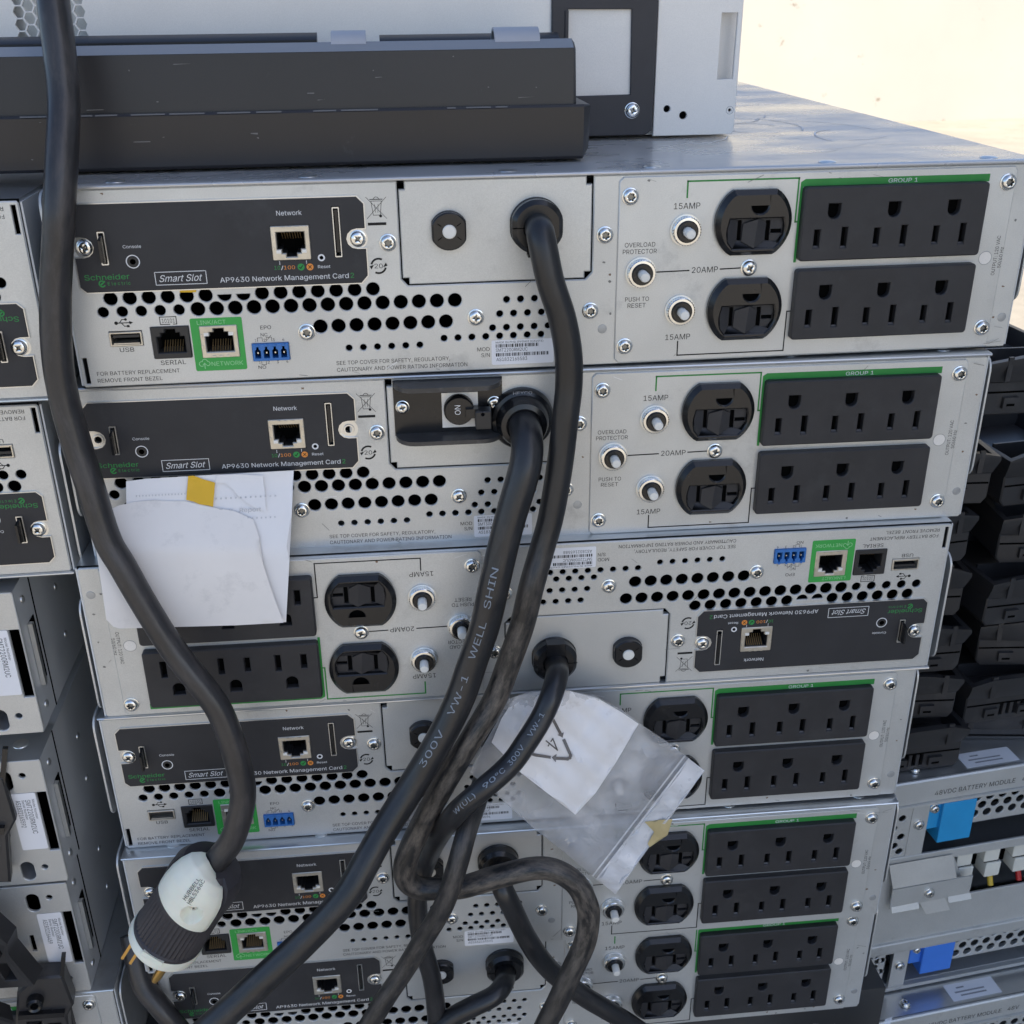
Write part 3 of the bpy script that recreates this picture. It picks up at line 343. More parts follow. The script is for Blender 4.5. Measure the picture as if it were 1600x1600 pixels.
f~253~228,379 228,327 6,327 6,379 81,0 81,432 82,452 87,470 96,486 107,499 120,510 135,519 152,525 169,529 187,530 222,527 243,521 227,468 215,472 195,474 178,472 164,468 154,460 147,449 143,435 142,419 142,0 81,327 81,379 142,379 142,327~27,30,28 30,27,26 25,24,5 6,5,24 20,14,13 21,20,12 20,13,12 19,18,15 17,16,18 15,18,16 14,20,19 19,15,14 6,24,23 7,6,23 8,7,23 23,22,8 9,8,22 10,9,22 22,21,10 11,10,21 21,12,11 28,29,25 4,26,27 3,2,27 28,3,27 25,5,28 1,0,29 30,1,29 29,28,30
g~425~207,-151 180,-149 156,-146 134,-140 114,-132 97,-122 82,-110 70,-97 59,-84 51,-69 101,-41 122,-66 131,-74 142,-82 154,-88 169,-93 187,-96 207,-97 236,-95 261,-87 282,-75 298,-58 308,-34 311,-6 311,68 306,68 287,41 277,32 266,23 252,16 236,10 217,6 195,5 165,7 138,14 113,27 90,43 71,65 55,90 43,120 36,154 34,191 36,229 43,263 55,293 71,320 90,342 112,361 138,374 166,382 196,384 218,383 237,379 253,373 267,365 279,356 288,346 308,319 313,319 313,379 372,379 372,-9 370,-40 363,-67 350,-90 334,-109 314,-124 291,-136 265,-144 237,-149 205,59 227,61 246,66 264,75 278,87 290,103 300,121 307,142 311,166 312,193 311,219 307,242 300,264 291,283 279,299 264,312 247,322 227,328 205,330 182,328 163,322 145,312 130,298 118,282 109,262 102,241 98,218 96,193 98,167 102,144 109,123 118,104 131,88 145,76 163,66 183,61~8,7,10 9,8,10 39,38,100 100,99,39 40,39,99 99,98,40 41,40,98 98,97,41 97,96,41 42,41,96 96,95,42 43,42,95 95,94,43 44,43,94 3,13,4 14,2,15 32,70,105 15,2,1 1,16,15 32,105,33 104,33,105 49,90,89 89,50,49 2,14,3 13,3,14 33,104,34 103,34,104 48,91,90 90,49,48 4,13,5 13,12,5 6,5,12 12,11,6 7,6,11 10,7,11 34,103,35 103,102,35 36,35,102 37,36,102 102,101,37 38,37,101 100,38,101 44,94,93 45,44,93 93,92,45 46,45,92 92,91,46 47,46,91 91,48,47 17,0,69 69,18,17 71,31,30 51,88,87 87,52,51 18,69,68 68,19,18 71,30,29 72,71,29 29,28,72 28,27,72 27,73,72 85,55,86 55,54,86 54,53,86 87,86,53 52,87,53 62,61,23 24,23,61 79,78,61 61,60,79 80,79,60 59,58,60 65,64,21 64,63,21 22,21,63 63,62,22 62,23,22 75,25,24 76,75,24 77,76,24 24,61,77 61,78,77 80,60,81 60,58,81 82,81,58 83,82,58 57,83,58 19,68,67 20,19,67 67,66,20 66,65,20 65,21,20 73,27,26 26,25,73 74,73,25 25,75,74 83,57,84 85,84,57 57,56,85 55,85,56 16,1,0 0,17,16 70,32,31 31,71,70 50,89,88 88,51,50
h~410~114,227 114,0 53,0 53,509 114,509 114,287 102,287 116,319 132,344 152,362 175,374 200,382 227,384 252,383 275,377 295,369 313,356 328,340 341,321 350,298 355,271 357,240 357,0 296,0 296,235 293,263 286,286 273,304 256,318 235,326 210,329 192,328 176,324 161,317 147,308 136,297 126,283 119,266 115,248 114,314~3,2,6 2,1,0 6,2,0 0,38,6 10,32,31 9,33,32 32,10,9 8,34,33 33,9,8 6,38,37 5,6,37 37,36,5 36,35,5 7,5,35 35,34,7 34,8,7 3,6,4 12,29,13 29,12,30 11,30,12 28,14,29 13,29,14 24,23,22 22,21,24 24,21,25 21,20,25 20,19,25 26,25,19 19,18,26 18,17,26 27,26,17 17,16,27 28,27,16 16,15,28 14,28,15 30,11,31 10,31,11 5,7,39 6,5,39 4,6,39
i~166~53,0 53,379 114,379 114,0 84,443 73,444 63,448 54,455 47,463 43,472 41,483 43,494 47,504 54,512 63,518 73,522 84,524 95,522 105,518 114,512 121,504 125,494 126,483 125,472 121,463 114,455 105,448 95,444~10,9,11 4,15,14 5,4,6 7,6,4 4,14,7 9,8,7 11,9,7 7,14,11 14,13,11 12,11,13 23,22,24 25,24,22 22,21,19 21,20,19 25,22,18 22,19,18 1,0,3 3,2,1 27,26,4 26,25,4 25,18,4 18,17,4 15,4,17 17,16,15
k~380~110,137 110,212 121,212 284,379 360,379 184,199 177,199 53,0 53,509 114,509 114,0 294,0 148,186 191,229 372,0 114,212 114,141 154,178 201,216~1,15,9 0,7,10 7,0,1 8,7,1 1,9,8 5,13,6 11,14,5 13,5,18 4,3,13 1,0,16 12,6,13 13,3,2 5,14,18 0,10,16 6,12,17 12,2,15 15,16,12 15,1,16 5,6,17 11,5,17 12,16,17 2,12,13 4,13,18
l~189~139,-2 112,0 91,8 74,20 62,37 55,59 53,84 53,509 114,509 114,99 114,83 117,71 120,62 126,57 135,53 146,52 160,53 170,54 181,3 162,-1~6,5,10 10,9,6 7,6,9 9,8,7 16,15,19 19,18,16 18,17,16 19,15,0 14,0,15 0,14,1 14,13,1 2,1,13 13,12,2 3,2,12 4,3,12 12,11,4 5,4,11 10,5,11
m~609~53,0 53,379 112,379 112,295 108,295 114,314 122,331 132,346 144,358 158,368 172,376 187,382 203,385 219,386 245,383 268,375 287,361 303,342 314,320 321,295 312,295 318,312 326,329 337,343 350,356 364,366 381,375 398,381 417,385 437,386 458,385 478,380 497,372 514,361 529,346 541,328 550,307 555,283 557,255 557,0 496,0 496,254 493,279 485,298 473,313 456,323 438,329 419,330 402,329 387,326 374,320 363,312 353,302 345,290 340,277 336,263 335,247 335,0 274,0 274,260 272,280 265,297 253,311 238,322 220,328 199,330 185,329 171,326 158,320 145,312 135,302 126,289 119,274 115,257 114,238 114,0 112,308 317,309~75,74,0 1,0,74 4,1,74 74,73,4 68,67,8 67,9,8 6,70,69 7,6,69 69,68,7 68,8,7 4,73,72 3,4,72 72,71,3 71,70,3 5,3,70 70,6,5 1,4,2 65,11,66 10,66,11 64,63,14 13,12,64 64,14,13 64,12,65 11,65,12 59,20,60 61,60,20 20,18,61 18,17,61 62,61,17 17,16,62 62,16,63 16,15,63 14,63,15 9,67,66 66,10,9 55,54,19 54,53,19 50,25,24 26,49,48 48,27,26 25,50,49 49,26,25 19,53,52 21,19,52 22,21,52 52,51,22 23,22,51 51,50,23 50,24,23 29,47,46 31,30,45 46,45,30 29,46,30 41,40,39 39,38,41 38,37,41 41,37,42 37,36,42 43,42,36 36,35,43 35,34,43 44,43,34 34,33,44 33,32,44 45,44,32 31,45,32 27,48,47 28,27,47 47,29,28 57,56,58 59,58,56 56,55,59 20,59,55 55,19,20 20,19,77 3,5,76 4,3,76 2,4,76 19,21,77 18,20,77
n~409~114,227 114,0 53,0 53,379 112,379 112,287 102,287 116,319 132,344 152,362 175,374 200,382 227,384 252,383 275,377 295,369 313,356 328,340 341,321 350,298 355,271 357,240 357,0 296,0 296,235 293,263 286,286 273,304 256,318 235,326 210,329 192,328 176,324 161,317 147,308 136,297 126,283 119,266 115,248 112,310~1,0,2 3,2,0 6,3,0 0,38,6 3,6,4 10,32,31 9,33,32 32,10,9 8,34,33 33,9,8 6,38,37 5,6,37 37,36,5 36,35,5 7,5,35 35,34,7 34,8,7 12,29,13 29,12,30 11,30,12 28,14,29 13,29,14 24,23,22 22,21,24 24,21,25 21,20,25 20,19,25 26,25,19 19,18,26 18,17,26 27,26,17 17,16,27 28,27,16 16,15,28 14,28,15 30,11,31 10,31,11 5,7,39 6,5,39 4,6,39
o~415~207,-8 174,-5 144,3 117,16 93,35 72,58 56,85 44,116 37,150 34,187 37,225 44,260 56,291 72,318 93,341 117,360 144,374 174,382 207,384 241,382 271,374 299,360 323,341 343,318 359,291 371,260 379,225 381,187 379,150 371,116 359,85 343,58 323,35 299,16 271,3 241,-5 207,46 231,49 252,55 270,66 285,80 298,97 307,117 314,139 318,163 319,187 318,212 314,236 307,258 298,278 285,296 270,310 252,321 231,328 207,330 184,328 163,321 145,310 130,296 118,278 108,258 102,236 98,212 96,187 98,163 102,139 108,117 118,97 130,80 145,66 163,55 184,49~7,6,66 66,65,7 8,7,65 65,64,8 9,8,64 64,63,9 63,62,9 10,9,62 62,61,10 11,10,61 61,60,11 12,11,60 0,36,1 36,71,1 1,71,2 71,70,2 3,2,70 69,3,70 57,56,15 16,15,56 56,55,16 55,17,16 3,69,4 69,68,4 5,4,68 68,67,5 6,5,67 66,6,67 12,60,59 13,12,59 59,58,13 14,13,58 58,57,14 57,15,14 18,54,53 18,53,19 37,35,34 38,37,34 34,33,38 39,38,33 51,21,52 21,20,52 53,52,20 19,53,20 30,29,42 43,42,29 29,28,43 44,43,28 28,27,44 45,44,27 46,45,27 27,26,46 47,46,26 26,25,47 48,47,25 25,24,48 39,33,32 40,39,32 32,31,40 41,40,31 31,30,41 30,42,41 48,24,49 24,23,49 50,49,23 23,22,50 51,50,22 21,51,22 36,0,35 35,37,36 54,18,55 17,55,18
p~424~53,-143 53,379 112,379 112,319 118,319 137,346 147,355 158,364 171,373 188,379 207,383 229,384 259,382 287,374 313,361 335,342 354,320 370,293 381,261 388,227 390,189 388,151 381,116 370,84 355,57 336,34 313,16 288,3 260,-6 229,-8 208,-7 189,-3 173,4 159,12 147,21 138,31 118,59 114,59 114,-143 220,47 242,49 262,55 279,66 294,80 306,97 316,117 323,139 327,163 328,189 327,215 323,239 316,261 307,281 295,298 280,311 262,322 243,328 220,330 198,328 178,322 161,312 147,299 134,282 125,263 118,241 114,216 113,189 114,162 118,138 125,115 135,95 147,78 162,65 179,55 198,49~3,2,1 37,67,0 1,0,67 67,66,1 66,65,1 36,70,37 70,69,37 69,68,37 67,37,68 1,65,64 3,1,64 64,63,3 63,62,3 62,4,3 35,34,72 74,31,30 31,74,32 73,32,74 8,59,58 9,8,58 58,10,9 32,73,33 34,33,73 72,34,73 6,60,59 7,6,59 59,8,7 0,38,37 35,72,36 72,71,36 70,36,71 4,62,61 61,60,4 5,4,60 60,6,5 28,41,40 28,40,29 39,29,40 11,57,56 56,12,11 54,13,55 42,27,26 41,28,27 27,42,41 12,56,55 55,13,12 23,22,45 46,45,22 22,21,46 47,46,21 21,20,47 48,47,20 49,48,20 20,19,49 50,49,19 19,18,50 51,50,18 18,17,51 42,26,25 43,42,25 25,24,43 44,43,24 24,23,44 23,45,44 51,17,52 17,16,52 53,52,16 16,15,53 54,53,15 15,14,54 13,54,14 29,39,30 74,30,39 10,58,57 57,11,10
r~259~53,0 53,379 112,379 112,321 115,321 124,339 137,354 152,367 171,377 191,383 213,385 229,384 243,384 243,322 230,324 207,326 190,324 174,321 159,315 146,306 135,296 126,284 119,269 115,254 114,237 114,0~25,24,0 1,0,24 1,3,2 21,20,4 1,24,23 3,1,23 23,22,3 22,21,3 21,4,3 8,17,16 17,8,7 9,15,10 13,12,14 11,14,12 14,11,15 10,15,11 15,9,16 8,16,9 4,20,19 5,4,19 19,18,5 6,5,18 18,17,6 17,7,6
s~365~182,-8 157,-7 133,-3 112,3 93,12 76,24 62,38 50,54 41,73 36,94 94,107 101,87 111,72 124,60 141,52 160,47 181,45 206,47 227,53 244,62 258,74 265,88 268,103 266,115 262,126 254,136 243,144 229,150 212,155 149,170 118,180 92,192 72,208 58,227 50,249 47,274 49,295 55,314 65,332 79,347 95,360 115,370 137,378 161,383 187,384 212,383 234,379 254,372 271,363 286,352 299,339 309,324 318,308 324,290 268,277 262,291 254,304 243,316 228,325 210,331 187,333 166,331 147,326 131,317 119,305 111,292 109,277 110,264 115,253 124,243 136,235 152,229 172,223 229,209 261,200 287,187 306,171 320,153 328,131 331,107 329,85 323,65 312,47 298,31 281,18 260,6 236,-2 210,-7~5,12,6 12,11,6 7,6,11 8,7,11 11,10,8 9,8,10 34,33,67 35,34,67 67,66,35 36,35,66 66,65,36 37,36,65 38,37,65 0,16,1 16,15,1 71,29,72 1,15,2 15,14,2 3,2,14 13,3,14 29,71,30 70,30,71 41,63,62 42,41,62 62,61,42 61,43,42 3,13,4 5,4,13 12,5,13 30,70,31 70,69,31 32,31,69 69,68,32 33,32,68 67,33,68 38,65,64 39,38,64 64,63,39 40,39,63 63,41,40 27,73,28 60,59,45 44,60,45 17,87,86 18,17,86 86,85,18 85,19,18 26,74,27 73,27,74 57,47,58 47,46,58 59,58,46 45,59,46 82,81,21 81,80,21 22,21,80 80,79,22 23,22,79 79,78,23 78,77,23 24,23,77 77,76,24 53,52,54 55,54,52 52,51,55 19,85,84 20,19,84 84,83,20 83,82,20 82,21,20 24,76,25 76,75,25 26,25,75 74,26,75 55,51,56 51,50,56 50,49,56 57,56,49 49,48,57 47,57,48 16,0,87 87,17,16 72,29,28 28,73,72 43,61,60 60,44,43
t~227~204,379 204,327 6,327 6,379 65,471 126,471 126,98 127,83 130,70 136,61 144,55 156,51 170,50 185,51 202,54 213,2 192,-3 168,-4 138,-1 113,7 92,21 77,41 68,64 65,93 126,379 126,327 65,327 65,379~22,21,8 8,7,22 23,22,7 7,6,23 25,26,6 11,17,12 17,11,18 10,18,11 13,16,15 14,13,15 12,17,16 16,13,12 18,10,19 10,9,19 20,19,9 21,20,9 8,21,9 24,27,25 5,4,24 1,0,24 25,1,24 23,6,26 3,2,26 27,3,26 26,25,27 27,24,4
u~410~182,-5 158,-3 135,2 115,11 97,23 82,39 69,59 60,82 54,109 53,139 53,379 114,379 114,144 116,117 124,94 137,75 154,61 175,53 200,50 218,51 234,55 249,62 263,71 274,83 283,97 290,113 295,132 296,153 296,379 357,379 357,0 298,0 298,92 307,92 294,60 277,35 257,17 234,5 209,-3 298,70~10,9,12 12,11,10 17,0,18 0,17,1 16,1,17 1,16,2 3,2,16 15,3,16 3,15,4 5,4,15 15,14,5 6,5,14 7,6,14 14,13,7 8,7,13 9,8,13 12,9,13 19,38,37 37,20,19 20,37,36 21,20,36 36,35,21 35,22,21 30,33,31 32,33,25 26,25,33 27,26,33 33,30,27 30,29,27 28,27,29 22,35,34 23,22,34 34,32,23 24,23,32 32,25,24 18,0,38 38,19,18 32,34,39 33,32,39 31,33,39
v~389~163,0 17,379 84,379 165,155 187,87 206,21 184,21 203,87 224,155 305,379 371,379 226,0 195,59~6,4,0 4,3,0 1,0,3 2,1,3 7,5,11 8,7,11 11,10,8 10,9,8 6,0,11 11,5,6 6,5,12 5,7,12 4,6,12
w~567~138,0 23,379 87,379 133,214 154,137 175,41 165,41 186,135 206,214 252,379 316,379 362,214 382,136 402,41 391,41 413,135 434,214 480,379 545,379 429,0 368,0 319,172 305,225 291,280 277,338 291,338 277,280 263,225 248,172 199,0 170,64 397,66 284,309~2,1,3 4,0,6 3,1,0 0,4,3 28,8,7 8,28,27 27,26,8 26,24,8 24,9,8 6,0,29 5,6,29 29,28,5 28,7,5 6,5,30 21,11,22 23,22,11 25,23,11 11,10,25 14,13,31 16,19,18 18,17,16 15,13,19 19,16,15 19,13,20 13,14,20 21,20,14 14,12,21 11,21,12 24,26,32 24,32,25 9,24,25 25,10,9 5,7,30 4,6,30 13,15,31 12,14,31 23,25,32
y~389~47,-139 61,-86 71,-87 104,-89 113,-86 122,-81 130,-74 138,-64 145,-51 151,-36 163,-1 17,379 84,379 165,155 187,87 206,21 184,21 202,87 224,155 305,379 371,379 204,-58 196,-77 187,-93 177,-107 165,-119 153,-128 139,-136 125,-141 109,-144 91,-145 65,-143 195,60~31,1,0 30,3,2 30,2,31 1,31,2 4,28,27 5,4,27 3,30,29 29,28,3 28,4,3 18,15,20 20,19,18 20,15,21 15,18,17 10,9,21 21,15,10 16,10,15 16,15,32 10,16,14 13,10,14 5,27,26 26,25,5 6,5,25 25,24,6 7,6,24 24,23,7 8,7,23 23,22,8 22,21,8 21,9,8 10,13,11 12,11,13 15,17,32 14,16,32
z~380~42,0 42,46 254,320 254,323 48,323 48,379 333,379 333,331 126,60 126,56 339,56 339,0~1,0,9 9,8,1 1,8,2 3,2,7 7,2,8 3,7,6 9,0,11 11,10,9 5,4,3 3,6,5
0~453~227,-7 191,-3 158,7 130,24 105,48 85,77 69,113 57,155 50,202 48,254 50,306 57,353 69,395 85,431 106,461 130,484 159,502 191,512 227,516 262,512 295,502 323,484 348,461 368,431 384,395 396,353 403,306 405,254 403,202 396,155 384,113 368,77 348,48 323,24 295,7 263,-3 227,50 250,52 271,60 290,74 306,92 320,116 330,144 338,176 342,213 344,254 342,295 338,332 330,365 320,393 306,416 290,435 271,449 250,457 227,460 203,457 182,449 163,435 147,416 134,393 123,365 115,332 111,295 109,254 111,213 115,176 123,144 134,116 147,92 163,74 182,60 203,52~7,6,66 66,65,7 8,7,65 65,64,8 9,8,64 64,63,9 63,62,9 10,9,62 62,61,10 11,10,61 61,60,11 12,11,60 0,36,71 0,71,1 1,71,2 71,70,2 3,2,70 69,3,70 57,56,15 16,15,56 56,55,16 55,17,16 3,69,4 69,68,4 5,4,68 68,67,5 6,5,67 66,6,67 12,60,59 13,12,59 59,58,13 14,13,58 58,57,14 57,15,14 54,53,19 18,54,19 37,35,34 38,37,34 34,33,38 39,38,33 51,21,52 21,20,52 53,52,20 19,53,20 30,29,42 43,42,29 29,28,43 44,43,28 28,27,44 45,44,27 46,45,27 27,26,46 47,46,26 26,25,47 48,47,25 25,24,48 39,33,32 40,39,32 32,31,40 41,40,31 31,30,41 30,42,41 48,24,49 24,23,49 50,49,23 23,22,50 51,50,22 21,51,22 35,37,0 36,0,37 17,55,54 54,18,17
1~453~76,0 76,55 391,55 391,0 276,509 276,0 212,0 212,448 209,448 86,358 86,427 198,509 276,55 212,55~11,10,8 8,10,9 3,2,5 13,12,7 1,0,6 11,8,7 7,4,11 12,13,6 4,7,12 5,2,12 6,5,12 1,6,13
2~453~64,0 64,47 234,229 282,282 294,298 303,312 311,327 316,341 319,356 320,371 319,389 315,405 308,419 298,431 287,441 273,449 258,455 241,458 224,460 205,458 188,454 172,447 159,438 148,427 139,413 132,398 128,381 127,362 66,362 68,391 75,418 86,442 102,464 121,482 143,496 168,507 196,513 225,516 254,513 281,507 306,497 328,482 346,465 361,445 372,423 379,398 381,372 380,354 377,336 371,318 363,299 351,280 336,259 317,235 294,209 267,180 153,60 153,57 389,57 389,0~1,0,57 27,26,28 29,28,26 26,25,29 30,29,25 31,30,25 25,24,31 32,31,24 24,23,32 23,33,32 19,36,20 21,20,35 20,36,35 37,18,17 16,38,17 37,17,38 55,2,56 36,19,18 18,37,36 1,57,56 56,2,1 33,23,22 34,33,22 22,21,34 21,35,34 3,54,53 47,46,9 3,53,52 4,3,52 52,51,4 5,4,51 51,50,5 6,5,50 50,49,6 7,6,49 49,48,7 8,7,48 48,47,8 47,9,8 9,46,10 46,45,10 45,44,10 11,10,44 44,43,11 12,11,43 43,42,12 13,12,42 42,41,13 14,13,41 40,14,41 57,0,59 59,58,57 2,55,54 54,3,2 14,40,15 40,39,15 16,15,39 38,16,39
3~453~218,-7 188,-5 159,1 133,10 108,22 88,38 70,57 57,79 48,104 44,132 109,132 112,115 118,100 126,87 137,76 150,66 165,59 182,54 200,51 219,50 239,51 258,55 275,61 291,69 304,80 315,93 323,108 328,125 329,145 328,163 323,180 316,196 306,211 292,223 275,234 254,241 229,246 201,248 157,248 157,299 288,448 288,452 70,452 70,509 372,509 372,461 211,278 211,289 247,290 279,286 308,276 333,262 354,244 371,222 383,198 391,173 393,145 390,116 383,90 370,66 354,45 333,27 309,12 281,2 251,-5 221,289~3,15,4 15,14,4 5,4,14 14,13,5 6,5,13 13,12,6 7,6,12 12,11,7 8,7,11 11,10,8 9,8,10 17,16,2 17,2,1 1,18,17 64,20,0 19,0,20 35,48,36 18,1,0 0,19,18 46,37,36 36,48,46 39,46,47 2,16,3 15,3,16 37,46,38 46,39,38 22,21,63 22,63,62 23,22,62 33,50,34 49,34,50 58,57,27 28,27,57 57,56,28 29,28,56 56,55,29 55,54,29 30,29,54 54,53,30 23,62,61 24,23,61 61,60,24 25,24,60 60,59,25 26,25,59 59,58,26 58,27,26 30,53,31 53,52,31 32,31,52 52,51,32 33,32,51 50,33,51 45,40,47 41,40,45 45,44,41 63,21,64 20,64,21 34,49,35 48,35,49 39,47,40 43,42,41 41,44,43 46,48,65 47,46,65 45,47,65
4~453~40,105 40,158 247,509 311,509 109,166 109,163 413,163 413,105 282,0 282,121 282,146 282,318 343,318 343,0 282,105 282,163 343,163 343,105~1,0,5 1,5,4 4,2,1 5,0,9 5,9,10 16,15,10 2,4,3 15,16,11 8,13,14 9,0,14 5,10,15 12,11,16 7,6,16 17,7,16 14,17,9 17,16,10 10,9,17 17,14,13
5~453~221,-7 192,-5 165,1 140,11 118,25 99,41 83,60 71,82 63,105 60,130 122,130 125,115 130,102 138,89 148,78 160,68 173,60 188,54 204,51 221,50 241,51 259,56 276,64 291,75 304,89 314,104 322,122 326,141 328,162 326,183 321,203 314,221 303,237 290,251 275,262 257,270 238,275 218,277 201,276 184,273 167,268 152,262 139,255 128,246 67,253 96,509 366,509 366,452 151,452 134,301 136,301 148,311 162,318 178,325 194,330 212,333 229,334 252,332 274,328 294,321 313,311 330,299 345,285 358,269 370,251 379,231 386,210 390,187 391,163 388,132 381,102 369,76 352,52 332,32 309,15 282,3 253,-4~9,8,10 49,43,42 50,49,42 5,4,14 14,13,5 6,5,13 13,12,6 7,6,12 12,11,7 8,7,11 10,8,11 43,49,44 45,44,49 40,39,52 39,53,52 17,1,18 55,37,56 18,1,0 0,19,18 37,55,38 54,38,55 1,17,2 16,2,17 53,39,38 38,54,53 2,16,3 16,15,3 4,3,15 14,4,15 50,42,41 41,40,50 51,50,40 40,52,51 45,49,48 20,76,21 57,36,35 35,58,57 21,76,75 22,21,75 75,74,22 74,23,22 33,60,34 60,59,34 35,34,59 58,35,59 71,70,26 70,69,26 27,26,69 28,27,69 69,68,28 68,67,28 29,28,67 67,66,29 30,29,66 66,65,30 23,74,73 24,23,73 73,72,24 25,24,72 72,71,25 71,26,25 30,65,31 65,64,31 64,63,31 32,31,63 63,62,32 33,32,62 62,61,33 60,33,61 76,20,0 19,0,20 56,37,36 36,57,56 47,46,48 45,48,46
6~453~226,-7 196,-4 168,3 142,15 119,31 100,51 84,74 73,101 66,130 64,162 65,187 71,212 80,239 93,268 112,302 137,340 252,509 322,509 151,261 145,261 165,288 196,307 208,311 221,313 235,314 265,312 291,305 316,295 337,280 355,262 370,240 380,215 387,187 389,157 387,127 379,98 368,73 352,50 333,30 310,14 284,3 257,-4 226,48 245,50 263,55 279,63 293,73 304,86 314,101 322,119 326,137 327,157 326,178 322,196 314,213 304,228 293,241 279,251 263,259 245,264 226,265 207,264 190,259 174,252 160,241 148,229 138,214 131,197 126,179 125,158 126,138 131,119 138,102 148,86 160,73 174,63 190,55 207,50 173,293~6,5,72 7,6,72 72,71,7 71,70,7 8,7,70 70,69,8 9,8,69 69,68,9 10,9,68 11,10,68 68,67,11 12,11,67 67,66,12 2,75,3 75,74,3 19,65,64 18,19,64 19,18,20 76,1,77 21,62,61 61,22,21 1,76,2 75,2,76 18,64,63 3,74,4 74,73,4 5,4,73 72,5,73 12,66,65 13,12,65 65,19,13 14,13,19 19,20,14 15,14,20 41,44,43 24,60,59 45,40,39 39,46,45 44,41,40 40,45,44 57,26,58 26,25,58 59,58,25 24,59,25 37,36,48 49,48,36 36,35,49 35,34,49 50,49,34 34,33,50 51,50,33 52,51,33 33,32,52 32,31,52 53,52,31 31,30,53 54,53,30 30,29,54 46,39,38 38,37,46 47,46,37 37,48,47 54,29,55 29,28,55 56,55,28 28,27,56 57,56,27 26,57,27 15,20,16 41,43,0 43,42,0 1,0,42 77,1,42 22,61,60 23,22,60 60,24,23 63,62,18 78,18,21 62,21,18 20,18,78 17,16,20 17,20,78
7~453~97,0 323,448 323,452 62,452 62,509 391,509 391,449 165,0~0,7,1 2,1,6 6,5,2 6,1,7 4,3,2 2,5,4
8~453~226,-7 193,-5 163,1 136,11 111,25 91,42 74,62 62,84 54,109 52,135 53,156 58,176 65,195 75,212 87,228 101,241 117,252 134,260 153,265 153,267 129,276 109,289 93,308 80,330 73,354 70,380 73,405 79,429 90,450 106,469 124,485 146,498 170,508 197,514 226,516 255,514 282,508 306,498 328,485 346,469 361,450 373,429 379,405 382,380 379,354 372,330 359,308 343,289 323,276 300,267 300,265 319,260 335,252 351,241 365,228 377,212 387,195 395,176 399,156 401,135 398,109 391,84 378,62 362,42 341,25 317,11 289,1 259,-5 226,49 248,50 267,54 285,60 300,69 313,79 323,91 331,106 335,121 337,139 335,157 330,173 322,189 312,202 298,213 283,223 265,230 247,234 226,235 206,234 187,230 169,223 154,213 140,202 130,189 122,173 117,157 115,139 117,121 121,106 129,91 139,79 152,69 167,60 185,54 205,50 226,290 244,291 260,294 274,300 287,308 298,318 307,330 314,344 318,359 319,376 318,392 314,407 308,420 299,432 288,442 275,449 260,455 244,459 226,460 208,459 192,455 177,449 164,442 153,432 145,420 138,407 134,392 133,376 134,359 138,344 145,330 154,318 165,308 178,300 193,294 209,291~6,5,98 98,97,6 7,6,97 97,96,7 8,7,96 9,8,96 96,95,9 10,9,95 95,94,10 11,10,94 94,93,11 12,11,93 13,12,93 93,92,13 14,13,92 24,23,132 132,131,24 25,24,131 131,130,25 26,25,130 32,125,124 0,68,103 86,139,87 138,87,139 0,103,1 102,1,103 87,138,88 123,33,124 32,124,33 1,102,2 102,101,2 3,2,101 100,3,101 89,88,18 88,138,18 19,18,138 138,137,19 136,19,137 31,126,125 125,32,31 3,100,4 100,99,4 5,4,99 98,5,99 14,92,91 15,14,91 16,15,91 91,90,16 17,16,90 90,89,17 89,18,17 19,136,20 136,135,20 21,20,135 135,134,21 22,21,134 134,133,22 23,22,133 132,23,133 26,130,129 27,26,129 28,27,129 129,128,28 29,28,128 128,127,29 30,29,127 127,126,30 126,31,30 34,122,121 121,35,34 119,36,120 67,70,69 84,106,85 105,85,106 35,121,120 120,36,35 71,66,65 72,71,65 70,67,66 66,71,70 84,83,50 106,84,50 50,49,106 107,106,49 49,108,107 118,37,119 36,119,37 63,62,74 75,74,62 62,61,75 61,60,75 76,75,60 60,59,76 77,76,59 59,58,77 78,77,58 58,57,78 57,56,78 79,78,56 56,55,79 80,79,55 55,54,80 45,44,112 113,112,44 44,43,113 114,113,43 43,42,114 72,65,64 73,72,64 64,63,73 63,74,73 80,54,81 54,53,81 53,52,81 82,81,52 52,51,82 83,82,51 50,83,51 108,49,48 109,108,48 48,47,109 110,109,47 47,46,110 111,110,46 46,45,111 45,112,111 114,42,115 42,41,115 41,40,115 116,115,40 40,39,116 117,116,39 39,38,117 118,117,38 37,118,38 67,69,0 68,0,69 85,105,86 105,104,86 139,86,104 122,34,123 33,123,34
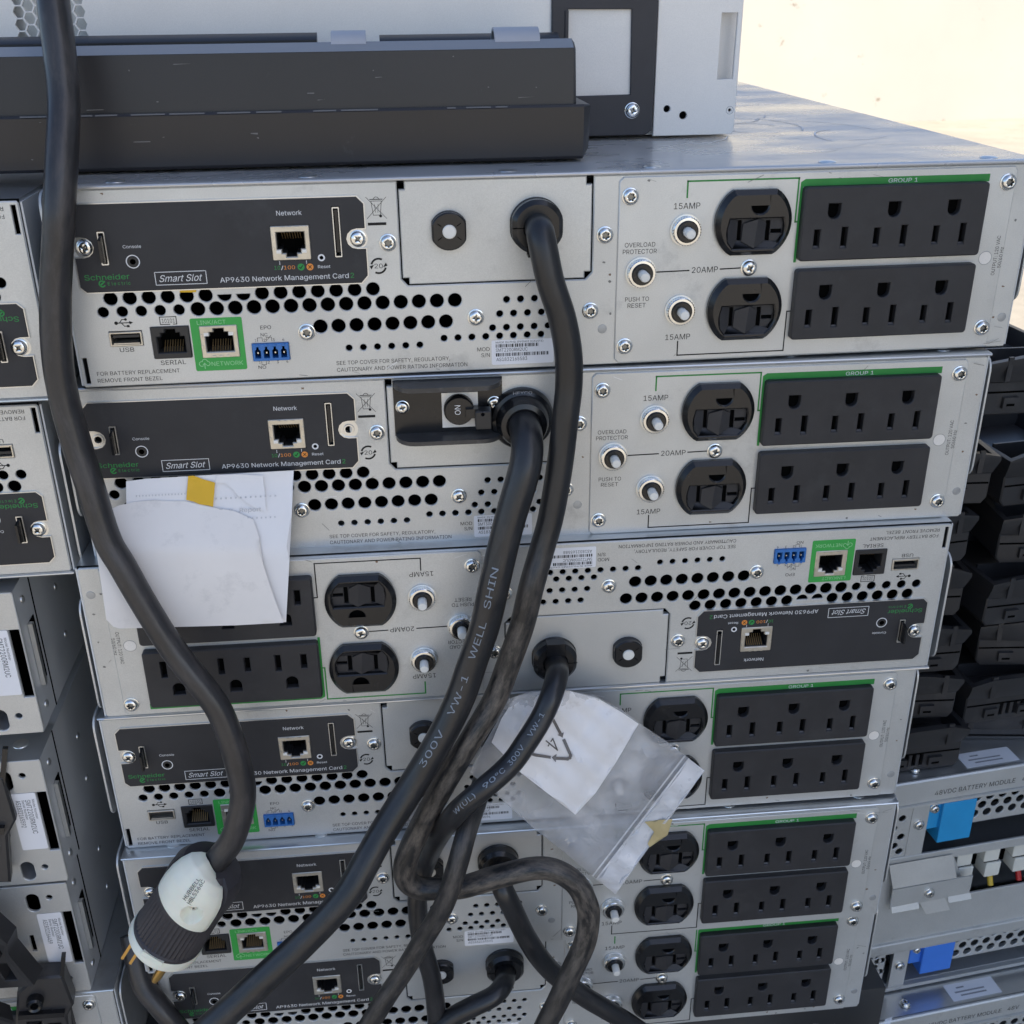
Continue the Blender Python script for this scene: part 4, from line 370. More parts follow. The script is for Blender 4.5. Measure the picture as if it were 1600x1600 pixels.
9~453~226,516 256,513 285,506 310,494 333,478 352,458 368,434 380,408 387,378 389,347 387,322 382,296 373,270 359,240 340,207 315,168 200,0 130,0 301,248 307,248 287,221 257,202 245,198 232,195 218,195 188,197 161,203 137,214 116,229 98,247 83,269 72,294 66,321 64,352 66,382 73,411 85,436 101,459 120,479 143,494 168,506 196,513 226,460 207,459 190,454 174,446 160,435 148,423 138,407 131,390 127,372 125,352 127,331 131,313 138,295 148,280 160,268 174,257 190,250 207,245 226,243 245,245 263,249 279,257 293,267 305,280 314,295 322,312 326,330 327,350 326,371 322,390 314,407 305,422 293,435 279,446 263,454 245,459 279,216~30,29,54 54,53,30 31,30,53 32,31,53 53,52,32 33,32,52 52,51,33 34,33,51 51,50,34 50,49,34 35,34,49 46,45,39 45,40,39 24,60,59 24,59,25 58,25,59 41,44,43 25,58,26 57,26,58 40,45,44 44,41,40 15,20,16 26,57,27 57,56,27 28,27,56 56,55,28 29,28,55 54,29,55 35,49,48 36,35,48 37,36,48 48,47,37 38,37,47 47,46,38 46,39,38 1,77,76 61,22,21 21,62,61 77,1,0 19,18,20 64,63,18 18,19,64 19,65,64 75,2,76 1,76,2 67,66,12 12,11,67 68,67,11 11,10,68 10,9,68 69,68,9 9,8,69 70,69,8 8,7,70 71,70,7 7,6,71 72,71,6 6,5,72 15,14,20 19,20,14 14,13,19 65,19,13 13,12,65 12,66,65 72,5,73 5,4,73 74,73,4 4,3,74 75,74,3 2,75,3 60,24,23 23,22,60 22,61,60 77,0,42 43,42,0 41,43,0 18,63,62 78,18,21 62,21,18 20,18,78 17,16,20 17,20,78
,~187~38,-119 68,71 137,71 84,-119~1,0,3 3,2,1
/~249~235,533 71,-76 14,-76 178,533~0,3,1 2,1,3
(~273~89,207 90,244 94,283 101,324 109,364 119,403 132,441 145,477 160,510 177,539 236,539 219,503 204,466 191,428 179,390 169,351 161,313 156,276 152,241 151,207 152,176 155,145 160,115 167,83 177,50 188,16 202,-19 218,-57 236,-96 177,-96 150,-46 128,4 111,55 99,106 92,156~34,33,21 21,20,34 0,34,20 20,19,0 1,0,19 19,18,1 2,1,18 28,27,29 12,11,8 9,8,11 11,10,9 29,27,30 27,26,30 26,25,30 31,30,25 25,24,31 32,31,24 24,23,32 33,32,23 23,22,33 21,33,22 2,18,17 3,2,17 17,16,3 4,3,16 16,15,4 5,4,15 15,14,5 6,5,14 14,13,6 7,6,13 13,12,7 12,8,7
)~273~37,-96 56,-56 72,-18 86,18 97,52 106,85 113,116 118,147 121,177 122,207 121,241 117,276 112,313 104,351 94,390 82,428 69,466 54,503 37,539 97,539 113,510 128,477 142,441 154,403 164,364 173,323 179,283 183,244 184,207 182,156 174,104 161,53 144,3 123,-47 97,-96~1,0,34 17,16,20 20,19,17 18,17,19 30,29,7 8,7,29 29,28,8 9,8,28 28,27,9 10,9,27 27,26,10 11,10,26 26,25,11 1,34,33 2,1,33 33,32,2 3,2,32 4,3,32 32,31,4 5,4,31 31,30,5 6,5,30 30,7,6 11,25,12 25,24,12 13,12,24 24,23,13 14,13,23 23,22,14 15,14,22 22,21,15 16,15,21 20,16,21
-~453~337,244 337,188 114,188 114,244~3,2,1 1,0,3
:~187~95,-4 83,-3 73,1 63,9 55,18 51,29 50,41 51,53 55,64 63,73 73,81 83,85 95,87 107,85 118,81 128,73 135,64 140,53 141,41 140,29 135,18 128,9 118,1 107,-3 95,271 83,272 73,277 63,284 55,294 51,304 50,316 51,328 55,339 63,349 73,356 83,360 95,362 107,360 118,356 128,349 135,339 140,328 141,316 140,304 135,294 128,284 118,277 107,272~4,3,5 6,5,3 7,6,9 9,8,7 30,29,28 1,0,2 2,0,3 6,3,0 9,6,0 11,10,9 30,28,27 27,26,30 35,34,30 31,30,34 34,33,31 32,31,33 22,21,23 15,14,13 24,47,46 19,18,20 18,17,16 43,42,44 42,41,40 20,18,21 15,13,18 18,16,15 45,44,46 37,46,44 44,42,37 42,40,37 38,37,40 40,39,38 23,21,0 21,18,0 18,13,0 9,0,13 11,9,13 12,11,13 26,25,24 24,46,26 46,37,26 30,26,37 35,30,37 37,36,35
*~453~201,223 206,331 114,272 89,315 186,365 89,415 114,459 206,400 201,509 250,509 246,400 337,459 362,415 266,365 362,315 337,272 246,331 250,223~1,7,4 1,4,2 3,2,4 4,7,5 6,5,7 13,15,14 15,13,16 10,16,13 13,12,10 12,11,10 1,0,17 17,16,1 7,1,16 16,10,7 10,9,7 8,7,9
°~316~158,283 138,285 119,290 101,298 84,310 70,324 59,340 50,358 45,377 43,397 45,418 50,437 59,455 70,472 84,486 101,497 119,506 138,511 158,513 179,511 198,506 216,497 232,486 246,472 257,455 266,437 271,418 273,397 271,377 266,358 257,340 246,324 232,310 216,298 198,290 179,285 158,334 190,343 213,366 218,376 221,386 222,397 221,409 218,420 213,430 190,453 180,458 170,461 158,462 147,461 136,458 126,453 103,430 98,420 96,409 95,397 103,366 126,343 136,338 147,335~9,8,55 10,9,55 55,54,10 54,53,10 11,10,53 12,11,53 0,36,1 36,59,1 1,59,2 59,58,2 15,51,50 16,15,50 50,49,16 49,17,16 2,58,3 58,57,3 4,3,57 5,4,57 57,56,5 6,5,56 7,6,56 8,7,56 55,8,56 12,53,52 13,12,52 14,13,52 52,51,14 51,15,14 18,48,47 18,47,19 37,35,34 34,33,37 45,21,46 21,20,46 47,46,20 19,47,20 29,28,40 41,40,28 28,27,41 42,41,27 27,26,42 26,25,42 43,42,25 25,24,43 37,33,32 38,37,32 32,31,38 31,30,38 39,38,30 30,29,39 29,40,39 43,24,44 24,23,44 45,44,23 23,22,45 21,45,22 36,0,35 35,37,36 17,49,48 48,18,17""".splitlines():
    c, adv, vs, fs = ln.split('~')
    LETTERS[c] = (int(adv), [tuple(map(int, p.split(','))) for p in vs.split()], [tuple(map(int, f.split(','))) for f in fs.split()])
CAPH = 509.0
def glyphs(t, shear=0.0, bold=0.0, space=1.0):
    pts, fs, pen = [], [], 0
    for c in t:
        if c == ' ': pen += 187; continue
        adv, v, f = LETTERS[c]; o = len(pts)
        pts += [(x + pen + shear * y, y) for x, y in v]; fs += [tuple(i + o for i in q) for q in f]; pen += adv * space
    x0 = min(p[0] for p in pts); return [(x - x0, y) for x, y in pts], fs, max(p[0] for p in pts) - x0

MESH = {}
def M(key, fn, smooth=35):
    if key not in MESH: MESH[key] = fn().mesh(key.split('|')[0], smooth)
    return MESH[key]
def obj(name, me, parent=None, loc=(0, 0, 0), rot=(0, 0, 0), label=None):
    if isinstance(me, MB): me = me.mesh(name)
    o = bpy.data.objects.new(name, me); COL.objects.link(o)
    o.location = [c * S for c in loc]; o.rotation_euler = rot
    if parent: o.parent = parent
    if label: o['label'] = label
    if name == 'lettering': o['kind'] = 'stuff'
    return o
def tag(o, label, cat, group=None):
    o['label'] = label; o['category'] = cat
    if group: o['group'] = group
    return o
def thing(name, label, cat, loc=(0, 0, 0), rot=(0, 0, 0), group=None):
    o = bpy.data.objects.new(name, None); COL.objects.link(o); o.empty_display_size = 0.02
    o.location = [c * S for c in loc]; o.rotation_euler = rot
    return tag(o, label, cat, group)
def struct(name, mb, kind='structure'):
    o = obj(name, mb); o['kind'] = kind; return o

# ------------------------------------------------------------------ setting: ground, far wall, an unseen cabin added to shade the stacks
GZ = -870.0
g = MB(); g.box(-40000, 40000, -30000, 60000, GZ - 200, GZ, 'concrete_ground'); struct('ground', g)
w_ = MB(); w_.box(-9000, 16000, 8600, 8900, GZ, GZ + 3200, 'concrete_wall', skip='b')
wall = tag(obj('concrete_wall', w_), 'sunlit cream concrete wall with small pits behind the stacked equipment', 'wall')
cp = MB(); cp.box(-9010, 16010, 8570, 8930, GZ + 3200, GZ + 3290, 'concrete_wall'); obj('coping', cp, wall)
b_ = MB(); b_.box(1350, 3900, -2000, 850, GZ, 2000, 'cabin_paint', skip='b')
bld = tag(obj('added_shade_cabin', b_), 'grey cabin added out of view right of the stacks to keep the sun off them', 'cabin')
rf = MB(); rf.box(1290, 3960, -2060, 910, 2000, 2070, 'cabin_paint'); obj('roof', rf, bld)
for y0 in (-1500, -200):
    wn = MB(); wn.box(1344, 1356, y0, y0 + 700, 700, 1400, 'dark_glass'); f = obj('window', wn, bld)
    fm = MB()
    for q in ((y0 - 50, y0, 650, 1450), (y0 + 700, y0 + 750, 650, 1450), (y0, y0 + 700, 650, 700), (y0, y0 + 700, 1400, 1450)): fm.box(1335, 1360, *q, 'machine_grey')
    obj('frame', fm, f)

# ------------------------------------------------------------------ small shared parts
def screw_mesh(style):
    def fn():
        b = MB()
        b.lathe([(3.75, 0.0), (3.75, 0.45), (3.3, 0.6)], 'screw_metal', 24)
        st = []
        n = 6 if style == 'star' else 4
        for i in range(n * 4):
            t = 2 * math.pi * i / (n * 4); k = i % 4
            r = (1.75, 1.55, 1.0, 1.55)[k] if n == 6 else (1.9, 0.75, 0.62, 0.75)[k]
            st.append((r * math.cos(t), r * math.sin(t)))
        b.plate(circle((0, 0), 3.35, 24), [st], 2.5, 0.5, 'screw_metal', ch=0.9, hch=0.12, wall='screw_recess')
        b.disc((0, 0), 2.0, 1.1, 'screw_recess', 12)
        return b
    return M('screw|' + style, fn, 50)
def screw(parent, u, v, w=0, style='star', ang=None, ox=216, k=1.0):
    o = obj('screw', screw_mesh(style), parent, (u - ox, -w, v), (0, ang if ang is not None else random.uniform(0, 6), 0)); o.scale = (k, k, k); return o

def port_mesh(kind):
    """an RJ socket, 16.4 wide and 14.6 high about its centre; kind: top contacts or bottom contacts, tin or black"""
    def fn():
        b = MB(); f = -1 if 'low' in kind else 1
        mt = 'port_black' if 'black' in kind else 'port_tin'
        hole = [(-5.9, 4.6 * f), (5.9, 4.6 * f), (5.9, -2.6 * f), (4.0, -2.6 * f), (4.0, -4.3 * f), (2.2, -4.3 * f), (2.2, -5.9 * f), (-2.2, -5.9 * f), (-2.2, -4.3 * f), (-4.0, -4.3 * f), (-4.0, -2.6 * f), (-5.9, -2.6 * f)]
        b.plate(rr(-8.2, 8.2, -7.3, 7.3, 0.5, 2), [hole], 0.5, -1.0, mt, ch=0.3, hch=0.4)
        b.plate(hole, [offset(ccw(hole), -0.05)], -0.9, -9.0, 'port_black')
        b.rect(-6.5, 6.5, -6.5, 6.5, -9.0, 'void')
        for i in range(8):
            u = -3.9 + i * 1.11; v0, v1 = sorted((4.4 * f, 1.0 * f))
            b.add([b.P(u, 4.5 * f, -1.2), b.P(u + 0.4, 4.5 * f, -1.2), b.P(u + 0.4, 0.6 * f, -6.5), b.P(u, 0.6 * f, -6.5)], [(0, 1, 2, 3)], 'contact')
        if 'black' not in kind:
            for x in (-6.4, 6.4): b.pbox(min(x, x * 0.68), max(x, x * 0.68), min(-4.2 * f, -2.8 * f), max(-4.2 * f, -2.8 * f), 0.45, 0.8, 'pin_white')
            for x in (-3, 0, 3): b.pbox(x - 0.7, x + 0.7, 6.2 if f > 0 else -6.9, 6.9 if f > 0 else -6.2, 0.4, 1.0, mt)
            for x in (-7.9, 7.1):
                for z in (-3, 2): b.pbox(x, x + 0.8, z, z + 1.6, 0.4, 0.9, mt)
        return b
    return M('port|' + kind, fn)

VENTS_BIG, VENTS_SMALL, HALF = [], [], []
for i in range(15):
    (HALF if i in (6, 7) else VENTS_BIG).append((18.3 + 8.03 * i, 39.4, 2.95))
for i in range(20): VENTS_BIG.append((14.3 + 8.02 * i, 33.6 - 0.03 * i, 2.35 if i < 5 else 3.1))
for i in range(8): VENTS_BIG.append((106.5 + 7.98 * i, 23.5, 3.1))
for i in range(6): VENTS_SMALL.append((118.4 + 6.35 * i, 13.1, 1.5))
for v, u0, n in ((32.4, 189.9, 5), (26.0, 186.7, 5), (19.6, 183.4, 6), (15.7, 161.2, 9)):
    for i in range(n): VENTS_SMALL.append((u0 + 6.33 * i, v, 1.55))

def rear_panel():
    b = MB(216)
    outer = [(1.5, 0), (430.5, 0), (431.4, 1), (431.4, 84.2), (430.4, 85.2), (228.5, 85.2), (228.5, 43.4), (225.5, 40.2), (146.2, 40.2), (143.5, 43.4), (143.5, 85.2), (1.5, 85.2), (0.6, 84.2), (0.6, 1)]
    holes = [circle((u, v), r, 18) for u, v, r in VENTS_BIG] + [circle((u, v), r, 12) for u, v, r in VENTS_SMALL]
    for u, v, r in HALF: holes.append([(u + r * math.cos(R(180 + 180 * i / 9)), v + r * math.sin(R(180 + 180 * i / 9))) for i in range(10)])
    holes += [box2(2.0, 3.9, 1.6, 13.5), box2(9.5, 126, 46, 76), box2(15.2, 29.2, 18.4, 25), box2(33, 49.4, 12.3, 26.2), box2(54, 70, 12.2, 25.2), box2(75.8, 91.8, 9.2, 16.9)]
    b.plate(outer, holes, 0, -1.2, 'zinc_panel', ch=0.5, hch=0.28)
    for u, v in ((382.9, 0.0), (427.2, 14.5), (233.8, 17)):
        if v: b.lathe([(2.2, -0.05), (2.0, 0.18), (1.0, 0.3), (0.01, 0.3)], 'zinc_old', 14, (u, v))
    return b
def chassis():
    b = MB(216)
    b.box(-215.6, 215.6, 1.3, 640, -0.8, 85.0, 'zinc_cover', skip='f')
    b.box(-214.4, 214.4, 1.3, 40, 0.2, 84.2, 'inside_steel', skip='fk')
    b.box(-214.4, 214.4, 40, 41, 0.2, 84.2, 'void')
    return b
def inner_parts():                                   # what shows dimly through the vent holes: a board edge, a heat sink
    b = MB(216); rd = random.Random(3)
    for i in range(14):
        x = -200 + i * 15 + rd.uniform(-3, 3)
        b.box(x, x + rd.uniform(3, 9), 14, 20 + rd.uniform(0, 10), 6 + rd.uniform(0, 10), 40 + rd.uniform(-4, 30), rd.choice(('void', 'inside_steel', 'inside_steel', 'port_black')))
    return b
def top_cover(film=False):
    b = MB(216); mt = 'zinc_cover_film' if film else 'zinc_cover'
    prof = [(-0.4, 85.35), (-0.9, 85.7), (-1.0, 86.2), (-0.7, 86.7), (0.2, 86.95), (3.2, 87.0), (6.0, 86.75), (640, 86.75)]
    pts = [(x, y, z) for x in (-216.4, 216.4) for y, z in prof]; n = len(prof)
    b.add(pts, [(i, i + n, i + n + 1, i + 1) for i in range(n - 1)], mt)
    b.add([(x, y, 85.35) for x in (-216.4, 216.4) for y in (-0.4, 640)], [(0, 1, 3, 2)], 'zinc_cover')
    for x in (-216.4, 216.4):
        b.add([(x, y, z) for y, z in prof] + [(x, 640, 85.35)], [tuple(range(n + 1))], 'zinc_cover')
        s = 1 if x > 0 else -1
        b.box(min(x - s * 0.7, x + s * 0.1), max(x - s * 0.7, x + s * 0.1), 1.5, 640, 0.6, 85.35, 'zinc_side')
    return b
def rivet_mesh():
    def fn():
        b = MB(); b.lathe([(4.2, 0.0), (4.0, 0.4), (2.6, 0.9), (0.01, 1.0)], 'bare_edge', 16, axis='z'); return b
    return M('rivet', fn)
def side_rail(s):
    def fn():
        b = MB(216)
        x = 217.2 * s; e1, e2 = (2.4, 3.4) if s < 0 else (0.9, 1.8)
        out = rr(6, 80, 6, 80, 5, 4)
        pts = [(y, z) for y, z in rr(2, 150, 20, 84, 7, 4)]
        q = ccw(pts)
        for xx, fl in ((x + e1 * s, 0), (x + e2 * s, 1)):
            b.add([(xx, y, z) for y, z in q], [tuple(range(len(q)))], 'zinc_old')
        n = len(q)
        b.add([(xx, y, z) for xx in (x + e1 * s, x + e2 * s) for y, z in q], [(i, (i + 1) % n, n + (i + 1) % n, n + i) for i in range(n)], 'zinc_panel')
        b.box(min(x - .6 * s, x + e1 * s), max(x - .6 * s, x + e1 * s), 20, 140, 40, 60, 'zinc_old')
        return b
    return M('side_rail|%d' % s, fn)

# ---- network card
def card_plate():
    b = MB(216)
    def notch(u, d, vc): return [(u, vc + 4.4 * 1), (u + d * 3.6, vc + 4.4)] + [(u + d * (3.6 + 4.6 * math.sin(R(t))), vc + 4.4 * math.cos(R(t))) for t in range(30, 151, 30)] + [(u + d * 3.6, vc - 4.4), (u, vc - 4.4)]
    out = [(9.4, 42.6), (126.0, 42.6), (128.9, 45.8)] + notch(128.9, -1, 61.7)[::-1] + [(128.9, 76.4), (126.0, 79.4), (9.8, 79.4), (7.0, 76.6)] + notch(7.0, 1, 61.7) + [(7.0, 45.0)]
    holes = [box2(88.8, 105.4, 53.5, 68.3), box2(17.4, 20.6, 54, 68.4), box2(115.3, 118.6, 53.9, 75.7), circle((30.4, 55.3), 2.3, 14), circle((109.5, 54.2), 0.75, 10)]
    b.plate(out, holes, 1.1, 0.05, 'card_black', ch=0.25, hch=0.1)
    o2 = offset(ccw(out), 0.45); b.plate(o2, [ccw(out)], 0.75, 0.04, 'bare_edge')
    b.box(-216 + 11, -216 + 125, 9, 10, 47, 75, 'void')
    for u in (11.7, 125.2): b.lathe([(1.9, 0.06), (4.7, 0.06)], 'bare_edge', 20, (u, 61.7))
    return b
def grip(long):
    def fn():
        b = MB(); h = 10.6 if long else 7.0
        b.plate(rr(-1.5, 1.5, -h, h, 0.3, 2), [rr(-1.1, 1.1, -h + 0.5, h - 0.5, 0.3, 2)], 1.35, -4, 'bare_edge')
        if long: b.pbox(-0.55, 0.75, -h + 2.2, h - 1.0, -4, 1.9, 'gloss_black')
        else: b.add([(-0.7, -0.6, h - 1), (0.7, -0.6, h - 1), (0.7, -7, h - 2.6), (-0.3, -7, h - 2.6), (-0.7, -0.6, -h + 1), (0.7, -0.6, -h + 1), (0.7, -7, -h + 2.2), (-0.3, -7, -h + 2.2)], [(0, 1, 2, 3), (4, 7, 6, 5), (3, 2, 6, 7), (0, 3, 7, 4), (1, 5, 6, 2)], 'gloss_black')
        return b
    return M('grip_handle|%d' % long, fn)
def card_lettering():
    b = MB(216); w = 1.16; t = 'print_white'
    b.text('Network', 92.2, 102.8, 72.6, 1.95, w, t); b.text('Console', 27.2, 34.7, 61.0, 1.3, w, t)
    b.line([(38.6, 44.9), (60.0, 44.9), (60.0, 50.4), (38.6, 50.4), (38.6, 44.9)], 0.3, w, t)
    b.text('Smart Slot', 40.2, 58.3, 46.2, 2.9, w, t, shear=0.38, bold=0.01)
    b.text('AP9630 Network Management Card', 65.6, 120.6, 45.0, 2.15, w, t); b.text('2', 121.4, 122.9, 45.0, 2.15, w, 'print_logo_green')
    b.text('10', 89.1, 91.6, 49.7, 1.6, w, 'print_logo_green'); b.text('/', 91.9, 93.0, 49.7, 1.6, w, t); b.text('100', 93.2, 97.9, 49.7, 1.6, w, 'print_orange')
    b.disc((100.5, 50.5), 1.5, w, 'print_logo_green'); b.disc((104.3, 50.4), 1.5, w, 'print_orange')
    b.line([(99.8, 50.4), (100.3, 49.9), (101.2, 51.1)], 0.35, w + .03, 'print_black'); b.line([(103.7, 49.8), (104.9, 51)], 0.3, w + .03, 'print_black'); b.line([(103.7, 51), (104.9, 49.8)], 0.3, w + .03, 'print_black')
    b.text('Reset', 107.7, 113.0, 49.7, 1.3, w, t)
    b.line([(91.6, 53.2), (91.6, 51.8)], 0.22, w, t); b.line([(103.0, 53.2), (103.0, 51.9)], 0.22, w, t)
    b.arc((30.4, 55.3), 2.7, 0, 360, 0.45, w, t); b.arc((109.5, 54.2), 1.2, 0, 360, 0.7, w, t)
    g = 'print_logo_green'
    b.text('Schneider', 9.4, 28.0, 48.0, 2.25, w, g, bold=0.012); b.text('Electric', 18.6, 28.0, 45.6, 1.4, w, g, space=1.5)
    b.arc((16.3, 46.3), 1.25, 60, 330, 0.55, w, g); b.line([(15.4, 45.6), (17.3, 47.2)], 0.6, w, g)
    return b
def jack():
    b = MB(); b.lathe([(1.25, 0.4), (2.2, 0.4), (2.2, -1)], 'port_black', 16); b.lathe([(1.25, 0.4), (1.25, -5)], 'void', 16); b.disc((0, 0), 1.25, -4, 'void', 12); return b

# ---- other ports on the rear panel
def usb():
    b = MB(); b.plate(rr(-7, 7, -3.2, 3.2, 0.4, 2), [rr(-6.3, 6.3, -2.5, 2.5, 0.3, 2)], 0.7, -9, 'port_tin', ch=0.2)
    b.pbox(-5.6, 5.6, 0.4, 1.6, -8, -0.4, 'port_black'); b.pbox(-5.6, 5.6, -2.4, -1.9, -6, 0.2, 'port_tin'); b.rect(-6.4, 6.4, -2.6, 2.6, -8.6, 'void'); return b
def terminal():
    b = MB(); hs = []
    for i in range(4):
        c = -5.7 + i * 3.8; hs.append([(c - 1.3, -2.6), (c + 1.3, -2.6), (c + 1.3, 1.0), (c + 0.55, 1.6), (c + 0.55, 2.7), (c - 0.55, 2.7), (c - 0.55, 1.6), (c - 1.3, 1.0)])
    b.plate(box2(-8, 8, -3.9, 3.9), hs, 1.4, -2, 'terminal_blue', ch=0.25)
    for i in range(4):
        c = -5.7 + i * 3.8
        b.rect(c - 1.4, c + 1.4, -2.7, 2.8, -5, 'void'); b.plate(box2(c - 1.35, c + 1.35, -2.65, 2.75), [box2(c - 1.3, c + 1.3, -2.6, 2.7)], -2, -5, 'terminal_blue')
        b.pbox(c - 0.3, c + 0.3, -0.6, 0.1, -5, 0.6, 'bare_edge'); b.pbox(c - 0.5, c + 0.5, 2.9, 3.9, 1.4, 1.9, 'terminal_blue')
    return b
def panel_lettering():
    b = MB(216); w = 0.06; k = 'print_black'
    b.text('FOR BATTERY REPLACEMENT', 7.2, 43.0, 5.3, 1.75, w, k); b.text('REMOVE FRONT BEZEL', 7.0, 35.0, 2.1, 1.75, w, k)
    b.text('USB', 18.7, 24.8, 15.7, 1.9, w, k); b.text('SERIAL', 35.3, 46.2, 9.0, 2.0, w, k)
    b.text('EPO', 80.2, 84.9, 23.3, 1.7, w, k); b.text('NC', 80.0, 83.0, 20.1, 1.5, w, k); b.text('NO', 77.5, 80.9, 5.2, 1.5, w, k)
    for i, (c, x) in enumerate((('1', 77.3), ('2', 81.0), ('3', 85.0), ('4', 89.2))): b.text(c, x, x + (0.5 if c == '1' else 0.9), 17.7, 1.3, w, k); b.text(c, x + 0.8, x + (1.3 if c == '1' else 1.7), 7.5, 1.3, w, k)
    b.line([(78.4, 17.9), (78.4, 19.5), (80.5, 19.5), (80.5, 17.9)], 0.2, w, k); b.line([(82.3, 17.9), (82.3, 19.6), (84.6, 19.6), (84.6, 17.9)], 0.2, w, k); b.line([(82.6, 18.4), (84.4, 20.4)], 0.2, w, k)
    b.line([(79.2, 8.6), (79.2, 7.1), (81.2, 7.1), (81.2, 8.6)], 0.2, w, k)
    b.text('SEE TOP COVER FOR SAFETY, REGULATORY,', 112.2, 163.6, 5.4, 1.8, w, k); b.text('CAUTIONARY AND POWER RATING INFORMATION', 112.2, 171.4, 2.2, 1.8, w, k)
    b.text('MOD', 176.1, 181.8, 8.9, 1.8, w, k); b.text('S/N', 177.9, 181.8, 6.1, 1.8, w, k)
    b.arc((133.8, 49.5), 3.15, 60, 165, 0.85, w, k); b.arc((133.8, 49.5), 3.15, 240, 345, 0.85, w, k); b.text('20', 132.0, 135.6, 48.5, 2.0, w, k, bold=0.02)
    b.flat([(129.9, 49.5), (131.9, 50.1), (130.6, 48.1)], w, k); b.flat([(137.7, 49.5), (135.7, 48.9), (137.0, 50.9)], w, k)
    # crossed-out bin
    b.line([(130.1, 78.9), (138.5, 69.8)], 0.2, w, k); b.line([(138.6, 78.7), (130.2, 69.9)], 0.2, w, k); b.rect(130.3, 138.2, 67.0, 68.2, w, k)
    b.line([(132.2, 77.2), (132.9, 71.3), (135.9, 71.3), (136.6, 77.2), (132.2, 77.2)], 0.22, w, k); b.line([(131.8, 77.9), (137.0, 77.9)], 0.35, w, k); b.arc((134.4, 77.7), 1.2, 0, 180, 0.25, w, k, 8)
    b.disc((136.0, 70.9), 0.65, w, k, 10); b.line([(133.6, 76), (133.9, 72.4)], 0.16, w, k); b.line([(135.2, 76), (134.9, 72.4)], 0.16, w, k)
    # usb trident
    b.line([(18.9, 28.7), (25.0, 28.7)], 0.4, w, k); b.flat([(24.6, 27.9), (26.2, 28.7), (24.6, 29.5)], w, k); b.disc((19.0, 28.7), 0.8, w, k, 12)
    b.line([(20.4, 28.7), (21.6, 30.2), (23.0, 30.2)], 0.35, w, k); b.disc((23.2, 30.2), 0.6, w, k, 10); b.line([(21.2, 28.7), (22.4, 27.2), (23.6, 27.2)], 0.35, w, k); b.rect(23.4, 24.5, 26.7, 27.7, w, k)
    # serial sign
    b.line([(37.6, 27.3), (37.6, 30.6), (44.6, 30.6), (44.6, 27.3), (43.2, 27.3)], 0.35, w, k); b.line([(37.6, 27.3), (41.6, 27.3)], 0.35, w, k); b.text('10101', 38.4, 43.9, 28.0, 1.8, w, k, bold=0.02)
    return b
def green_label():
    b = MB(216); b.plate(rr(50.2, 72.6, 5.4, 29.4, 0.8, 3), [box2(53.9, 70.1, 12.1, 25.3)], 0.12, 0.02, 'label_green')
    g = 'print_pale_green'
    b.text('LINK/ACT', 53.2, 65.6, 26.6, 1.75, 0.17, g); b.text('NETWORK', 57.2, 71.0, 7.6, 1.9, 0.17, g)
    b.arc((53.0, 8.7), 1.1, 60, 300, 0.3, 0.17, g, 10); b.arc((54.4, 9.6), 1.2, 0, 180, 0.3, 0.17, g, 10); b.arc((55.6, 8.8), 1.0, -120, 100, 0.3, 0.17, g, 10); b.line([(54.2, 6.6), (54.2, 9.0)], 0.35, 0.17, g); b.line([(53.5, 8.2), (54.2, 9.1), (54.9, 8.2)], 0.3, 0.17, g)
    return b
def sticker(model, serial, seed):
    b = MB(216); rd = random.Random(seed)
    b.plate(rr(182.7, 211.3, 2.2, 13.7, 0.7, 3), [], 0.14, 0.02, 'sticker'); k = 'print_black'; w = 0.18
    b.text('MADE IN PHILIPPINES (CAVITE)', 184.6, 206.5, 12.3, 0.85, w, k)
    for v, n0 in ((10.3, 204), (6.1, 209)):
        u = 184.6
        while u < n0:
            a = rd.choice((0.2, 0.2, 0.4, 0.6)); b.rect(u, u + a, v, v + 1.6, w, k); u += a + rd.choice((0.25, 0.25, 0.45))
    b.text(model, 184.6, 199.2, 8.3, 1.6, w, k, bold=0.01); b.text(serial, 184.8, 199.0, 3.9, 1.6, w, k, bold=0.01)
    return b
def sticker_plain(): pass

# ---- inlet plate with cord gland and fuse button
def inlet():
    b = MB(216); b.plate([(146.9, 40.8), (225.1, 40.8), (225.1, 43.6), (227.9, 43.6), (227.9, 81.6), (225.4, 81.6), (225.4, 85.1), (146.6, 85.1), (146.6, 81.6), (144.1, 81.6), (144.1, 43.6), (146.9, 43.6)], [circle((203.2, 65), 10.6, 28, 10.3), circle((165, 64), 7.0, 24, 6.4)], -0.2, -3.0, 'zinc_panel', ch=0.45)
    b.pbox(143.6, 228.4, 40.3, 85.1, -5.2, -5.0, 'void'); return b
def gland(big):
    def fn():
        b = MB(); 
        if big:
            b.lathe([(15.0, 0), (15.0, 3.0), (14.2, 4.6), (12.6, 5.2), (11.6, 9.5), (10.6, 11.6), (8.4, 12.2), (7.2, 11.6), (7.2, 0)], 'gloss_black', 44)
            b.text('HEYCO', -4.4, 4.4, 12.9, 1.5, 4.9, 'print_grey')
        else:
            b.plate(circle((0, 0), 11.7, 40, 11.1), [circle((0, -0.3), 5.7, 24)], 7.2, 0, 'gloss_black', ch=1.9, hch=0.8)
            b.plate(circle((0, 0), 12.0, 40, 11.5), [circle((0, 0), 11.0, 24)], 1.5, 0, 'gloss_black', ch=0.5)
            b.pbox(-4.6, 4.6, -12.4, -5.2, 3.0, 8.4, 'gloss_black'); b.pbox(-4.9, -4.6, -11.2, -5, 7.1, 7.5, 'void')
            b.pbox(-11.2, -5, -0.2, 0.2, 6.9, 7.25, 'void')
        return b
    return M('cord_gland|%d' % big, fn)
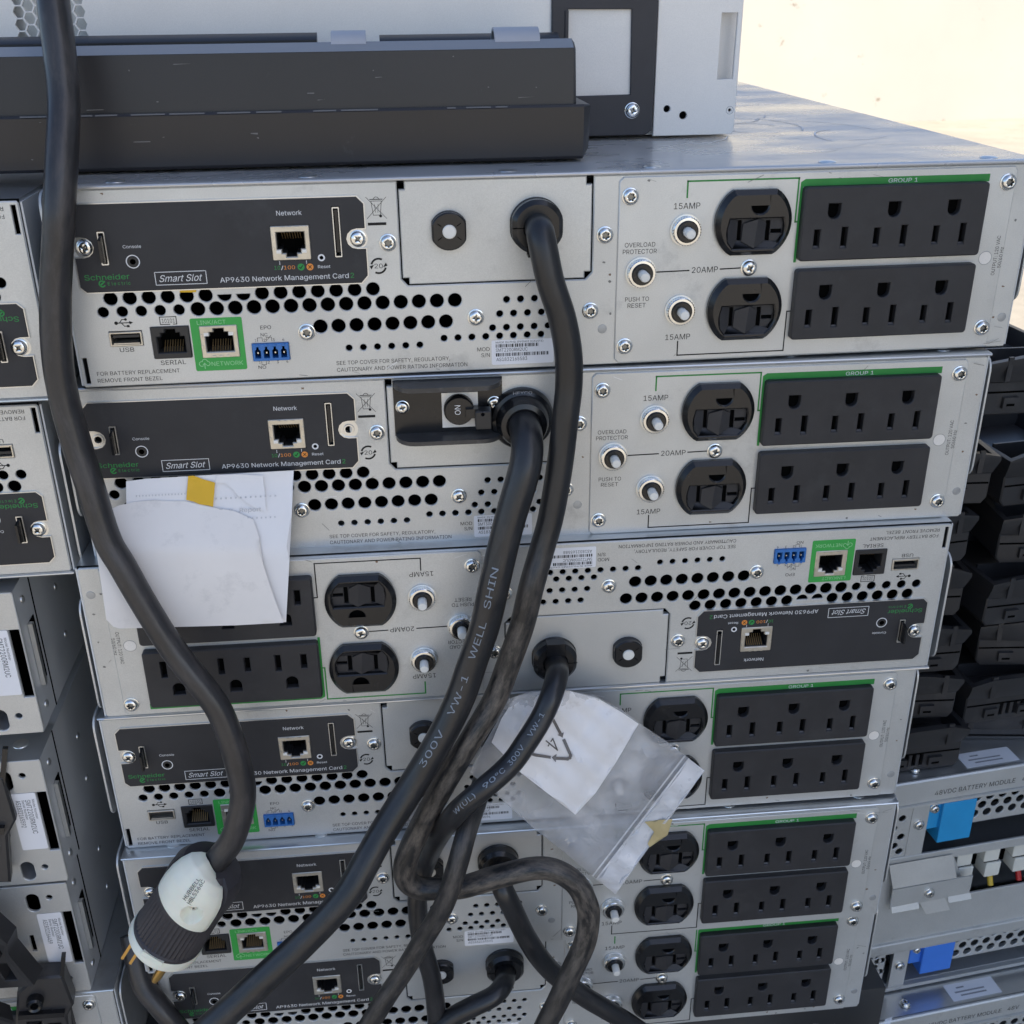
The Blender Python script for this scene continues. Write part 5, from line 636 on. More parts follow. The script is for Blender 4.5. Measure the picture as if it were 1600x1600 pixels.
def fuse():
    b = MB(); b.plate(circle((0, 0), 8.2, 32, 7.3), [circle((0, 0), 3.05, 20)], 4.2, 0, 'gloss_black', ch=0.6, hch=0.15)
    b.plate(circle((0, 0), 8.4, 32, 7.5), [circle((0, 0), 7, 20)], 1.6, 0, 'outlet_plastic', ch=0.2)
    for t in (35, 145, 215, 325): b.line([(4.2 * math.cos(R(t)), 4.2 * math.sin(R(t))), (6 * math.cos(R(t)), 6 * math.sin(R(t)))], 0.35, 4.25, 'void')
    return b
def fuse_pin():
    b = MB(); b.lathe([(3.0, 1), (3.0, 4.6), (2.6, 5.0), (0.01, 5.05)], 'pin_white', 22); return b
def switch_housing():
    b = MB(216)
    b.pbox(147, 197.4, 57.5, 84.6, 0, 0.8, 'gloss_black')
    for v0, v1 in ((82.2, 84.4), (56.6, 58.6)):
        pr = [(147.2, 0.6)] + [(147.2 + 9 * (1 - math.cos(R(t))), 0.6 + 12.0 * math.sin(R(t))) for t in range(15, 91, 15)] + [(197.2 - 9 * (1 - math.cos(R(t))), 0.6 + 12.0 * math.sin(R(t))) for t in range(90, 14, -15)] + [(197.2, 0.6)]
        n = len(pr); pts = [b.P(u, v, w) for v in (v0, v1) for u, w in pr]
        b.add(pts, [tuple(range(n)), tuple(range(2 * n - 1, n - 1, -1))] + [(i, n + i, n + (i + 1) % n, (i + 1) % n) for i in range(n)], 'shelf_black')
    b.pbox(169.2, 186, 61, 78, 0.8, 1.6, 'machine_grey')
    return b
def switch_lever():
    b = MB(216); b.lathe([(7.0, 1.0), (7.0, 5.5), (6.4, 6.4), (0.01, 6.5)], 'gloss_black', 28, (177, 70.5)); b.pbox(180, 186.5, 67.6, 72, 3, 8.4, 'gloss_black')
    b.plate(rr(184.2, 191.6, 62.8, 71.6, 0.6, 2), [circle((187.6, 70.2), 0.9, 10)], 11, 4, 'port_black', ch=0.4)
    b.text('ON', 177.6, 4.6, 69.0, 2.6, 6.62, 'print_white', rot=90, bold=0.02); return b

# ---- outlet side
def outlet_panel():
    b = MB(216); out = [(241.5, 0.8), (421.5, 0.8), (421.5, 82.5), (420, 84.3), (241.5, 84.3), (239.6, 82.4), (239.6, 2.7)]
    b.plate(out, [], 1.0, 0.02, 'zinc_panel', ch=0.35)
    w = 1.05; g, k = 'print_green', 'print_black'
    b.plate([(321.0, 44.6), (322.2, 44.6), (322.2, 78), (408.6, 78), (408.6, 81.3), (323.0, 81.3), (321.0, 80.0)], [], 1.12, 1.0, 'print_green')
    b.text('GROUP 1', 361.2, 374.8, 78.75, 1.75, 1.17, 'print_white', bold=0.02)
    b.line([(269.9, 75.0), (269.9, 81.8), (320.0, 81.8), (320.0, 62.8), (321.8, 62.8)], 0.75, w, g)
    b.line([(269.3, 9.8), (269.3, 3.2), (320.3, 3.2), (320.3, 22.0), (322.4, 22.0)], 0.6, w, k)
    b.line([(257.5, 42.5), (272.6, 42.7)], 0.6, w, k); b.line([(287.2, 42.8), (297.0, 43.0)], 0.6, w, k)
    b.text('15AMP', 264.2, 276.0, 70.0, 2.6, w, k); b.text('20AMP', 274.0, 286.0, 41.5, 2.6, w, k); b.text('15AMP', 263.3, 275.0, 10.7, 2.6, w, k)
    b.text('OVERLOAD', 242.8, 256.6, 54.0, 2.0, w, k); b.text('PROTECTOR', 242.0, 257.4, 51.0, 2.0, w, k); b.text('PUSH TO', 243.8, 254.8, 29.5, 2.0, w, k); b.text('RESET', 245.0, 253.4, 26.6, 2.0, w, k)
    b.text('OUTPUT: 120 VAC', 418.9, 18.2, 35.2, 1.7, w, k, rot=90); b.text('50/60 Hz', 421.3, 9.6, 38.6, 1.6, w, k, rot=90)
    b.arc((413.0, 43.4), 3.1, 0, 360, 0.22, w, 'print_grey', 28); b.disc((413.0, 43.4), 2.9, w, 'window_grey')
    return b
COLS = (336.3, 364.1, 392.0)
def outlet_block():
    def fn():
        b = MB(); hs = []                                # about the block's lower left corner: 85.4 x 32.6
        for c in COLS:
            c -= 322.0; hs += [dee(c, 5.8, 25.3, 18.6), box2(c - 8.2, c - 5.4, 6.0, 14.0), box2(c + 4.5, c + 7.3, 5.6, 14.8)]
        b.plate(rr(0, 85.4, 0, 32.6, 1.6, 4), hs, 5.0, 1.0, 'outlet_plastic', ch=0.6, hch=0.35, wall='outlet_plastic')
        for c in COLS:
            c -= 322.0
            b.rect(c - 9, c + 8, 5, 26, 1.4, 'void')
            for u0, u1, v0 in ((c - 8.2, c - 5.4, 6.0), (c + 4.5, c + 7.3, 5.6)):     # sloping lower lip of each slot
                b.add([b.P(u0 - 0.5, v0 - 1.1, 5.05), b.P(u1 + 0.5, v0 - 1.1, 5.05), b.P(u1, v0 + 0.7, 3.7), b.P(u0, v0 + 0.7, 3.7)], [(0, 1, 2, 3)], 'slot_lip')
        return b
    return M('outlet_block', fn, 30)
def duplex():
    def fn():
        b = MB()
        face = circle((0, 0), 17.5, 48, None, 14.3)
        rec = [(-11.2, 2.0), (13.0, 2.0), (13.9, -1.5), (13.6, -5.5), (11.6, -9.0), (9.4, -11.0), (-9.4, -11.0), (-11.6, -8.0), (-12.2, -5.0), (-12.2, -2.5)]
        d = dee(2.0, 7.6, 11.6, 4.0)
        b.plate(face, [rec, d], 5.2, 1.0, 'gloss_black', ch=2.1, hch=0.6)
        sl = [box2(-7.1, -5.2, -7.8, 1.2), box2(5.8, 7.9, -8.2, 0.8), box2(8.2, 13.4, -5.0, -3.1)]
        # recess floor slopes: two shallow wedges beside the raised centre
        b.plate([(-9.3, -10.9), (9.3, -10.9), (13.5, -5.5), (13.8, 1.9), (-11.8, 1.9), (-12.0, -5)], sl, 2.6, 1.2, 'outlet_plastic')
        b.flat([(-9.3, -10.8), (9.3, -10.8), (13.5, -5.5), (13.8, 1.9), (-11.8, 1.9), (-12.0, -5)], 1.3, 'void'); b.rect(-2.2, 6.2, 3.6, 11.8, 1.6, 'void')
        q = lambda u, v, w_: b.P(u, v, w_)
        b.add([q(-9.4, -11.0, 4.7), q(9.4, -11.0, 4.7), q(11.5, -9.0, 4.7), q(8.3, -8.3, 2.7), q(-7.4, -8.0, 2.7)], [(0, 1, 2, 3, 4)], 'outlet_plastic')
        b.add([q(-11.6, -8.0, 4.7), q(-12.1, -2.5, 4.7), q(-11.2, 1.9, 4.7), q(-7.3, 1.4, 2.7), q(-7.3, -8.0, 2.7), q(-9.4, -11.0, 4.7)], [(0, 1, 2, 3, 4, 5)], 'outlet_plastic')
        hx = [(-4.8, -0.3), (1.4, 1.8), (5.6, -0.3), (5.2, -7.7), (0.2, -10.9), (-5.2, -7.9)]; n = 6
        top = [b.P(u, v, 5.15 if i in (1, 4) else 3.7) for i, (u, v) in enumerate(hx)]; base = [b.P(u, v, 1.3) for u, v in hx]
        b.add(top + base, [(0, 5, 4, 1), (1, 4, 3, 2)] + [(i, (i + 1) % n, n + (i + 1) % n, n + i) for i in range(n)], 'outlet_plastic')
        return b
    return M('single_outlet', fn, 20)
def breaker():
    b = MB(); b.lathe([(4.9, 0.5), (4.9, 4.2), (4.4, 4.9), (2.6, 4.9), (2.5, 2.5)], 'gloss_black', 28); return b
def nut():
    b = MB(); b.lathe([(7.0, 0.0), (7.0, 0.7), (6.3, 0.75)], 'bare_edge', 28)
    b.lathe([(lambda i: 6.5 if i % 2 else 6.1, 0.7), (lambda i: 6.5 if i % 2 else 6.1, 3.4), (5.9, 3.8), (4.9, 3.9), (4.9, 1)], 'screw_metal', 64); return b
def plunger():
    b = MB(); b.lathe([(2.25, 2.0), (2.25, 9.6), (1.9, 10.2), (0.01, 10.3)], 'pin_white', 20); return b

def unit(label, loc, yaw=0.0, roll=0.0, flip=False, model='SMT2200RM2UC', serial='AS1832165583', switch=False, side='both', card_screws=True, film_top=False, has_sticker=True):
    rot = (0, (math.pi if flip else 0) - roll, yaw)
    t = thing('battery_backup_unit', label, 'backup power unit', (loc[0], loc[1], loc[2] + (86 if flip else 0)), rot, 'rack battery backup units in the stacks')
    obj('chassis', M('chassis', chassis), t)
    obj('top_cover', M('top_cover|film' if film_top else 'top_cover', lambda: top_cover(film_top)), t)
    obj('rear_panel', M('rear_panel', rear_panel), t)
    for x in (-190, -110, -24, 40, 120, 196): obj('rivet', rivet_mesh(), t, (x, 9, 86.6))
    for s in (-1, 1): obj('side_rail', side_rail(s), t)
    if side != 'right':
        c = obj('network_card', M('network_card', card_plate), t)
        obj('lettering', M('lettering|card', card_lettering), c)
        obj('network_port', port_mesh('tin'), c, (97.1 - 216, -0.9, 60.9))
        obj('console_jack', M('console_jack', jack), c, (30.4 - 216, -1.0, 55.3))
        obj('grip_handle', grip(False), c, (19.0 - 216, 0, 61.2)); obj('grip_handle', grip(True), c, (117 - 216, 0, 64.8))
        for u in (11.7, 125.6):
            if card_screws: screw(c, u, 61.7, 0.1, 'cross', k=0.97)
            else:
                h = MB(); h.lathe([(2.6, 0.1), (2.4, 0.6), (1.7, 0.6), (1.6, -3)], 'bare_edge', 18); h.disc((0, 0), 1.6, -1.5, 'void', 14); obj('screw_hole', M('screw_hole', lambda: h), c, (u - 216, 0, 61.7))
        obj('usb_port', M('usb_port', usb), t, (22.2 - 216, 0, 21.6)); obj('serial_port', port_mesh('black low'), t, (41.2 - 216, -0.2, 19.2))
        obj('port_label', M('port_label', green_label), t); obj('ethernet_port', port_mesh('tin low'), t, (62 - 216, -0.2, 18.7)); obj('terminal_block', M('terminal_block', terminal), t, (83.8 - 216, 0, 13.0))
        obj('lettering', M('lettering|panel', panel_lettering), t)
        screw(t, 100.3, 21.3, 0, 'star'); screw(t, 138.5, 59.5, 0, 'star')
        screw(t, 175.8, 24.9, 0, 'cross')
    if side == 'both':
        i = obj('inlet_plate', M('inlet_plate|sw' if switch else 'inlet_plate', inlet), t)
        if switch:
            h = obj('switch_housing', M('switch_housing', switch_housing), t); obj('switch_lever', M('switch_lever', switch_lever), h)
            screw(h, 151, 71.8, 0.8, 'cross', k=0.85); screw(h, 193.6, 72.2, 0.8, 'cross', k=0.85)
        else:
            f = obj('fuse_button', M('fuse_button', fuse), t, (165 - 216, 0.2, 64)); obj('button_cap', M('button_cap', fuse_pin), f)
        obj('cord_gland', gland(switch), t, ((206.6 if switch else 203.2) - 216, 0.2, 64 if switch else 65))
        if has_sticker: obj('rating_sticker', sticker(model, serial, hash(serial) % 97 if False else sum(map(ord, serial))), t)
    if side != 'left':
        obj('outlet_panel', M('outlet_panel', outlet_panel), t)
        for v in (45.7, 9.2): obj('outlet_block', outlet_block(), t, (322.0 - 216, 0, v))
        for u, v in ((300.2, 63.5), (299.4, 24.3)): obj('single_outlet', duplex(), t, (u - 216, 0, v))
        for u, v in ((269.9, 60.8), (250.4, 42.6), (269.3, 24.7)):
            bk = obj('breaker_button', M('breaker_button', breaker), t, (u - 216, -1.0, v)); obj('nut', M('nut', nut), bk); obj('plunger', M('plunger', plunger), bk)
        for u, v in ((244.5, 76.1), (244.2, 8.7), (417.5, 77.5), (417.2, 10.2)): screw(t, u, v, 1.0, 'star')
        screw(t, 300.3, 43.0, 1.0, 'cross')
    if side == 'both':
        screw(t, 233.9, 59.7, 0, 'star'); screw(t, 228.0, 25.8, 0, 'star')
    rd = random.Random(sum(map(ord, label))); b = MB(216)
    for i in range(26 if side == 'both' else 8):
        u, v = rd.uniform(6, 426), rd.choice((rd.uniform(2, 83), rd.uniform(80, 84), rd.uniform(1, 4)))
        if (7 < u < 129 and v > 42) or (14 < u < 93 and v < 32) or (143 < u < 229 and v > 40): continue
        if 282 < u < 410 and v > 6 and v < 80: continue
        a = rd.uniform(-0.9, 0.9); l = rd.uniform(1.0, 9); w = 1.12 if u > 240 else 0.1; m_ = rd.choice(('scuff', 'scratch_dark', 'scratch_dark'))
        b.line([(u, v), (min(429, u + l * math.cos(a)), max(1, min(83.5, v + l * math.sin(a))))], rd.uniform(0.12, 0.28), w, m_)
    for i in range(9 if side == 'both' else 4):
        u, v = rd.choice(((rd.uniform(10, 420), rd.uniform(82, 84)), (rd.uniform(422, 429), rd.uniform(5, 80)), (rd.uniform(232, 238), rd.uniform(5, 80)), (rd.uniform(290, 420), rd.uniform(2, 6))))
        if 130 < u < 230 and v > 80: continue
        b.flat([(u + rd.uniform(0.3, 1.0) * math.cos(R(t_)), v + rd.uniform(0.2, 0.8) * math.sin(R(t_))) for t_ in range(0, 360, 45)], 1.13 if 239 < u < 422 else 0.11, rd.choice(('rust', 'scratch_dark')))
    if side == 'both': obj('scuff_mark', b, t)['kind'] = 'stuff'
    if film_top:
        rd = random.Random(11); b = MB()
        def stroke(pts, wd):
            for (ax, ay), (bx, by) in zip(pts, pts[1:]):
                d = Vector((bx - ax, by - ay)).normalized(); nx, ny = -d.y * wd / 2, d.x * wd / 2; z = 87.02
                b.add([(ax + nx, ay + ny, z), (ax - nx, ay - ny, z), (bx - nx, by - ny, z), (bx + nx, by + ny, z)], [(0, 1, 2, 3)], 'scuff')
        for cx, cy, r_, a0, a1 in ((128, 140, 16, 20, 300), (132, 150, 24, -40, 120), (150, 110, 40, 10, 95), (120, 210, 30, 200, 330), (170, 90, 22, 100, 200)):
            stroke([(cx + r_ * math.cos(R(a0 + (a1 - a0) * i / 16)), cy + r_ * 1.6 * math.sin(R(a0 + (a1 - a0) * i / 16))) for i in range(17)], 0.9)
        for i in range(16):
            x, y = rd.uniform(90, 205), rd.uniform(30, 300); a = rd.uniform(-0.5, 0.9); l = rd.uniform(8, 40); stroke([(x, y), (x + l * 0.5 * math.cos(a), y + l * 0.5 * math.sin(a)), (x + l * math.cos(a + .2), y + l * math.sin(a + .2))], rd.uniform(0.3, 0.8))
        obj('scuff_mark', b, t)['kind'] = 'stuff'
    return t

# ------------------------------------------------------------------ the main stack, top to bottom
t1 = unit('topmost grey backup unit with its power cable hanging from a black gland, scratched top cover', (0, 0, 0), film_top=True)
b = MB(216); b.flat([(47.6, 41.2), (54.6, 41.0), (55.2, 43.0), (54.0, 43.2), (52.4, 42.6), (51.0, 43.1), (48.6, 42.7)], 0.3, 'tape_yellow'); obj('tape_scrap', b, t1)
unit('grey backup unit second from top with a black ON switch lever', (-10.25, -0.64, -87.97), -0.0234, 0.0001, model='SMT3000RM2UC', serial='AS1833165571', switch=True, card_screws=False)
unit('grey backup unit turned upside down under the one with the ON switch', (-17.51, -8.79, -173.9), -0.01833, -0.00177, flip=True, serial='AS1832165588')
unit('grey backup unit directly below the upside down one, partly behind the plastic bag', (-22.36, -5.81, -261.91), -0.02653, 0.00444, serial='AS1832165594')
unit('grey backup unit behind the black and white plug, second from the stack bottom', (-23.16, -11.61, -349.56), -0.02105, 0.0007, serial='AS1832165593')
unit('lowest grey backup unit of the central stack', (-19.96, -4.23, -437.19), -0.01634, -0.00141, serial='AS1832165590')

# ------------------------------------------------------------------ a point of the scene seen at a spot of the 1600 px photograph, at depth y
CR = cam_o.rotation_euler.to_matrix(); CL = Vector(cam_o.location) / S
def at(px, py, y):
    d = CR @ Vector(((px - 800) / 1723.706, (800 - py) / 1723.706, -1)); return tuple(CL + d * ((y - CL.y) / d.y))
class Draped(MB):
    """flat shapes drawn in photograph coordinates, laid on a sheet whose depth is yf"""
    def __init__(s, yf): super().__init__(); s.yf = yf
    def P(s, u, v, w): return at(u, v, s.yf(u, v) - w)
from mathutils.geometry import delaunay_2d_cdt
def sheet(b, poly, yf, mt, step=9, w=0.0):
    n = len(poly); vs = [Vector(p) for p in poly]
    x0, x1 = min(p[0] for p in poly), max(p[0] for p in poly); y0, y1 = min(p[1] for p in poly), max(p[1] for p in poly)
    def inside(x, y):
        c = False
        for i in range(n):
            (ax, ay), (bx, by) = poly[i - 1], poly[i]
            if (ay > y) != (by > y) and x < (bx - ax) * (y - ay) / (by - ay) + ax: c = not c
        return c
    y = y0 + step / 2; k = 0
    while y < y1:
        x = x0 + step * (0.5 if k % 2 else 0.9)
        while x < x1:
            if inside(x, y): vs.append(Vector((x, y)))
            x += step
        y += step; k += 1
    r = delaunay_2d_cdt(vs, [], [list(range(n))], 1, 1e-4)
    b.add([at(v.x, v.y, yf(v.x, v.y) - w) for v in r[0]], [tuple(f) for f in r[2]], mt)

# ------------------------------------------------------------------ on top of the stack: a long black bezel and a rack machine behind it
t = thing('equipment_fascia', 'long black plastic fascia lying on the topmost backup unit', 'fascia', (0, 0, 0))
b = MB()
L0, L1 = -420, 14.5
def prism_x(b, pr, x0, x1, mt, cap=True):
    n = len(pr); b.add([(x, y, z) for x in (x0, x1) for y, z in pr], [(i, (i + 1) % n, n + (i + 1) % n, n + i) for i in range(n)] + ([tuple(range(n))[::-1], tuple(range(n, 2 * n))] if cap else []), mt)
prism_x(b, [(30.2, 88.2), (29.0, 89.6), (28.0, 110.6), (28.8, 111.6), (74, 111.6), (74, 87.3)], L0, 12.6, 'bezel_black')
b.add([(12.6, 30.2, 88.2), (12.6, 29.0, 89.6), (12.6, 28, 110.6), (12.6, 28.8, 111.6), (12.6, 74, 111.6), (12.6, 74, 87.3), (15.5, 32.5, 92.5), (15.5, 32, 93), (15.9, 31, 110.8), (15.7, 31.6, 111.2), (15.5, 71, 111.2), (15.5, 71, 92)], [(0, 1, 7, 6), (1, 2, 8, 7), (2, 3, 9, 8), (3, 4, 10, 9), (4, 5, 11, 10), (5, 0, 6, 11), (6, 7, 8, 9, 10, 11)], 'bezel_black')
obj('lower_body', b, t)
b = MB()
prism_x(b, [(30.6, 111.6), (31.6, 134.6), (38.3, 138.2), (38.6, 111.6)], L0, 8.2, 'bezel_black')
b.add([(x, y, z) for x in (L0, 8.2) for y, z in ((31.7, 134.75), (38.2, 138.25))], [(0, 2, 3, 1)], 'bezel_sky_sheen')  # sloping top strip, carries the painted sky sheen
b.add([(8.2, 30.6, 111.6), (8.2, 31.5, 134.4), (8.2, 31.7, 134.8), (8.2, 38.2, 138.1), (8.2, 38.6, 111.6), (9.6, 32, 111.6), (9.2, 32.8, 134.2), (9.2, 37.2, 136.6), (9.6, 38.6, 111.6)], [(0, 1, 6, 5), (1, 2, 6), (2, 3, 7, 6), (3, 4, 8, 7), (5, 6, 7, 8)], 'bezel_black')
obj('upper_body', b, t)
rd = random.Random(4); b = MB(); x = -330
while x < 8:
    l = rd.uniform(3, 16)
    if rd.random() < 0.6: b.add([(x, 27.9, 111.0), (x + l, 27.9, 111.0), (x + l, 28.5, 111.55), (x, 28.5, 111.55)], [(0, 1, 2, 3)], 'edge_wear')
    x += l + rd.uniform(0, 6)
for i in range(22):
    x, z = rd.uniform(-230, 0), rd.uniform(92, 132); l = rd.choice((0.5, 0.8, 3, 7)); y = 27.7 + (z - 111) * -0.0 if z < 109 else 30.5 + (z - 111.6) * 0.047
    if z > 109 and z < 113: continue
    y = y - 0.08 if z > 109 else 28.0 + (110.6 - z) * 0.0476 - 0.1
    b.add([(x, y, z), (x + l, y, z + rd.uniform(-.4, .4)), (x + l, y, z + 0.35), (x, y, z + 0.3)], [(0, 1, 2, 3)], 'edge_wear')
obj('scuff_mark', b, t)['kind'] = 'stuff'
b = MB(); prism_x(b, [(58, 111.6), (58, 138.4), (58.6, 138.9), (65.4, 141.2), (66.5, 141.2), (67, 111.6)], L0, -104, 'bezel_black'); prism_x(b, [(58, 111.6), (58, 137.4), (58.6, 137.9), (65.4, 139.8), (66.5, 139.8), (67, 111.6)], -76, 6, 'bezel_black')
prism_x(b, [(38.6, 111.6), (38.6, 113.2), (58, 113.2), (58, 111.6)], L0, 8, 'bezel_black'); obj('rear_rail', b, t)
for x0, x1, h in ((-97, -82, 9.5), (-26, -6, 10)):
    b = MB(); n = 12; pr = []
    for i in range(n + 1):
        q = R(180 * i / n); pr.append((36 + 10 - 10 * math.cos(q), 133 + h * math.sin(q) ** 0.7))
    inner = [(46 + (y - 46) * 0.86, 133 + (z - 133) * 0.86) for y, z in pr]
    for j in range(n):
        b.add([(x, *p) for x in (x0, x1) for p in (pr[j], pr[j + 1], inner[j + 1], inner[j])], [(0, 1, 5, 4), (3, 7, 6, 2), (0, 3, 2, 1), (4, 5, 6, 7)], 'tab_grey')
    obj('clip_tab', b, t)

t = thing('rack_machine', 'pale grey rack machine with hexagon vents and a black window frame', 'rack machine', (0, 0, 0))
b = MB(); b.box(-330, 105.6, 113, 520, 87.9, 176, 'machine_grey'); obj('body', b, t)
b = MB(0); b_y = 105
hx = []
for i in range(7):
    for j in range(6):
        cx, cz = -243.2 + 4.62 * i + 0.35 * (159 - (139 + j * 5.5)) * 0.0, 139.5 + j * 5.5 + (2.75 if i % 2 else 0)
        hx.append([(cx + 2.55 * math.cos(R(60 * k)), cz + 2.75 * math.sin(R(60 * k))) for k in range(6)])
class Off(MB):
    def __init__(s, dx, dy, dz): super().__init__(); s.d = (dx, dy, dz)
    def P(s, u, v, w): return (u + s.d[0], s.d[1] - w, v + s.d[2])
b = Off(0, b_y, 0); b.plate([(-330, 88.2), (9, 88.2), (9, 176), (-330, 176)], hx, 0, -1.2, 'machine_grey', hch=0.15); b.rect(-250, -205, 132, 174, -7.0, 'zinc_panel'); obj('vented_panel', b, t)
b = Off(0, b_y, 0); b.plate([(9, 89), (58, 89), (61.6, 91.5), (62.4, 176), (9, 176)], [[(17.2, 108.5), (49.6, 108.8), (48.9, 148.4), (17.2, 148.8)]], 2.2, 0, 'frame_black', ch=0.4, hch=0.3); b.pbox(15.6, 17.1, 108.5, 148, 2.3, 3.4, 'frame_black'); fr = obj('window_frame', b, t)
b = Off(0, b_y, 0); b.rect(15, 52, 106, 151, 0.3, 'window_grey'); obj('window_panel', b, fr)
screw(fr, 0, 0, 0, 'cross', 0.3, ox=0, k=1.05).location = (0.0507, (105 - 2.0) * S, 0.1012)
b = Off(0, b_y, 0)
b.plate([(62.5, 88.2), (104.2, 88.2), (105.6, 89.8), (106, 176), (62.5, 176)], [circle((69.3, 101.4), 1.75, 14), circle((78, 98.1), 2.0, 14), circle((102.6, 100.1), 0.8, 10), [(95, 115), (103.0, 115.3), (103.4, 146.2), (95.2, 146.2)]], 0.8, -1, 'machine_grey', ch=0.3, hch=0.3)
b.arc((102.6, 100.1), 1.9, 0, 360, 0.35, 0.86, 'zinc_old'); b.rect(64, 105, 90, 150, -9, 'machine_grey')
for c in ((69.3, 101.4), (78, 98.1), (102.6, 100.1)): b.disc(c, 2.6, -1.1, 'void', 12)
obj('side_flange', b, t)

# ------------------------------------------------------------------ the stack on the left
LG = 'rack battery backup units in the stacks'
unit('upside down backup unit at the top of the left stack', (-443.7, 1.5, -4.7), -0.001, flip=True, side='left')
unit('upside down backup unit second from the top of the left stack', (-454.0, 5.3, -94.7), 0.003, flip=True, side='left')
unit('lowest backup unit of the left stack, green corner showing', (-477.1, -2.0, -450.4), 0.0, side='right')
def front_plate():
    b = Off(0, 0, 0); hs = []
    for s in (-1, 1):
        o = 0 if s > 0 else -430
        for z0, z1 in ((-19, -6), (-79.5, -66.5)): hs.append([(o + s * (-19.7 + p[0]), (z0 + z1) / 2 + p[1]) for p in rr(-3.5, 3.5, -6.3, 6.3, 3.4, 5)])
        for z in (-9.5, -71): hs.append(circle((o + s * -10.6, z), 1.7, 12))
        hs.append(box2(o - 5.8, o - 0.9, -60, -20.8) if s > 0 else box2(o + 0.9, o + 5.8, -60, -20.8))
        hs.append(box2(o + min(-26.5 * s, -24 * s), o + max(-26.5 * s, -24 * s), -48, -36))
    b.plate([(-430, -82), (-0.6, -82), (0, -80), (0, -1), (-0.8, 0), (-430, 0)], hs, 0, -1.5, 'zinc_panel', ch=0.4, hch=0.35)
    b.box(-430, 0, 24, 25, -82, 0, 'void')
    return b
def front_body():
    b = MB(); b.box(-430, -0.3, 1.5, 620, -81.8, -0.2, 'zinc_side', skip='f')
    b.add([(-430, 0, 0.2), (0, 0, 0.2), (0, 30, 0.9), (-430, 30, 0.9)], [(0, 1, 2, 3)], 'zinc_cover')
    b.box(0, 2.2, 10, 13, -60, -24, 'bare_edge'); b.box(-0.2, 0.25, 13, 20, -60, -24, 'void')
    return b
def front_label(model, serial):
    b = Off(0, 0, 0); b.plate(rr(-19.4, -6.2, -58, -20.5, 0.9, 3), [], 0.35, 0.2, 'sticker'); k = 'print_black'
    b.text('Model Number', -8.6, 13.0, -24.6, 1.25, 0.4, k, rot=-90); b.text(model, -12.0, 22.5, -24.8, 2.6, 0.4, k, rot=-90, bold=0.01)
    b.text('Serial Number', -13.7, 13.0, -24.8, 1.25, 0.4, k, rot=-90); b.text(serial, -16.9, 18.0, -24.8, 2.4, 0.4, k, rot=-90, bold=0.01); return b
for lab, ser, x, y, z in (('bare fronted unit with oval slots just under the upside down units of the left stack', 'AS1832165587', -266.2, 0, -100.5), ('bare fronted unit with a white serial label, middle of three in the left stack', 'AS1832165592', -270.6, -3, -197), ('bare fronted unit beside the black plastic pieces, lowest of three in the left stack', 'AS1832164459', -272.8, -2, -281.2)):
    t = thing('bare_front_unit', lab, 'power unit', (x, y, z), group='bare fronted units in the left stack')
    obj('body', M('body|front', front_body), t); obj('front_plate', M('front_plate', front_plate), t); obj('serial_label', front_label('SMT2200RM2UC', ser), t)
    obj('rivet', rivet_mesh(), t, (-13, 14, 0.5))
    for yy, zz in ((11, -10), (11, -72), (60, -30), (60, -60), (110, -20)): obj('rivet', rivet_mesh(), t, (-0.3, yy, zz), (0, R(90), 0)).scale = (0.5, 0.5, 1.2)

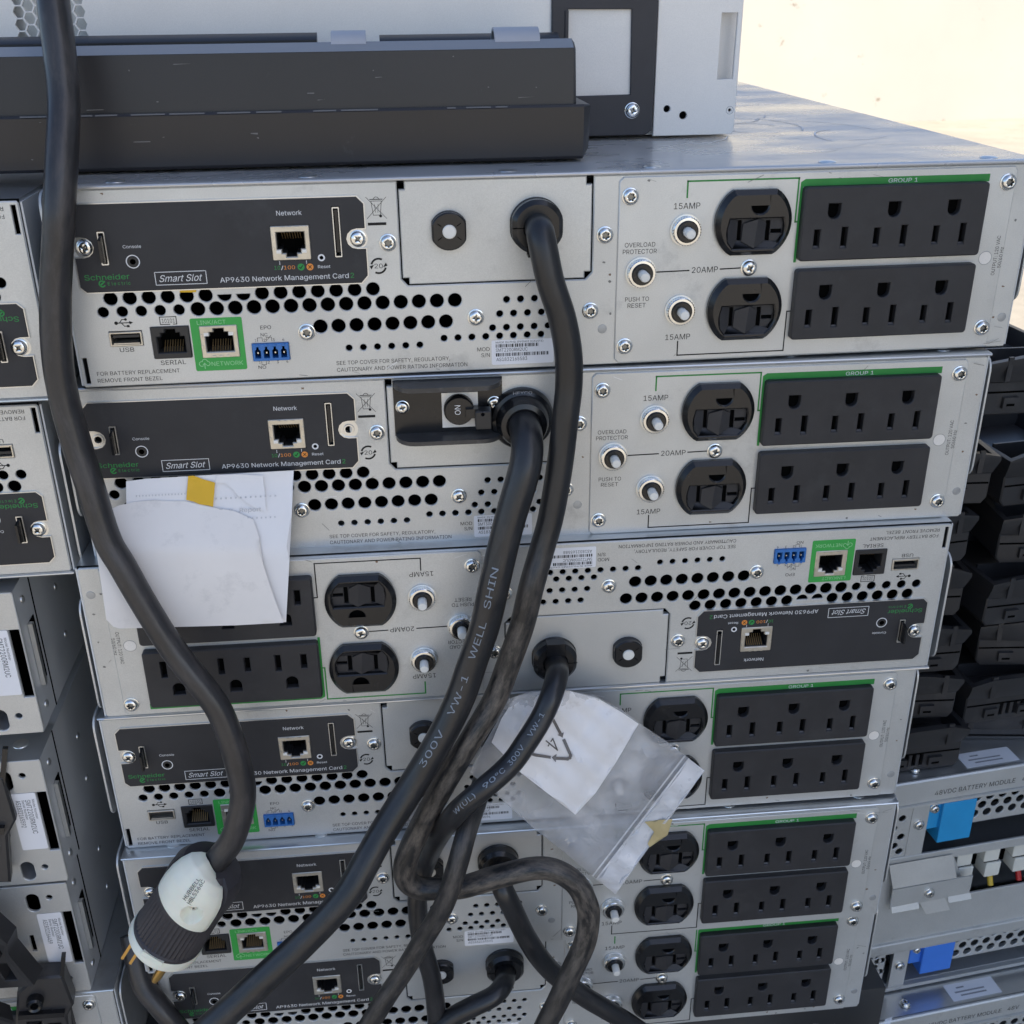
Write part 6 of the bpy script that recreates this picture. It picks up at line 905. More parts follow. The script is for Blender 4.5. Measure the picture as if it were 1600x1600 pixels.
# ------------------------------------------------------------------ the stack on the right: two battery modules and a pile of bezels
YAW = R(5.74)
def battery_module(label, loc, text_from, low):
    t = thing('battery_module', label, 'battery module', loc, (0, 0, YAW), 'battery modules in the right stack')
    T = lambda: Off(0, 0, 0)
    b = MB(); b.box(-18, 432, 40, 560, -186, -0.4, 'zinc_cover'); b.box(-18, 432, 3, 40, -187, -183.5, 'zinc_old'); b.box(-18, 432, 3, 40, -1.4, -0.2, 'zinc_cover'); b.box(-18, -16.5, 3, 40, -186, -1, 'zinc_old'); obj('housing', b, t)
    b = T(); b.plate([(-18, -18.3), (432, -18.3), (432, -0.6), (431, 0.2), (-17, 0.2), (-18, -0.6)], [], 0, -2.2, 'zinc_panel', ch=0.9); b.pbox(-18, 432, -19.6, -18, -8, 1.6, 'zinc_panel'); rail = obj('top_rail', b, t)
    b = T(); b.text('48VDC BATTERY MODULE', text_from, text_from + 58, -13.2, 3.6, 0.06, 'print_black', bold=0.015); b.text('48V', text_from + 63, text_from + 72, -13.2, 3.6, 0.06, 'print_black'); obj('lettering', b, rail)
    b = MB(); b.box(52, 90, 5.5, 19.5, 0.0, 0.25, 'sticker')
    for z in (8.5, 11.5, 15): b.box(60 if z != 11.5 else 57, 80 if z != 15 else 66, z, z + 1.2, 0.25, 0.32, 'print_grey')
    obj('sticker', b, t); s = screw(t, 0, 0, 0, 'cross', ox=0); s.location = (17.5 * S, 11 * S, 0.3 * S); s.rotation_euler = (R(-90), 0, 0)
    def perf(z0, z1):
        b = T(); hs = []
        for j, z in enumerate((z1 - 4.5, z1 - 11.2, z1 - 17.9)):
            for i in range(38): hs.append(circle((62.5 + 9.4 * i + (4.7 if j % 2 else 0), z), 3.15, 12))
        b.plate(box2(50, 430, z0, z1), hs, -3, -4, 'zinc_panel', hch=0.25); b.rect(50, 430, z0, z1, -18, 'void'); return b
    def column(z0, z1):
        b = T(); b.pbox(14.5, 26.5, z0, z1, -3, -0.6, 'zinc_panel'); b.pbox(25.8, 26.5, z0, z1, -20, -3, 'zinc_panel'); return b
    def holes(z0, z1, pts):
        b = T(); b.plate(box2(-18, 14.5, z0, z1), [circle(p, 2.6, 12) for p in pts], -1.2, -2.2, 'zinc_panel', hch=0.25); b.rect(-18, 14.5, z0, z1, -14, 'void'); return b
    obj('perforated_panel', holes(-62, -19.6, [(8.2, -29.5), (9.4, -45), (3, -37), (5.6, -52), (10, -57.5)]), t)
    c = obj('column', column(-62, -19.6), t); screw(c, 20.2, -36, -0.6, 'cross', ox=0)
    obj('perforated_back', perf(-44.5, -19.6), t)
    b = MB(); b.box(26.5, 432, 20, 40, -63.5, -62, 'zinc_old'); b.add([(26.5, 2, -66), (432, 2, -66), (432, 40, -58), (26.5, 40, -58)], [(0, 1, 2, 3)], 'inside_steel'); b.box(26.5, 432, 38, 39.5, -66, -19, 'void'); obj('cavity_floor', b, t)
    b = T(); b.plate(rr(25.5, 35.5, -42, -21, 0.5, 2), [], -1, -14, 'connector_blue', ch=0.4); b.plate(rr(34.5, 58.5, -52.5, -20, 0.5, 2), [], 2, -14, 'connector_blue', ch=0.4); cb = obj('blue_connector', b, t); screw(cb, 30, -25, -1, 'cross', ox=0, k=0.9)
    # flat middle panel with its slot, bracket and white connectors
    b = T(); b.plate([(-18, -141.5), (432, -141.5), (432, -64.5), (-18, -62)], [[(52, -70), (250, -70), (250, -106), (68.5, -106)]], 0, -1.5, 'zinc_panel', ch=0.4, hch=0.3); b.rect(45, 255, -108, -68, -26, 'void'); obj('middle_panel', b, t)
    b = MB(); b.add([(3, -1, -66), (49, -1, -66), (53, -5, -83.6), (6, -5, -83.6)], [(0, 3, 2, 1)], 'zinc_panel'); b.box(6, 65, -5.4, -4.4, -101, -84, 'zinc_panel', skip='')
    b.add([(7, -5.4, -99.4), (27, -5.4, -99.4), (27, -7.4, -103), (7, -7.4, -103)], [(0, 1, 2, 3)], 'zinc_panel'); b.add([(49, -5.4, -99.4), (66, -5.4, -99.4), (66, -7.4, -103), (49, -7.4, -103)], [(0, 1, 2, 3)], 'zinc_panel')
    b.add([(28, -5.4, -100), (47, -5.4, -100), (51, -7.5, -109.5), (33, -7.5, -109.5)], [(0, 3, 2, 1)], 'zinc_panel'); br = obj('bracket', b, t); s = screw(br, 33.5, -92, 5.4, 'cross', ox=0)
    for x, wire in ((64, 'wire_red'), (85, 'wire_yellow'), (107, 'wire_red')):
        b = T(); b.plate(rr(x - 6, x + 5.5, -84, -70, 0.7, 2), [], -4, -16, 'connector_white', ch=0.5); b.plate(rr(x - 4, x + 7.5, -97, -84.8, 1, 2), [], -3, -14, 'connector_white', ch=0.5); b.pbox(x - 5, x + 6, -84.9, -84.0, -12, -4.4, 'void'); cn = obj('white_connector', b, t)
        b = Off(0, 0, 0); b.lathe([(1.9, 0), (1.9, 9)], wire, 10); o = obj('wire', b, cn, (x + 2.5, 6.5, -96.5), (R(65), 0, 0)); 
    b = T(); b.plate([(-18, -147), (432, -147), (432, -138.6), (-18, -138.6)], [], 2.4, 0.0, 'zinc_panel', ch=0.7); b.pbox(-18, 432, -148, -147, -10, 2.0, 'zinc_panel'); obj('lower_rail', b, t)
    if low:
        obj('perforated_panel', holes(-184, -148, [(4 + 5.2 * (i % 2) + 6.2 * (i // 6) - (3 if i // 6 else 0), -151.5 - 5.4 * (i % 6)) for i in range(12)]), t)
        c = obj('column', column(-184, -148), t); c.location = (0.006, 0, 0); screw(c, 20.2, -164, -0.6, 'cross', ox=0)
        obj('perforated_back', perf(-171, -148), t)
        b = MB(); b.add([(26.5, 2, -186), (432, 2, -186), (432, 40, -180), (26.5, 40, -180)], [(0, 1, 2, 3)], 'inside_steel'); b.box(26.5, 432, 38, 39.5, -186, -148, 'void'); obj('cavity_floor', b, t)
        b = T(); b.plate(rr(33.5, 43, -165, -148.5, 0.5, 2), [], -1, -14, 'connector_royal', ch=0.4); b.plate(rr(42, 66, -174, -148.2, 0.5, 2), [], 2, -14, 'connector_royal', ch=0.4); cb = obj('blue_connector', b, t); screw(cb, 38, -152, -1, 'cross', ox=0, k=0.8)
        b = T(); b.pbox(-18, 432, -187, -184, -8, 0.6, 'zinc_panel'); obj('bottom_rim', b, t)
    return t
battery_module('upper open battery module with a light blue connector, under the pile of black bezels', (224, 40, -300), 27.5, True)
battery_module('lower battery module on the right with a white sticker on its top edge', (236, 18, -488.5), 30, False)

def pile_bezel(vents=True):  # a loose front bezel, lying hollow side up in the pile
    def fn():
        b = MB(); w, h = 30, 36                    # long way runs into the picture; origin at the middle of the near lower edge
        pr = [(-w + 3, 0), (w - 3, 0), (w, 4), (w, h * 0.55), (-w, h * 0.55), (-w, 4)]
        hs = [box2(-w + 7 + 5 * i, -w + 9.6 + 5 * i, 4, 13) for i in range(6)] if vents else []
        class Z(MB):
            def P(s, u, v, w_): return (u, -w_, v)
        z = Z(); z.plate(pr, hs, 0, -3, 'loose_bezel_black', ch=0.8, hch=0.3); b.v, b.f, b.m, b.mats = z.v, z.f, z.m, z.mats
        n = len(pr); b.add([(u, y, v) for y in (3, 300) for u, v in pr], [(i, n + i, n + (i + 1) % n, (i + 1) % n) for i in range(n)] + [tuple(range(n, 2 * n))], 'loose_bezel_black'); b.box(-w + 2, w - 2, 9, 10, 2, 18, 'void')
        b.box(-w + 1, w - 1, -0.25, 0.2, h * 0.36, h * 0.39, 'void')
        for x0 in (-w * 0.55, w * 0.25): b.box(x0, x0 + 9, -2.2, 0, h * 0.12, h * 0.30, 'loose_bezel_black'); b.box(x0 + 2, x0 + 7, -2.35, -2.1, h * 0.16, h * 0.2, 'void')
        for yy in (20, 70, 130, 200): b.box(-w + 4, w - 4, yy, yy + 1.6, h * 0.6, h * 0.9, 'loose_bezel_black')
        b.box(w * 0.5, w * 0.62, -5.6, -4.2, h * 0.62, h * 1.06, 'loose_bezel_black'); b.box(-w * 0.7, -w * 0.6, -5.2, -4, h * 0.6, h * 0.98, 'loose_bezel_black')
        # flared, dished upper half: outer wall, rim and inner hollow
        def ring(wx, y0, y1, zf, zs): return [(-wx, y0, zs), (-wx * 0.2, y0 - 2.5, zf), (wx * 0.6, y0 - 2.0, zf), (wx, y0, zs), (wx, y1, zs), (-wx, y1, zs)]
        rs = [ring(w, 0, 300, h * 0.55, h * 0.55), ring(w + 1.5, -4, 302, h * 0.93, h * 0.8), ring(w + 1.2, -4, 302, h, h * 0.87), ring(w - 2.2, 0.5, 298, h, h * 0.87), ring(w - 5, 5, 294, h * 0.6, h * 0.6)]
        k = 6; b.add([p for r in rs for p in r], [(j * k + i, j * k + (i + 1) % k, (j + 1) * k + (i + 1) % k, (j + 1) * k + i) for j in range(4) for i in range(k)] + [tuple(range(4 * k, 5 * k))], 'loose_bezel_black')
        return b
    return M('plastic_bezel|%d' % vents, fn, 28)
PB = [  # x, y, z, yaw, roll, label
 (240, 52, -299.5, 3, 0, 'black vented plastic bezel lying directly on the upper battery module'),
 (231, 58, -262.5, -4, 0, 'black bezel with a curved rim, second up in the near pile'),
 (228, 54, -225.5, 2, 1, 'black bezel with a curved rim, third up in the near pile'),
 (224, 60, -188.5, -3, 0, 'black bezel with small vents, fourth up in the near pile'),
 (222, 57, -151.5, 4, -1, 'dark bezel deep in the gap beside the upside down unit'),
 (229, 62, -114.5, -2, 1, 'open black bezel with a pale rim, last but one in the near pile'),
 (275, 66, -62.0, 5, 2, 'uppermost black bezel of the pile catching blue sky light'),
 (306, 80, -312, -8, 0, 'black bezel beside the white sticker at the foot of the far pile'),
 (303, 66, -275, 6, 1, 'black bezel with slots at the frame edge, second up in the far pile'),
 (312, 72, -238, -9, -2, 'tilted black bezel, third up in the far pile'),
 (301, 64, -200, 7, 2, 'black bezel, fourth up in the far pile'),
 (309, 70, -162, -5, 0, 'black bezel, fifth up in the far pile'),
 (305, 76, -124, 6, 0, 'black bezel under the blue lit uppermost bezel'),
]
for x, y, z, a, rl, lab in PB:
    o = tag(obj('plastic_bezel', pile_bezel('vent' in lab or 'slots' in lab), None, (x, y, z), (0, R(rl), R(a))), lab, 'plastic bezel', 'black plastic bezels piled on the right')
    if (a % 2) == 0: o.scale = (-1, 1, 1)
def latch_piece(label, loc, rot, w, h, d):
    """a broken off bezel end: hollow box with a clip arm and a rounded boss"""
    t = thing('plastic_latch', label, 'plastic piece', loc, rot, 'black plastic pieces at lower left')
    b = Off(0, 0, 0)
    b.plate([(-w, 0), (w, 0), (w * 0.8, h * 0.45), (w, h * 0.6), (w * 0.55, h), (-w * 0.4, h), (-w, h * 0.8)], [box2(-w * 0.6, -w * 0.1, h * 0.12, h * 0.4), box2(w * 0.15, w * 0.6, h * 0.12, h * 0.36)], d, -d, 'loose_bezel_black', ch=1.2, hch=0.5, back=True)
    obj('body', b, t)
    b = Off(0, 0, 0); b.pbox(-w * 0.9, w * 0.7, h * 0.5, h * 0.56, d, d + 3.5, 'gloss_black'); b.pbox(w * 0.45, w * 0.6, h * 0.56, h * 1.25, d * 0.2, d * 0.9, 'gloss_black'); obj('clip_arm', b, t)
    b = Off(0, 0, 0); b.lathe([(4.6, d), (4.4, d + 5), (3.4, d + 6), (2.2, d + 5.4), (2.0, d)], 'gloss_black', 18, (-w * 0.35, h * 0.7)); obj('boss', b, t)
for loc, rot, w, h, d, lab in (((-312, -14, -262), (-8, 14, 10), 17, 62, 5, 'upper black plastic latch piece at the left edge beside a serial label'), ((-306, -20, -330), (6, -10, -12), 16, 58, 6, 'shiny black plastic latch piece with a boss at the left edge'), ((-300, -16, -385), (-6, 12, 8), 15, 50, 6, 'lowest black plastic latch piece in front of the green corner'), ((-326, -30, -360), (12, -24, 20), 20, 80, 6, 'black plastic latch piece leaning nearest the left picture edge')):
    latch_piece(lab, loc, tuple(R(a) for a in rot), w, h, d)

# ------------------------------------------------------------------ pallets under the stacks
def pallet(label, x, y, z, yaw=0):
    t = thing('wooden_pallet', label, 'pallet', (x, y, z), (0, 0, yaw), 'pallets under the stacks')
    for i in range(6):
        b = MB(); b.box(-220 + i * 76, -220 + i * 76 + 62, 0, 660, 122, 144, 'wood'); obj('plank', b, t)
    for i in range(3):
        b = MB(); b.box(-225, 225, 10 + i * 280, 90 + i * 280, 100, 121.5, 'wood'); obj('plank', b, t)
        for j in range(3):
            b = MB(); b.box(-220 + j * 175, -130 + j * 175, 12 + i * 280, 88 + i * 280, 22, 99.6, 'wood'); obj('block', b, t)
        b = MB(); b.box(-225, 225, 10 + i * 280, 90 + i * 280, 0.2, 21.6, 'wood'); obj('plank', b, t)
for k in range(2): pallet(('lower' if k == 0 else 'upper') + ' wooden pallet under the central stack', -20, 10, GZ + 0.3 + k * 144.4)
for k in range(2): pallet(('lower' if k == 0 else 'upper') + ' wooden pallet under the left stack', -478, 10, GZ + 0.3 + k * 144.4)
b = MB(); b.box(-240, 240, 5, 640, GZ + 289.5, -438.4, 'inside_steel'); tag(obj('steel_case', b, None, (-20, 0, 0)), 'dark steel case carrying the central stack', 'case')
b = MB(); b.box(-220, 212, 5, 640, GZ + 289.5, -451.6, 'inside_steel'); tag(obj('steel_case', b, None, (-477, 0, 0)), 'dark steel case carrying the left stack', 'case')
pallet('wooden pallet under the right hand battery modules', 452, 40, GZ + 0.3, YAW); 
b = MB(); b.box(0, 440, 30, 560, GZ + 145, -675.5, 'inside_steel'); tag(obj('steel_case', b, None, (240, 12, 0), (0, 0, YAW)), 'dark steel case carrying the battery modules', 'case')

# ------------------------------------------------------------------ power cables
CAB = {
'A':[(-202.5,20.0,169.8),(-203.7,14.0,156.1),(-203.1,8.0,137.7),(-203.3,2.0,119.0),(-204.9,-8.0,100.7),(-207.8,-14.0,81.8),(-210.3,-15.0,69.3),(-215.6,-15.0,45.9),(-219.2,-16.0,21.6),(-219.7,-17.0,2.6),(-217.5,-19.0,-19.2),(-214.0,-22.0,-41.0),(-210.4,-25.0,-63.6),(-205.7,-27.0,-75.2),(-198.2,-30.0,-94.5),(-188.3,-33.0,-117.2),(-174.9,-37.0,-140.3),(-169.5,-39.0,-151.9),(-165.0,-42.0,-172.2),(-163.4,-44.0,-194.8),(-167.4,-45.0,-212.3),(-173.0,-44.5,-226.0),(-180.0,-43.0,-236.0),(-188.0,-42.2,-247.0)],
'B':[(-12.8,4.0,65.0),(-12.8,-10.0,65.0),(-13.1,-19.0,63.1),(-9.6,-22.0,45.2),(-4.5,-22.0,29.6),(-1.5,-22.0,13.6),(-1.0,-22.0,-1.2),(-2.2,-23.0,-13.5),(-5.0,-24.0,-38.8),(-9.3,-26.0,-64.3),(-13.8,-28.0,-80.1),(-19.2,-32.0,-96.8),(-23.9,-32.0,-118.3),(-31.0,-32.0,-140.8),(-38.4,-34.0,-159.9),(-51.4,-38.0,-180.5),(-66.4,-38.0,-207.9),(-80.4,-36.0,-238.6),(-87.4,-36.0,-257.8),(-87.0,-36.0,-269.4),(-80.5,-36.0,-275.6),(-68.9,-38.0,-275.1),(-57.7,-40.0,-273.6),(-39.3,-42.0,-266.7),(-20.8,-44.0,-261.2),(-8.8,-46.0,-262.1),(2.0,-48.0,-270.8),(7.3,-50.0,-282.6),(8.9,-50.0,-292.9),(6.8,-52.0,-309.3),(-0.3,-54.0,-327.2),(-7.9,-56.0,-346.4),(-15.3,-58.0,-362.1),(-23.1,-60.0,-381.5),(-34.9,-60.0,-408.8)],
'C':[(-19.4,3.6,-24.0),(-19.9,-12.0,-24.0),(-19.9,-22.0,-27.5),(-21.6,-28.0,-37.5),(-28.9,-32.0,-60.2),(-33.1,-34.0,-75.7),(-37.5,-36.0,-93.2),(-42.1,-36.0,-114.5),(-49.1,-36.0,-136.6),(-56.0,-38.0,-155.5),(-67.0,-42.0,-176.0),(-81.8,-46.0,-199.7),(-97.7,-54.0,-220.7),(-106.8,-60.0,-233.6),(-117.9,-66.0,-249.1),(-140.5,-70.0,-272.2),(-166.8,-74.0,-295.3),(-187.5,-78.0,-312.6),(-207.0,-80.0,-330.5)],
'D':[(-4.6,-5.0,-152.9),(-4.9,-20.0,-152.6),(-6.6,-31.0,-150.0),(-10.6,-40.0,-154.8),(-16.2,-44.0,-165.1),(-24.0,-48.0,-175.6),(-32.8,-52.0,-185.7),(-46.1,-58.0,-193.6),(-59.2,-54.0,-209.9),(-68.5,-34.0,-241.7),(-75.4,-18.0,-271.4),(-80.4,-18.0,-289.3),(-82.5,-20.0,-302.2),(-81.3,-24.0,-327.3),(-76.7,-26.0,-354.8),(-75.3,-28.0,-382.3),(-75.9,-28.0,-416.2)],
'E':[(-35.0,-1.5,-196.9),(-35.4,-12.5,-196.9),(-38.5,-19.0,-199.5),(-43.0,-23.0,-212.5),(-48.0,-30.0,-224.4),(-55.0,-50.0,-226.6),(-61.4,-58.0,-243.3),(-68.8,-58.0,-267.5),(-81.1,-56.0,-293.5),(-91.1,-56.0,-312.6),(-101.9,-58.0,-329.3),(-114.6,-60.0,-350.9),(-126.6,-60.0,-373.2)],
'F':[(-35.9,-7.3,-284.6),(-36.1,-19.3,-284.6),(-35.9,-30.0,-285.4),(-31.3,-32.0,-298.0),(-20.9,-30.0,-328.9),(-8.4,-28.0,-354.8),(9.6,-28.0,-376.5),(24.5,-28.0,-390.9),(40.6,-28.0,-406.3),(59.3,-28.0,-426.9)],
'G':[(-32.7,-0.0,-372.2),(-32.9,-12.0,-372.2),(-35.5,-24.0,-367.1),(-41.5,-30.0,-368.5),(-52.2,-32.0,-372.0),(-63.2,-32.0,-378.3),(-70.0,-32.0,-383.6),(-86.3,-34.0,-396.3)],
'H':[(-248.6,10.0,-335.2),(-246.0,2.0,-347.2),(-243.0,-4.0,-360.5),(-237.4,-8.0,-369.1),(-229.4,-12.0,-381.4),(-219.6,-14.0,-403.4)],
}
def resample(pts, step=1.5):
    P = [Vector(p) for p in pts]; P = [P[0] * 2 - P[1]] + P + [P[-1] * 2 - P[-2]]; o = []
    for i in range(1, len(P) - 2):
        n = max(2, int((P[i + 1] - P[i]).length / step))
        for j in range(n):
            t = j / n; a, b2, c, d = P[i - 1:i + 3]
            o.append(0.5 * (2 * b2 + (c - a) * t + (2 * a - 5 * b2 + 4 * c - d) * t * t + (3 * b2 - a - 3 * c + d) * t ** 3))
    o.append(P[-2]); 
    for _ in range(3): o = [o[0]] + [(o[i - 1] + o[i] * 2 + o[i + 1]) / 4 for i in range(1, len(o) - 1)] + [o[-1]]
    return o
def tube(b, path, r, mt, n=22, wob=0.0, seed=0):
    rd = random.Random(seed); T = [(path[min(i + 1, len(path) - 1)] - path[max(i - 1, 0)]).normalized() for i in range(len(path))]
    N = T[0].orthogonal().normalized(); pts = []; ph = [rd.uniform(0, 6) for _ in range(4)]
    for i, p in enumerate(path):
        N = (N - T[i] * N.dot(T[i])).normalized(); B = T[i].cross(N)
        q = r * (1 + wob * (0.5 * math.sin(i * 0.06 + ph[0]) + 0.5 * math.sin(i * 0.17 + ph[1])))
        for k in range(n):
            a = 2 * math.pi * k / n; e = 1 + wob * 0.8 * math.sin(2 * a + i * 0.03 + ph[2]); pts.append(p + (N * math.cos(a) + B * math.sin(a)) * q * e)
    b.along = []; d_ = 0
    for i in range(len(path)):
        if i: d_ += (path[i] - path[i - 1]).length
        for k in range(n): b.along.append((d_ * 0.3, r * math.cos(2 * math.pi * k / n), r * math.sin(2 * math.pi * k / n)))
    m = len(path); b.add(pts, [(i * n + k, i * n + (k + 1) % n, (i + 1) * n + (k + 1) % n, (i + 1) * n + k) for i in range(m - 1) for k in range(n)] + [tuple(range(n))[::-1], tuple(range((m - 1) * n, m * n))], mt)
def cable(key, r, mt, label, seed=1, wob=0.02):
    path = resample(CAB[key]); b = MB(); tube(b, path, r, mt, 24, wob, seed)
    o = tag(obj('power_cable', b), label, 'power cable', 'power cables hanging over the stack'); return o, path
def cable_text(o, path, r, txt, z_from, cap, length, a0=0.0):
    """lettering printed round a cable, read upwards from height z_from"""
    i0 = min(range(len(path)), key=lambda i: abs(path[i].z - z_from)); b = MB()
    def fn(x, y):
        s = x; i = i0
        while i > 1 and s > (path[i] - path[i - 1]).length: s -= (path[i] - path[i - 1]).length; i -= 1
        T = (path[i - 1] - path[i]).normalized(); p = path[i] + T * s; N = CL - p; N = (N - T * N.dot(T)).normalized(); U = N.cross(T)
        a = a0 + (y - cap / 2) / r; return p + (N * math.cos(a) + U * math.sin(a)) * (r * 1.025 + 0.12)
    b.text(txt, 0, length, 0, cap, 0, 'cable_print', fn=fn); obj('lettering', b, o)
cable('A', 6.3, 'cable_dusty', 'dusty power cable at the left ending in a black and white plug', 1)
cable('B', 6.1, 'cable_muddy', 'muddy power cable from the topmost unit, looping to the right low down', 2)
oc, pc = cable('C', 7.3, 'cable_rubber', 'thickest power cable, from the gland beside the ON switch down to the lower left', 3)
cable_text(oc, pc, 7.3, '300V    VW-1    WELL   SHIN', -187, 3.1, 112, 0.16)
od, pd = cable('D', 5.6, 'cable_rubber', 'power cable from the upside down unit, crossing in front of the plastic bag', 4)
cable_text(od, pd, 5.6, 'W(UL)   90°C   300V    VW-1', -207, 2.3, 66, 0.1)
cable('E', 5.4, 'cable_scuffed', 'scuffed power cable running from behind the bag down across the muddy loop', 5)
cable('F', 5.8, 'cable_rubber', 'clean black power cable leaving the gland above the muddy loop, down to the right', 6)
cable('G', 5.8, 'cable_rubber', 'short stretch of power cable from the lowest gland, bending left', 7)
cable('H', 6.2, 'cable_dusty', 'dusty power cable hanging behind the plug blades at lower left', 8)

# the plug on the long cable: local z runs from the blades towards the cable, local -y faces the viewer
p0, p1 = Vector((-215.6, -40, -291.5)), Vector((-183.0, -42.5, -240))
Zx = (p1 - p0).normalized(); Yx = (p0 - CL); Yx = (Yx - Zx * Yx.dot(Zx)).normalized(); Xx = Yx.cross(Zx)
t = thing('power_plug', 'black ribbed power plug with white cord clamp hanging at the cable end', 'plug', p0, Matrix((Xx, Yx, Zx)).transposed().to_euler())
b = MB(); N = 96
rib = lambda base: (lambda i: base - (0.85 if (i % 2 and 0.51 * N < i < 0.99 * N) else 0))
cut = lambda r_: (lambda i: min(r_, 12.2) if 198 < 360 * i / N < 326 else r_)
b.lathe([(17.0, 5.8), (18.9, 5.9), (19.1, 8), (rib(18.8), 9), (rib(18.2), 31.5), (18.3, 33), (18.3, 35.6), (cut(18.3), 35.7), (cut(18.9), 46), (cut(18.4), 54), (cut(15.6), 59), (cut(10), 61.5), (6.5, 62)], 'plug_black', N, axis='z'); obj('body', b, t)
b = MB(); b.lathe([(0.01, -1.2), (15.6, -1.2), (18.6, -0.4), (19.6, 1.0), (19.6, 5.2), (19.0, 6.2)], 'plug_white', 60, axis='z')
b.box(-6, 6, -19.9, -17, 5, 7.6, 'plug_white'); obj('face_cap', b, t)
b = MB()
key = [(18.4, 36.4), (19.7, 37.0), (20.0, 39), (19.9, 46), (19.0, 53), (17.0, 59), (13.8, 64), (9.5, 66), (7.0, 66.2)]
prof = []
for (ra, ha), (rb, hb) in zip(key, key[1:]):
    m_ = max(1, int((Vector((rb, hb)) - Vector((ra, ha))).length / 0.8)); prof += [(ra + (rb - ra) * q_ / m_, ha + (hb - ha) * q_ / m_) for q_ in range(m_)]
prof.append(key[-1])
a0_, a1_, SCA, SCH = 202, 322, 284, 43.5
n = 72; k = n + 1; pts = []
for j, (r_, h) in enumerate(prof):
    for i in range(k):
        u = i / n; an = R(a0_ + (a1_ - a0_) * u)
        lo = 3.0 * math.cos(u * math.pi) - 1.5; tp = (h - 36.4) / 30
        hh = h + lo * (1 - min(1, tp * 2.2)) - 11 * max(0, u - 0.35) ** 1.3 * max(0, tp - 0.3) * 1.6
        e = 1.0 - 0.03 * max(0, 1 - u * 14) - 0.03 * max(0, 1 - (1 - u) * 14)
        dd = math.hypot(R(a0_ + (a1_ - a0_) * u - SCA) * 19.5, hh - SCH)
        rr_ = r_ * e - (6.5 * (1 - (dd / 5.4) ** 2) ** 0.7 if dd < 5.4 else 0)
        pts.append((rr_ * math.cos(an), rr_ * math.sin(an), hh))
b.add(pts, [(j * k + i, j * k + i + 1, (j + 1) * k + i + 1, (j + 1) * k + i) for j in range(len(prof) - 1) for i in range(n)], 'plug_white')
for e in (0, n):
    b.add([pts[j * k + e] for j in range(len(prof))] + [(pts[j * k + e][0] * 0.8, pts[j * k + e][1] * 0.8, pts[j * k + e][2]) for j in range(len(prof))], [(j, j + 1, len(prof) + j + 1, len(prof) + j) for j in range(len(prof) - 1)], 'plug_white')
b.add([pts[i] for i in range(k)] + [(pts[i][0] * 0.85, pts[i][1] * 0.85, pts[i][2]) for i in range(k)], [(i, i + 1, k + i + 1, k + i) for i in range(n)], 'plug_white')
cl = obj('cord_clamp', b, t)
b = MB()
def wrap(a, c, an0, h0):
    an = R(an0) + c / 19.0; z_ = h0 + a - 1.5; r_ = 20.15 - 0.0 * a if z_ < 46 else (20.15 - (z_ - 46) * 0.135 if z_ < 53 else 19.2 - (z_ - 53) * 0.34); return (r_ * math.cos(an), r_ * math.sin(an), h0 + a)
b.text('HBL5366C', 0, 14, 0, 2.1, 0, 'print_black', fn=lambda a, c: wrap(a, -c, 274, 49.5))
b.text('HUBBELL', 0, 13, 0, 2.1, 0, 'print_black', fn=lambda a, c: wrap(a + .5, -c, 265.5, 49.5)); obj('lettering', b, cl)
an = R(SCA); s = screw(cl, 0, 0, 0, 'cross', ox=0, k=0.62); s.location = (13.6 * S * math.cos(an), 13.6 * S * math.sin(an), SCH * S); s.rotation_euler = (0, 0, an + math.pi / 2)
for x0, y0, wd, th in ((-14.0, -3.2, 1.5, 6.4), (-9.0, -3.2, 1.5, 6.4)):
    b = MB(); b.box(x0, x0 + wd, y0, y0 + th, -23, -1, 'gold'); b.box(x0 + 0.8, x0 + wd - 0.8, y0 + .4, y0 + th - .4, -24, -23, 'gold'); obj('blade', b, t)
b = MB(); b.lathe([(2.4, -1), (2.4, -20), (1.7, -23), (0.01, -23.5)], 'gold', 16, c=(7.5, -4), axis='z'); obj('ground_pin', b, t)

# ------------------------------------------------------------------ paper sheet tucked under the second unit's card
yb = lambda x, y: -3.0 - max(0, min(1, (y - 750) / 110)) * 13 - max(0, y - 860) / 120 * 2
t = thing('paper_sheet', 'folded dirty white paper with a yellow strip tucked under a network card', 'paper', at(326, 745, -3))
def child(b, name, par): o = obj(name, b, par); o.location = -Vector(par.location); return o
b = MB(); sheet(b, [(197, 752), (230, 748), (330, 742), (459, 735), (456, 800), (452, 880), (447, 972), (300, 976), (205, 978), (198, 850)], yb, 'paper_inner', 14); child(b, 'inner_page', t)
yf = lambda x, y: yb(x, y) - 0.6 - 2.2 * max(0, min(1, (y - 785) / 190)) - 5.0 * max(0, min(1, (230 - x) / 80)) * max(0, min(1, (y - 800) / 150)) + 1.2 * max(0, (x - 385) / 60) * max(0, min(1, (980 - y) / 150)) - 1.6 * math.sin(max(0, min(1, (y - 785) / 190)) * math.pi) * math.sin(max(0, min(1, (x - 150) / 290)) * math.pi)
b = MB(); sheet(b, [(163, 800), (185, 790), (212, 784), (240, 781), (262, 783), (290, 783), (312, 788), (334, 793), (368, 799), (396, 812), (405, 840), (412, 885), (427, 930), (443, 973), (370, 977), (300, 979), (230, 981), (186, 982), (177, 979), (166, 968), (157, 905), (149, 850), (154, 822)], yf, 'paper', 9); child(b, 'front_page', t)
b = MB(); sheet(b, [(336, 754), (352, 755), (363, 764), (373, 776), (386, 786), (398, 793), (416, 800), (414, 772), (411, 743), (372, 741), (340, 742)], yb, 'paper_inner', 10, w=0.9); child(b, 'torn_flap', t)
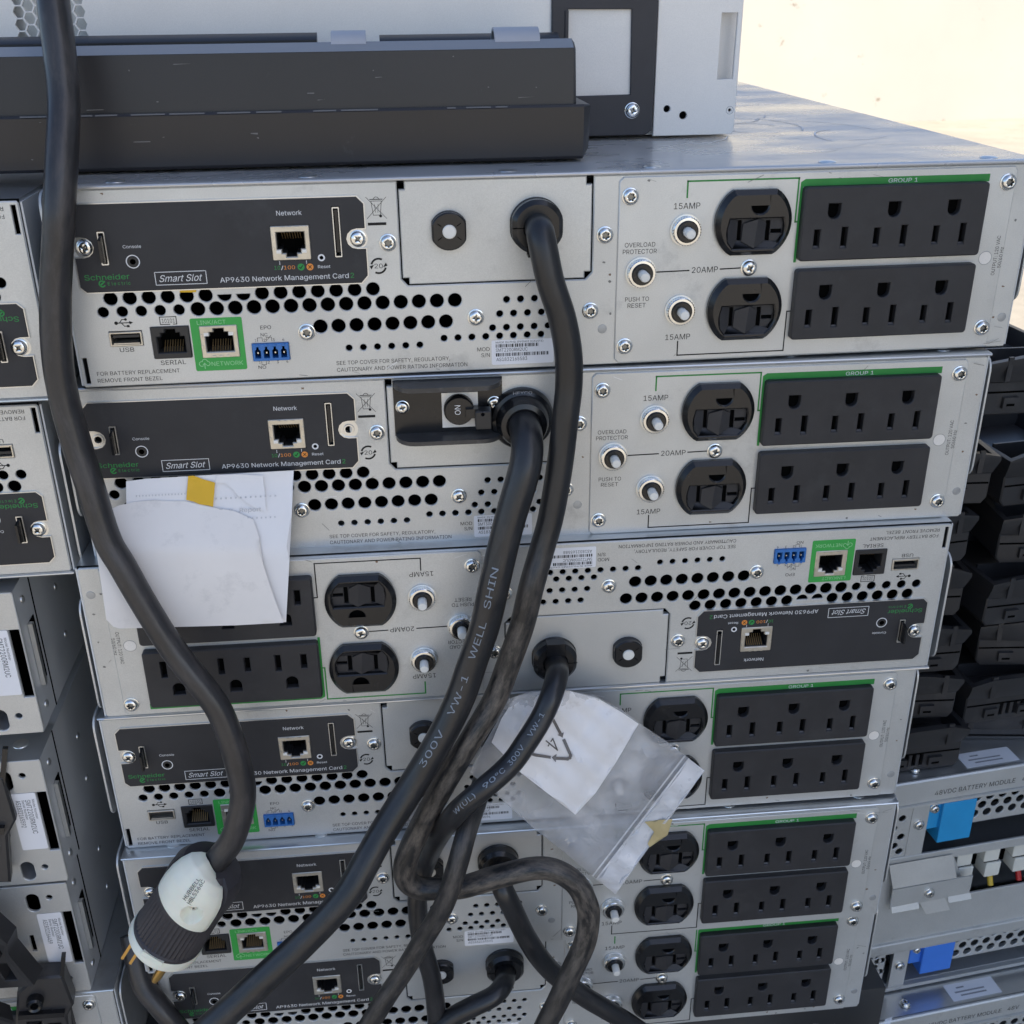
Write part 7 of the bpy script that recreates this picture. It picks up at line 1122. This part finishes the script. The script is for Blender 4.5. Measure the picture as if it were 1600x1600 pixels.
b = MB(); sheet(b, [(294, 744), (302, 743), (318, 749), (336, 754), (333, 792), (325, 790), (312, 788), (303, 784), (291, 781)], yb, 'tape_yellow', 10, w=1.1); child(b, 'yellow_strip', t)
b = Draped(yb)
for s_, x0, x1, y in (('* * * * * * * * * * * * * * * *', 212, 290, 780), ('* * * * * * * * * * * * *', 336, 432, 784), ('Test   Report', 342, 408, 802), ('* * * * * * * * * * *', 358, 431, 816)):
    b.text(s_, 0, x1 - x0, 0, 6.5, 0, 'print_faint', fn=lambda a, c: at(x0 + a, y - c - 0.05 * a, yb(x0 + a, y) - 0.35))
child(b, 'lettering', t)

# ------------------------------------------------------------------ zip bag with a folded leaflet inside
yg = lambda x, y: -29.5 + 2.0 * (x - 740) / 360 - 4.0 * math.sin(max(0, min(1, (x - 735) / 365)) * math.pi) * math.sin(max(0, min(1, (y - 1075) / 320)) * math.pi) - 1.4 * math.sin(x * 0.06 + y * 0.045) - 0.8 * math.sin(x * 0.11 - y * 0.13) - 1.3 * (1 - abs(math.sin(x * 0.035 + y * 0.021 + 1.1))) ** 4 - 1.1 * (1 - abs(math.sin(x * 0.027 - y * 0.05 + 0.4))) ** 5 - 0.8 * (1 - abs(math.sin(x * 0.075 + y * 0.06))) ** 4
BAG = [(733, 1207), (752, 1170), (775, 1130), (795, 1092), (830, 1080), (880, 1077), (930, 1087), (970, 1108), (1000, 1131), (1040, 1157), (1075, 1184), (1101, 1204), (1066, 1252), (1030, 1300), (996, 1349), (962, 1397), (930, 1372), (893, 1341), (862, 1316), (832, 1293), (785, 1250)]
t = thing('zip_bag', 'clear crumpled plastic zip bag caught behind the cables with a paper inside', 'plastic bag', at(900, 1240, -29))
b = MB(); sheet(b, BAG, yg, 'bag_film', 6); child(b, 'front_film', t)
b = MB(); sheet(b, BAG, lambda x, y: yg(x, y) + 0.4 + 6 * math.sin(max(0, min(1, (x - 735) / 365)) * math.pi) * math.sin(max(0, min(1, (y - 1075) / 320)) * math.pi), 'bag_back', 12); child(b, 'back_film', t)
b = MB(); sheet(b, [(1077, 1186), (1101, 1204), (962, 1397), (932, 1374)], yg, 'bag_seal', 10, w=0.35); child(b, 'seal_strip', t)
b = Draped(yg)
for x0, y0, x1, y1 in ((1070, 1181, 926, 1369), (1076, 1186, 932, 1374)): 
    for i in range(14): b.line([(x0 + (x1 - x0) * i / 14, y0 + (y1 - y0) * i / 14), (x0 + (x1 - x0) * (i + 1) / 14, y0 + (y1 - y0) * (i + 1) / 14)], 2.4, 0.8, 'bag_seal')
child(b, 'zip_ridge', t)
b = MB(); sheet(b, [(1007, 1284), (1030, 1281), (1051, 1280), (1043, 1305), (1015, 1324), (1012, 1318), (1022, 1300)], yg, 'tape_tan', 9, w=1.0); child(b, 'tape_piece', t)
yl = lambda x, y: yg(x, y) + 1.3
t = thing('folded_leaflet', 'white folded leaflet with a recycling mark inside the clear bag', 'leaflet', at(880, 1180, -29))
b = MB(); sheet(b, [(768, 1160), (784, 1122), (806, 1088), (850, 1079), (892, 1080), (934, 1091), (970, 1112), (998, 1131), (962, 1192), (930, 1240), (899, 1273), (860, 1243), (812, 1206)], yl, 'leaflet_paper', 9); child(b, 'page', t)
b = Draped(yl); q = lambda *p: [(560 + x * 0.3625, 1050 + y * 0.3625) for x, y in p]; k = 'print_black'
q = lambda *p: [(790 + x * 0.119, 1090 + y * 0.119) for x, y in p]; k = 'print_brown'
b.line(q((632, 305), (722, 475)), 4.6, 0.5, k); b.flat(q((680, 490), (765, 455), (750, 527)), 0.5, k)
b.line(q((770, 565), (836, 715)), 5.0, 0.5, k); b.line(q((840, 722), (852, 760), (842, 790), (812, 806), (665, 798)), 4.6, 0.52, k); b.flat(q((605, 785), (670, 738), (660, 852)), 0.5, k)
b.line(q((575, 782), (400, 757), (330, 735)), 4.6, 0.5, k)
for p_ in (((535, 570), (680, 690)), ((680, 690), (620, 540)), ((620, 540), (560, 632))): b.line(q(*p_), 2.0, 0.54, k)
for p_ in (((170, 475), (205, 435)), ((205, 435), (226, 455)), ((245, 365), (266, 377)), ((278, 332), (300, 302)), ((300, 302), (322, 292)), ((278, 332), (292, 345))): b.line(q(*p_), 1.3, 0.54, k)
child(b, 'recycling_mark', t)

# crumpled clear plastic at the lower right
rd = random.Random(5); b = MB(); n = 16; pts = []
for j in range(n):
    for i in range(n):
        u, v = i / (n - 1), j / (n - 1); pts.append((40 * (u - 0.5) * 1.6 + rd.uniform(-2.5, 2.5), -14 - 16 * math.sin(u * 3.1) * math.sin(v * 3.1) + rd.uniform(-5, 5), 34 * (v - 0.5) + rd.uniform(-2.5, 2.5) + 6 * math.sin(u * 7)))
b.add(pts, [(j * n + i, j * n + i + 1, (j + 1) * n + i + 1, (j + 1) * n + i) for j in range(n - 1) for i in range(n - 1)], 'bag_seal')
tag(obj('plastic_wrap', b, None, at(1300, 1610, -6)), 'crumpled clear plastic wrap under the right end of the lowest unit', 'plastic wrap')
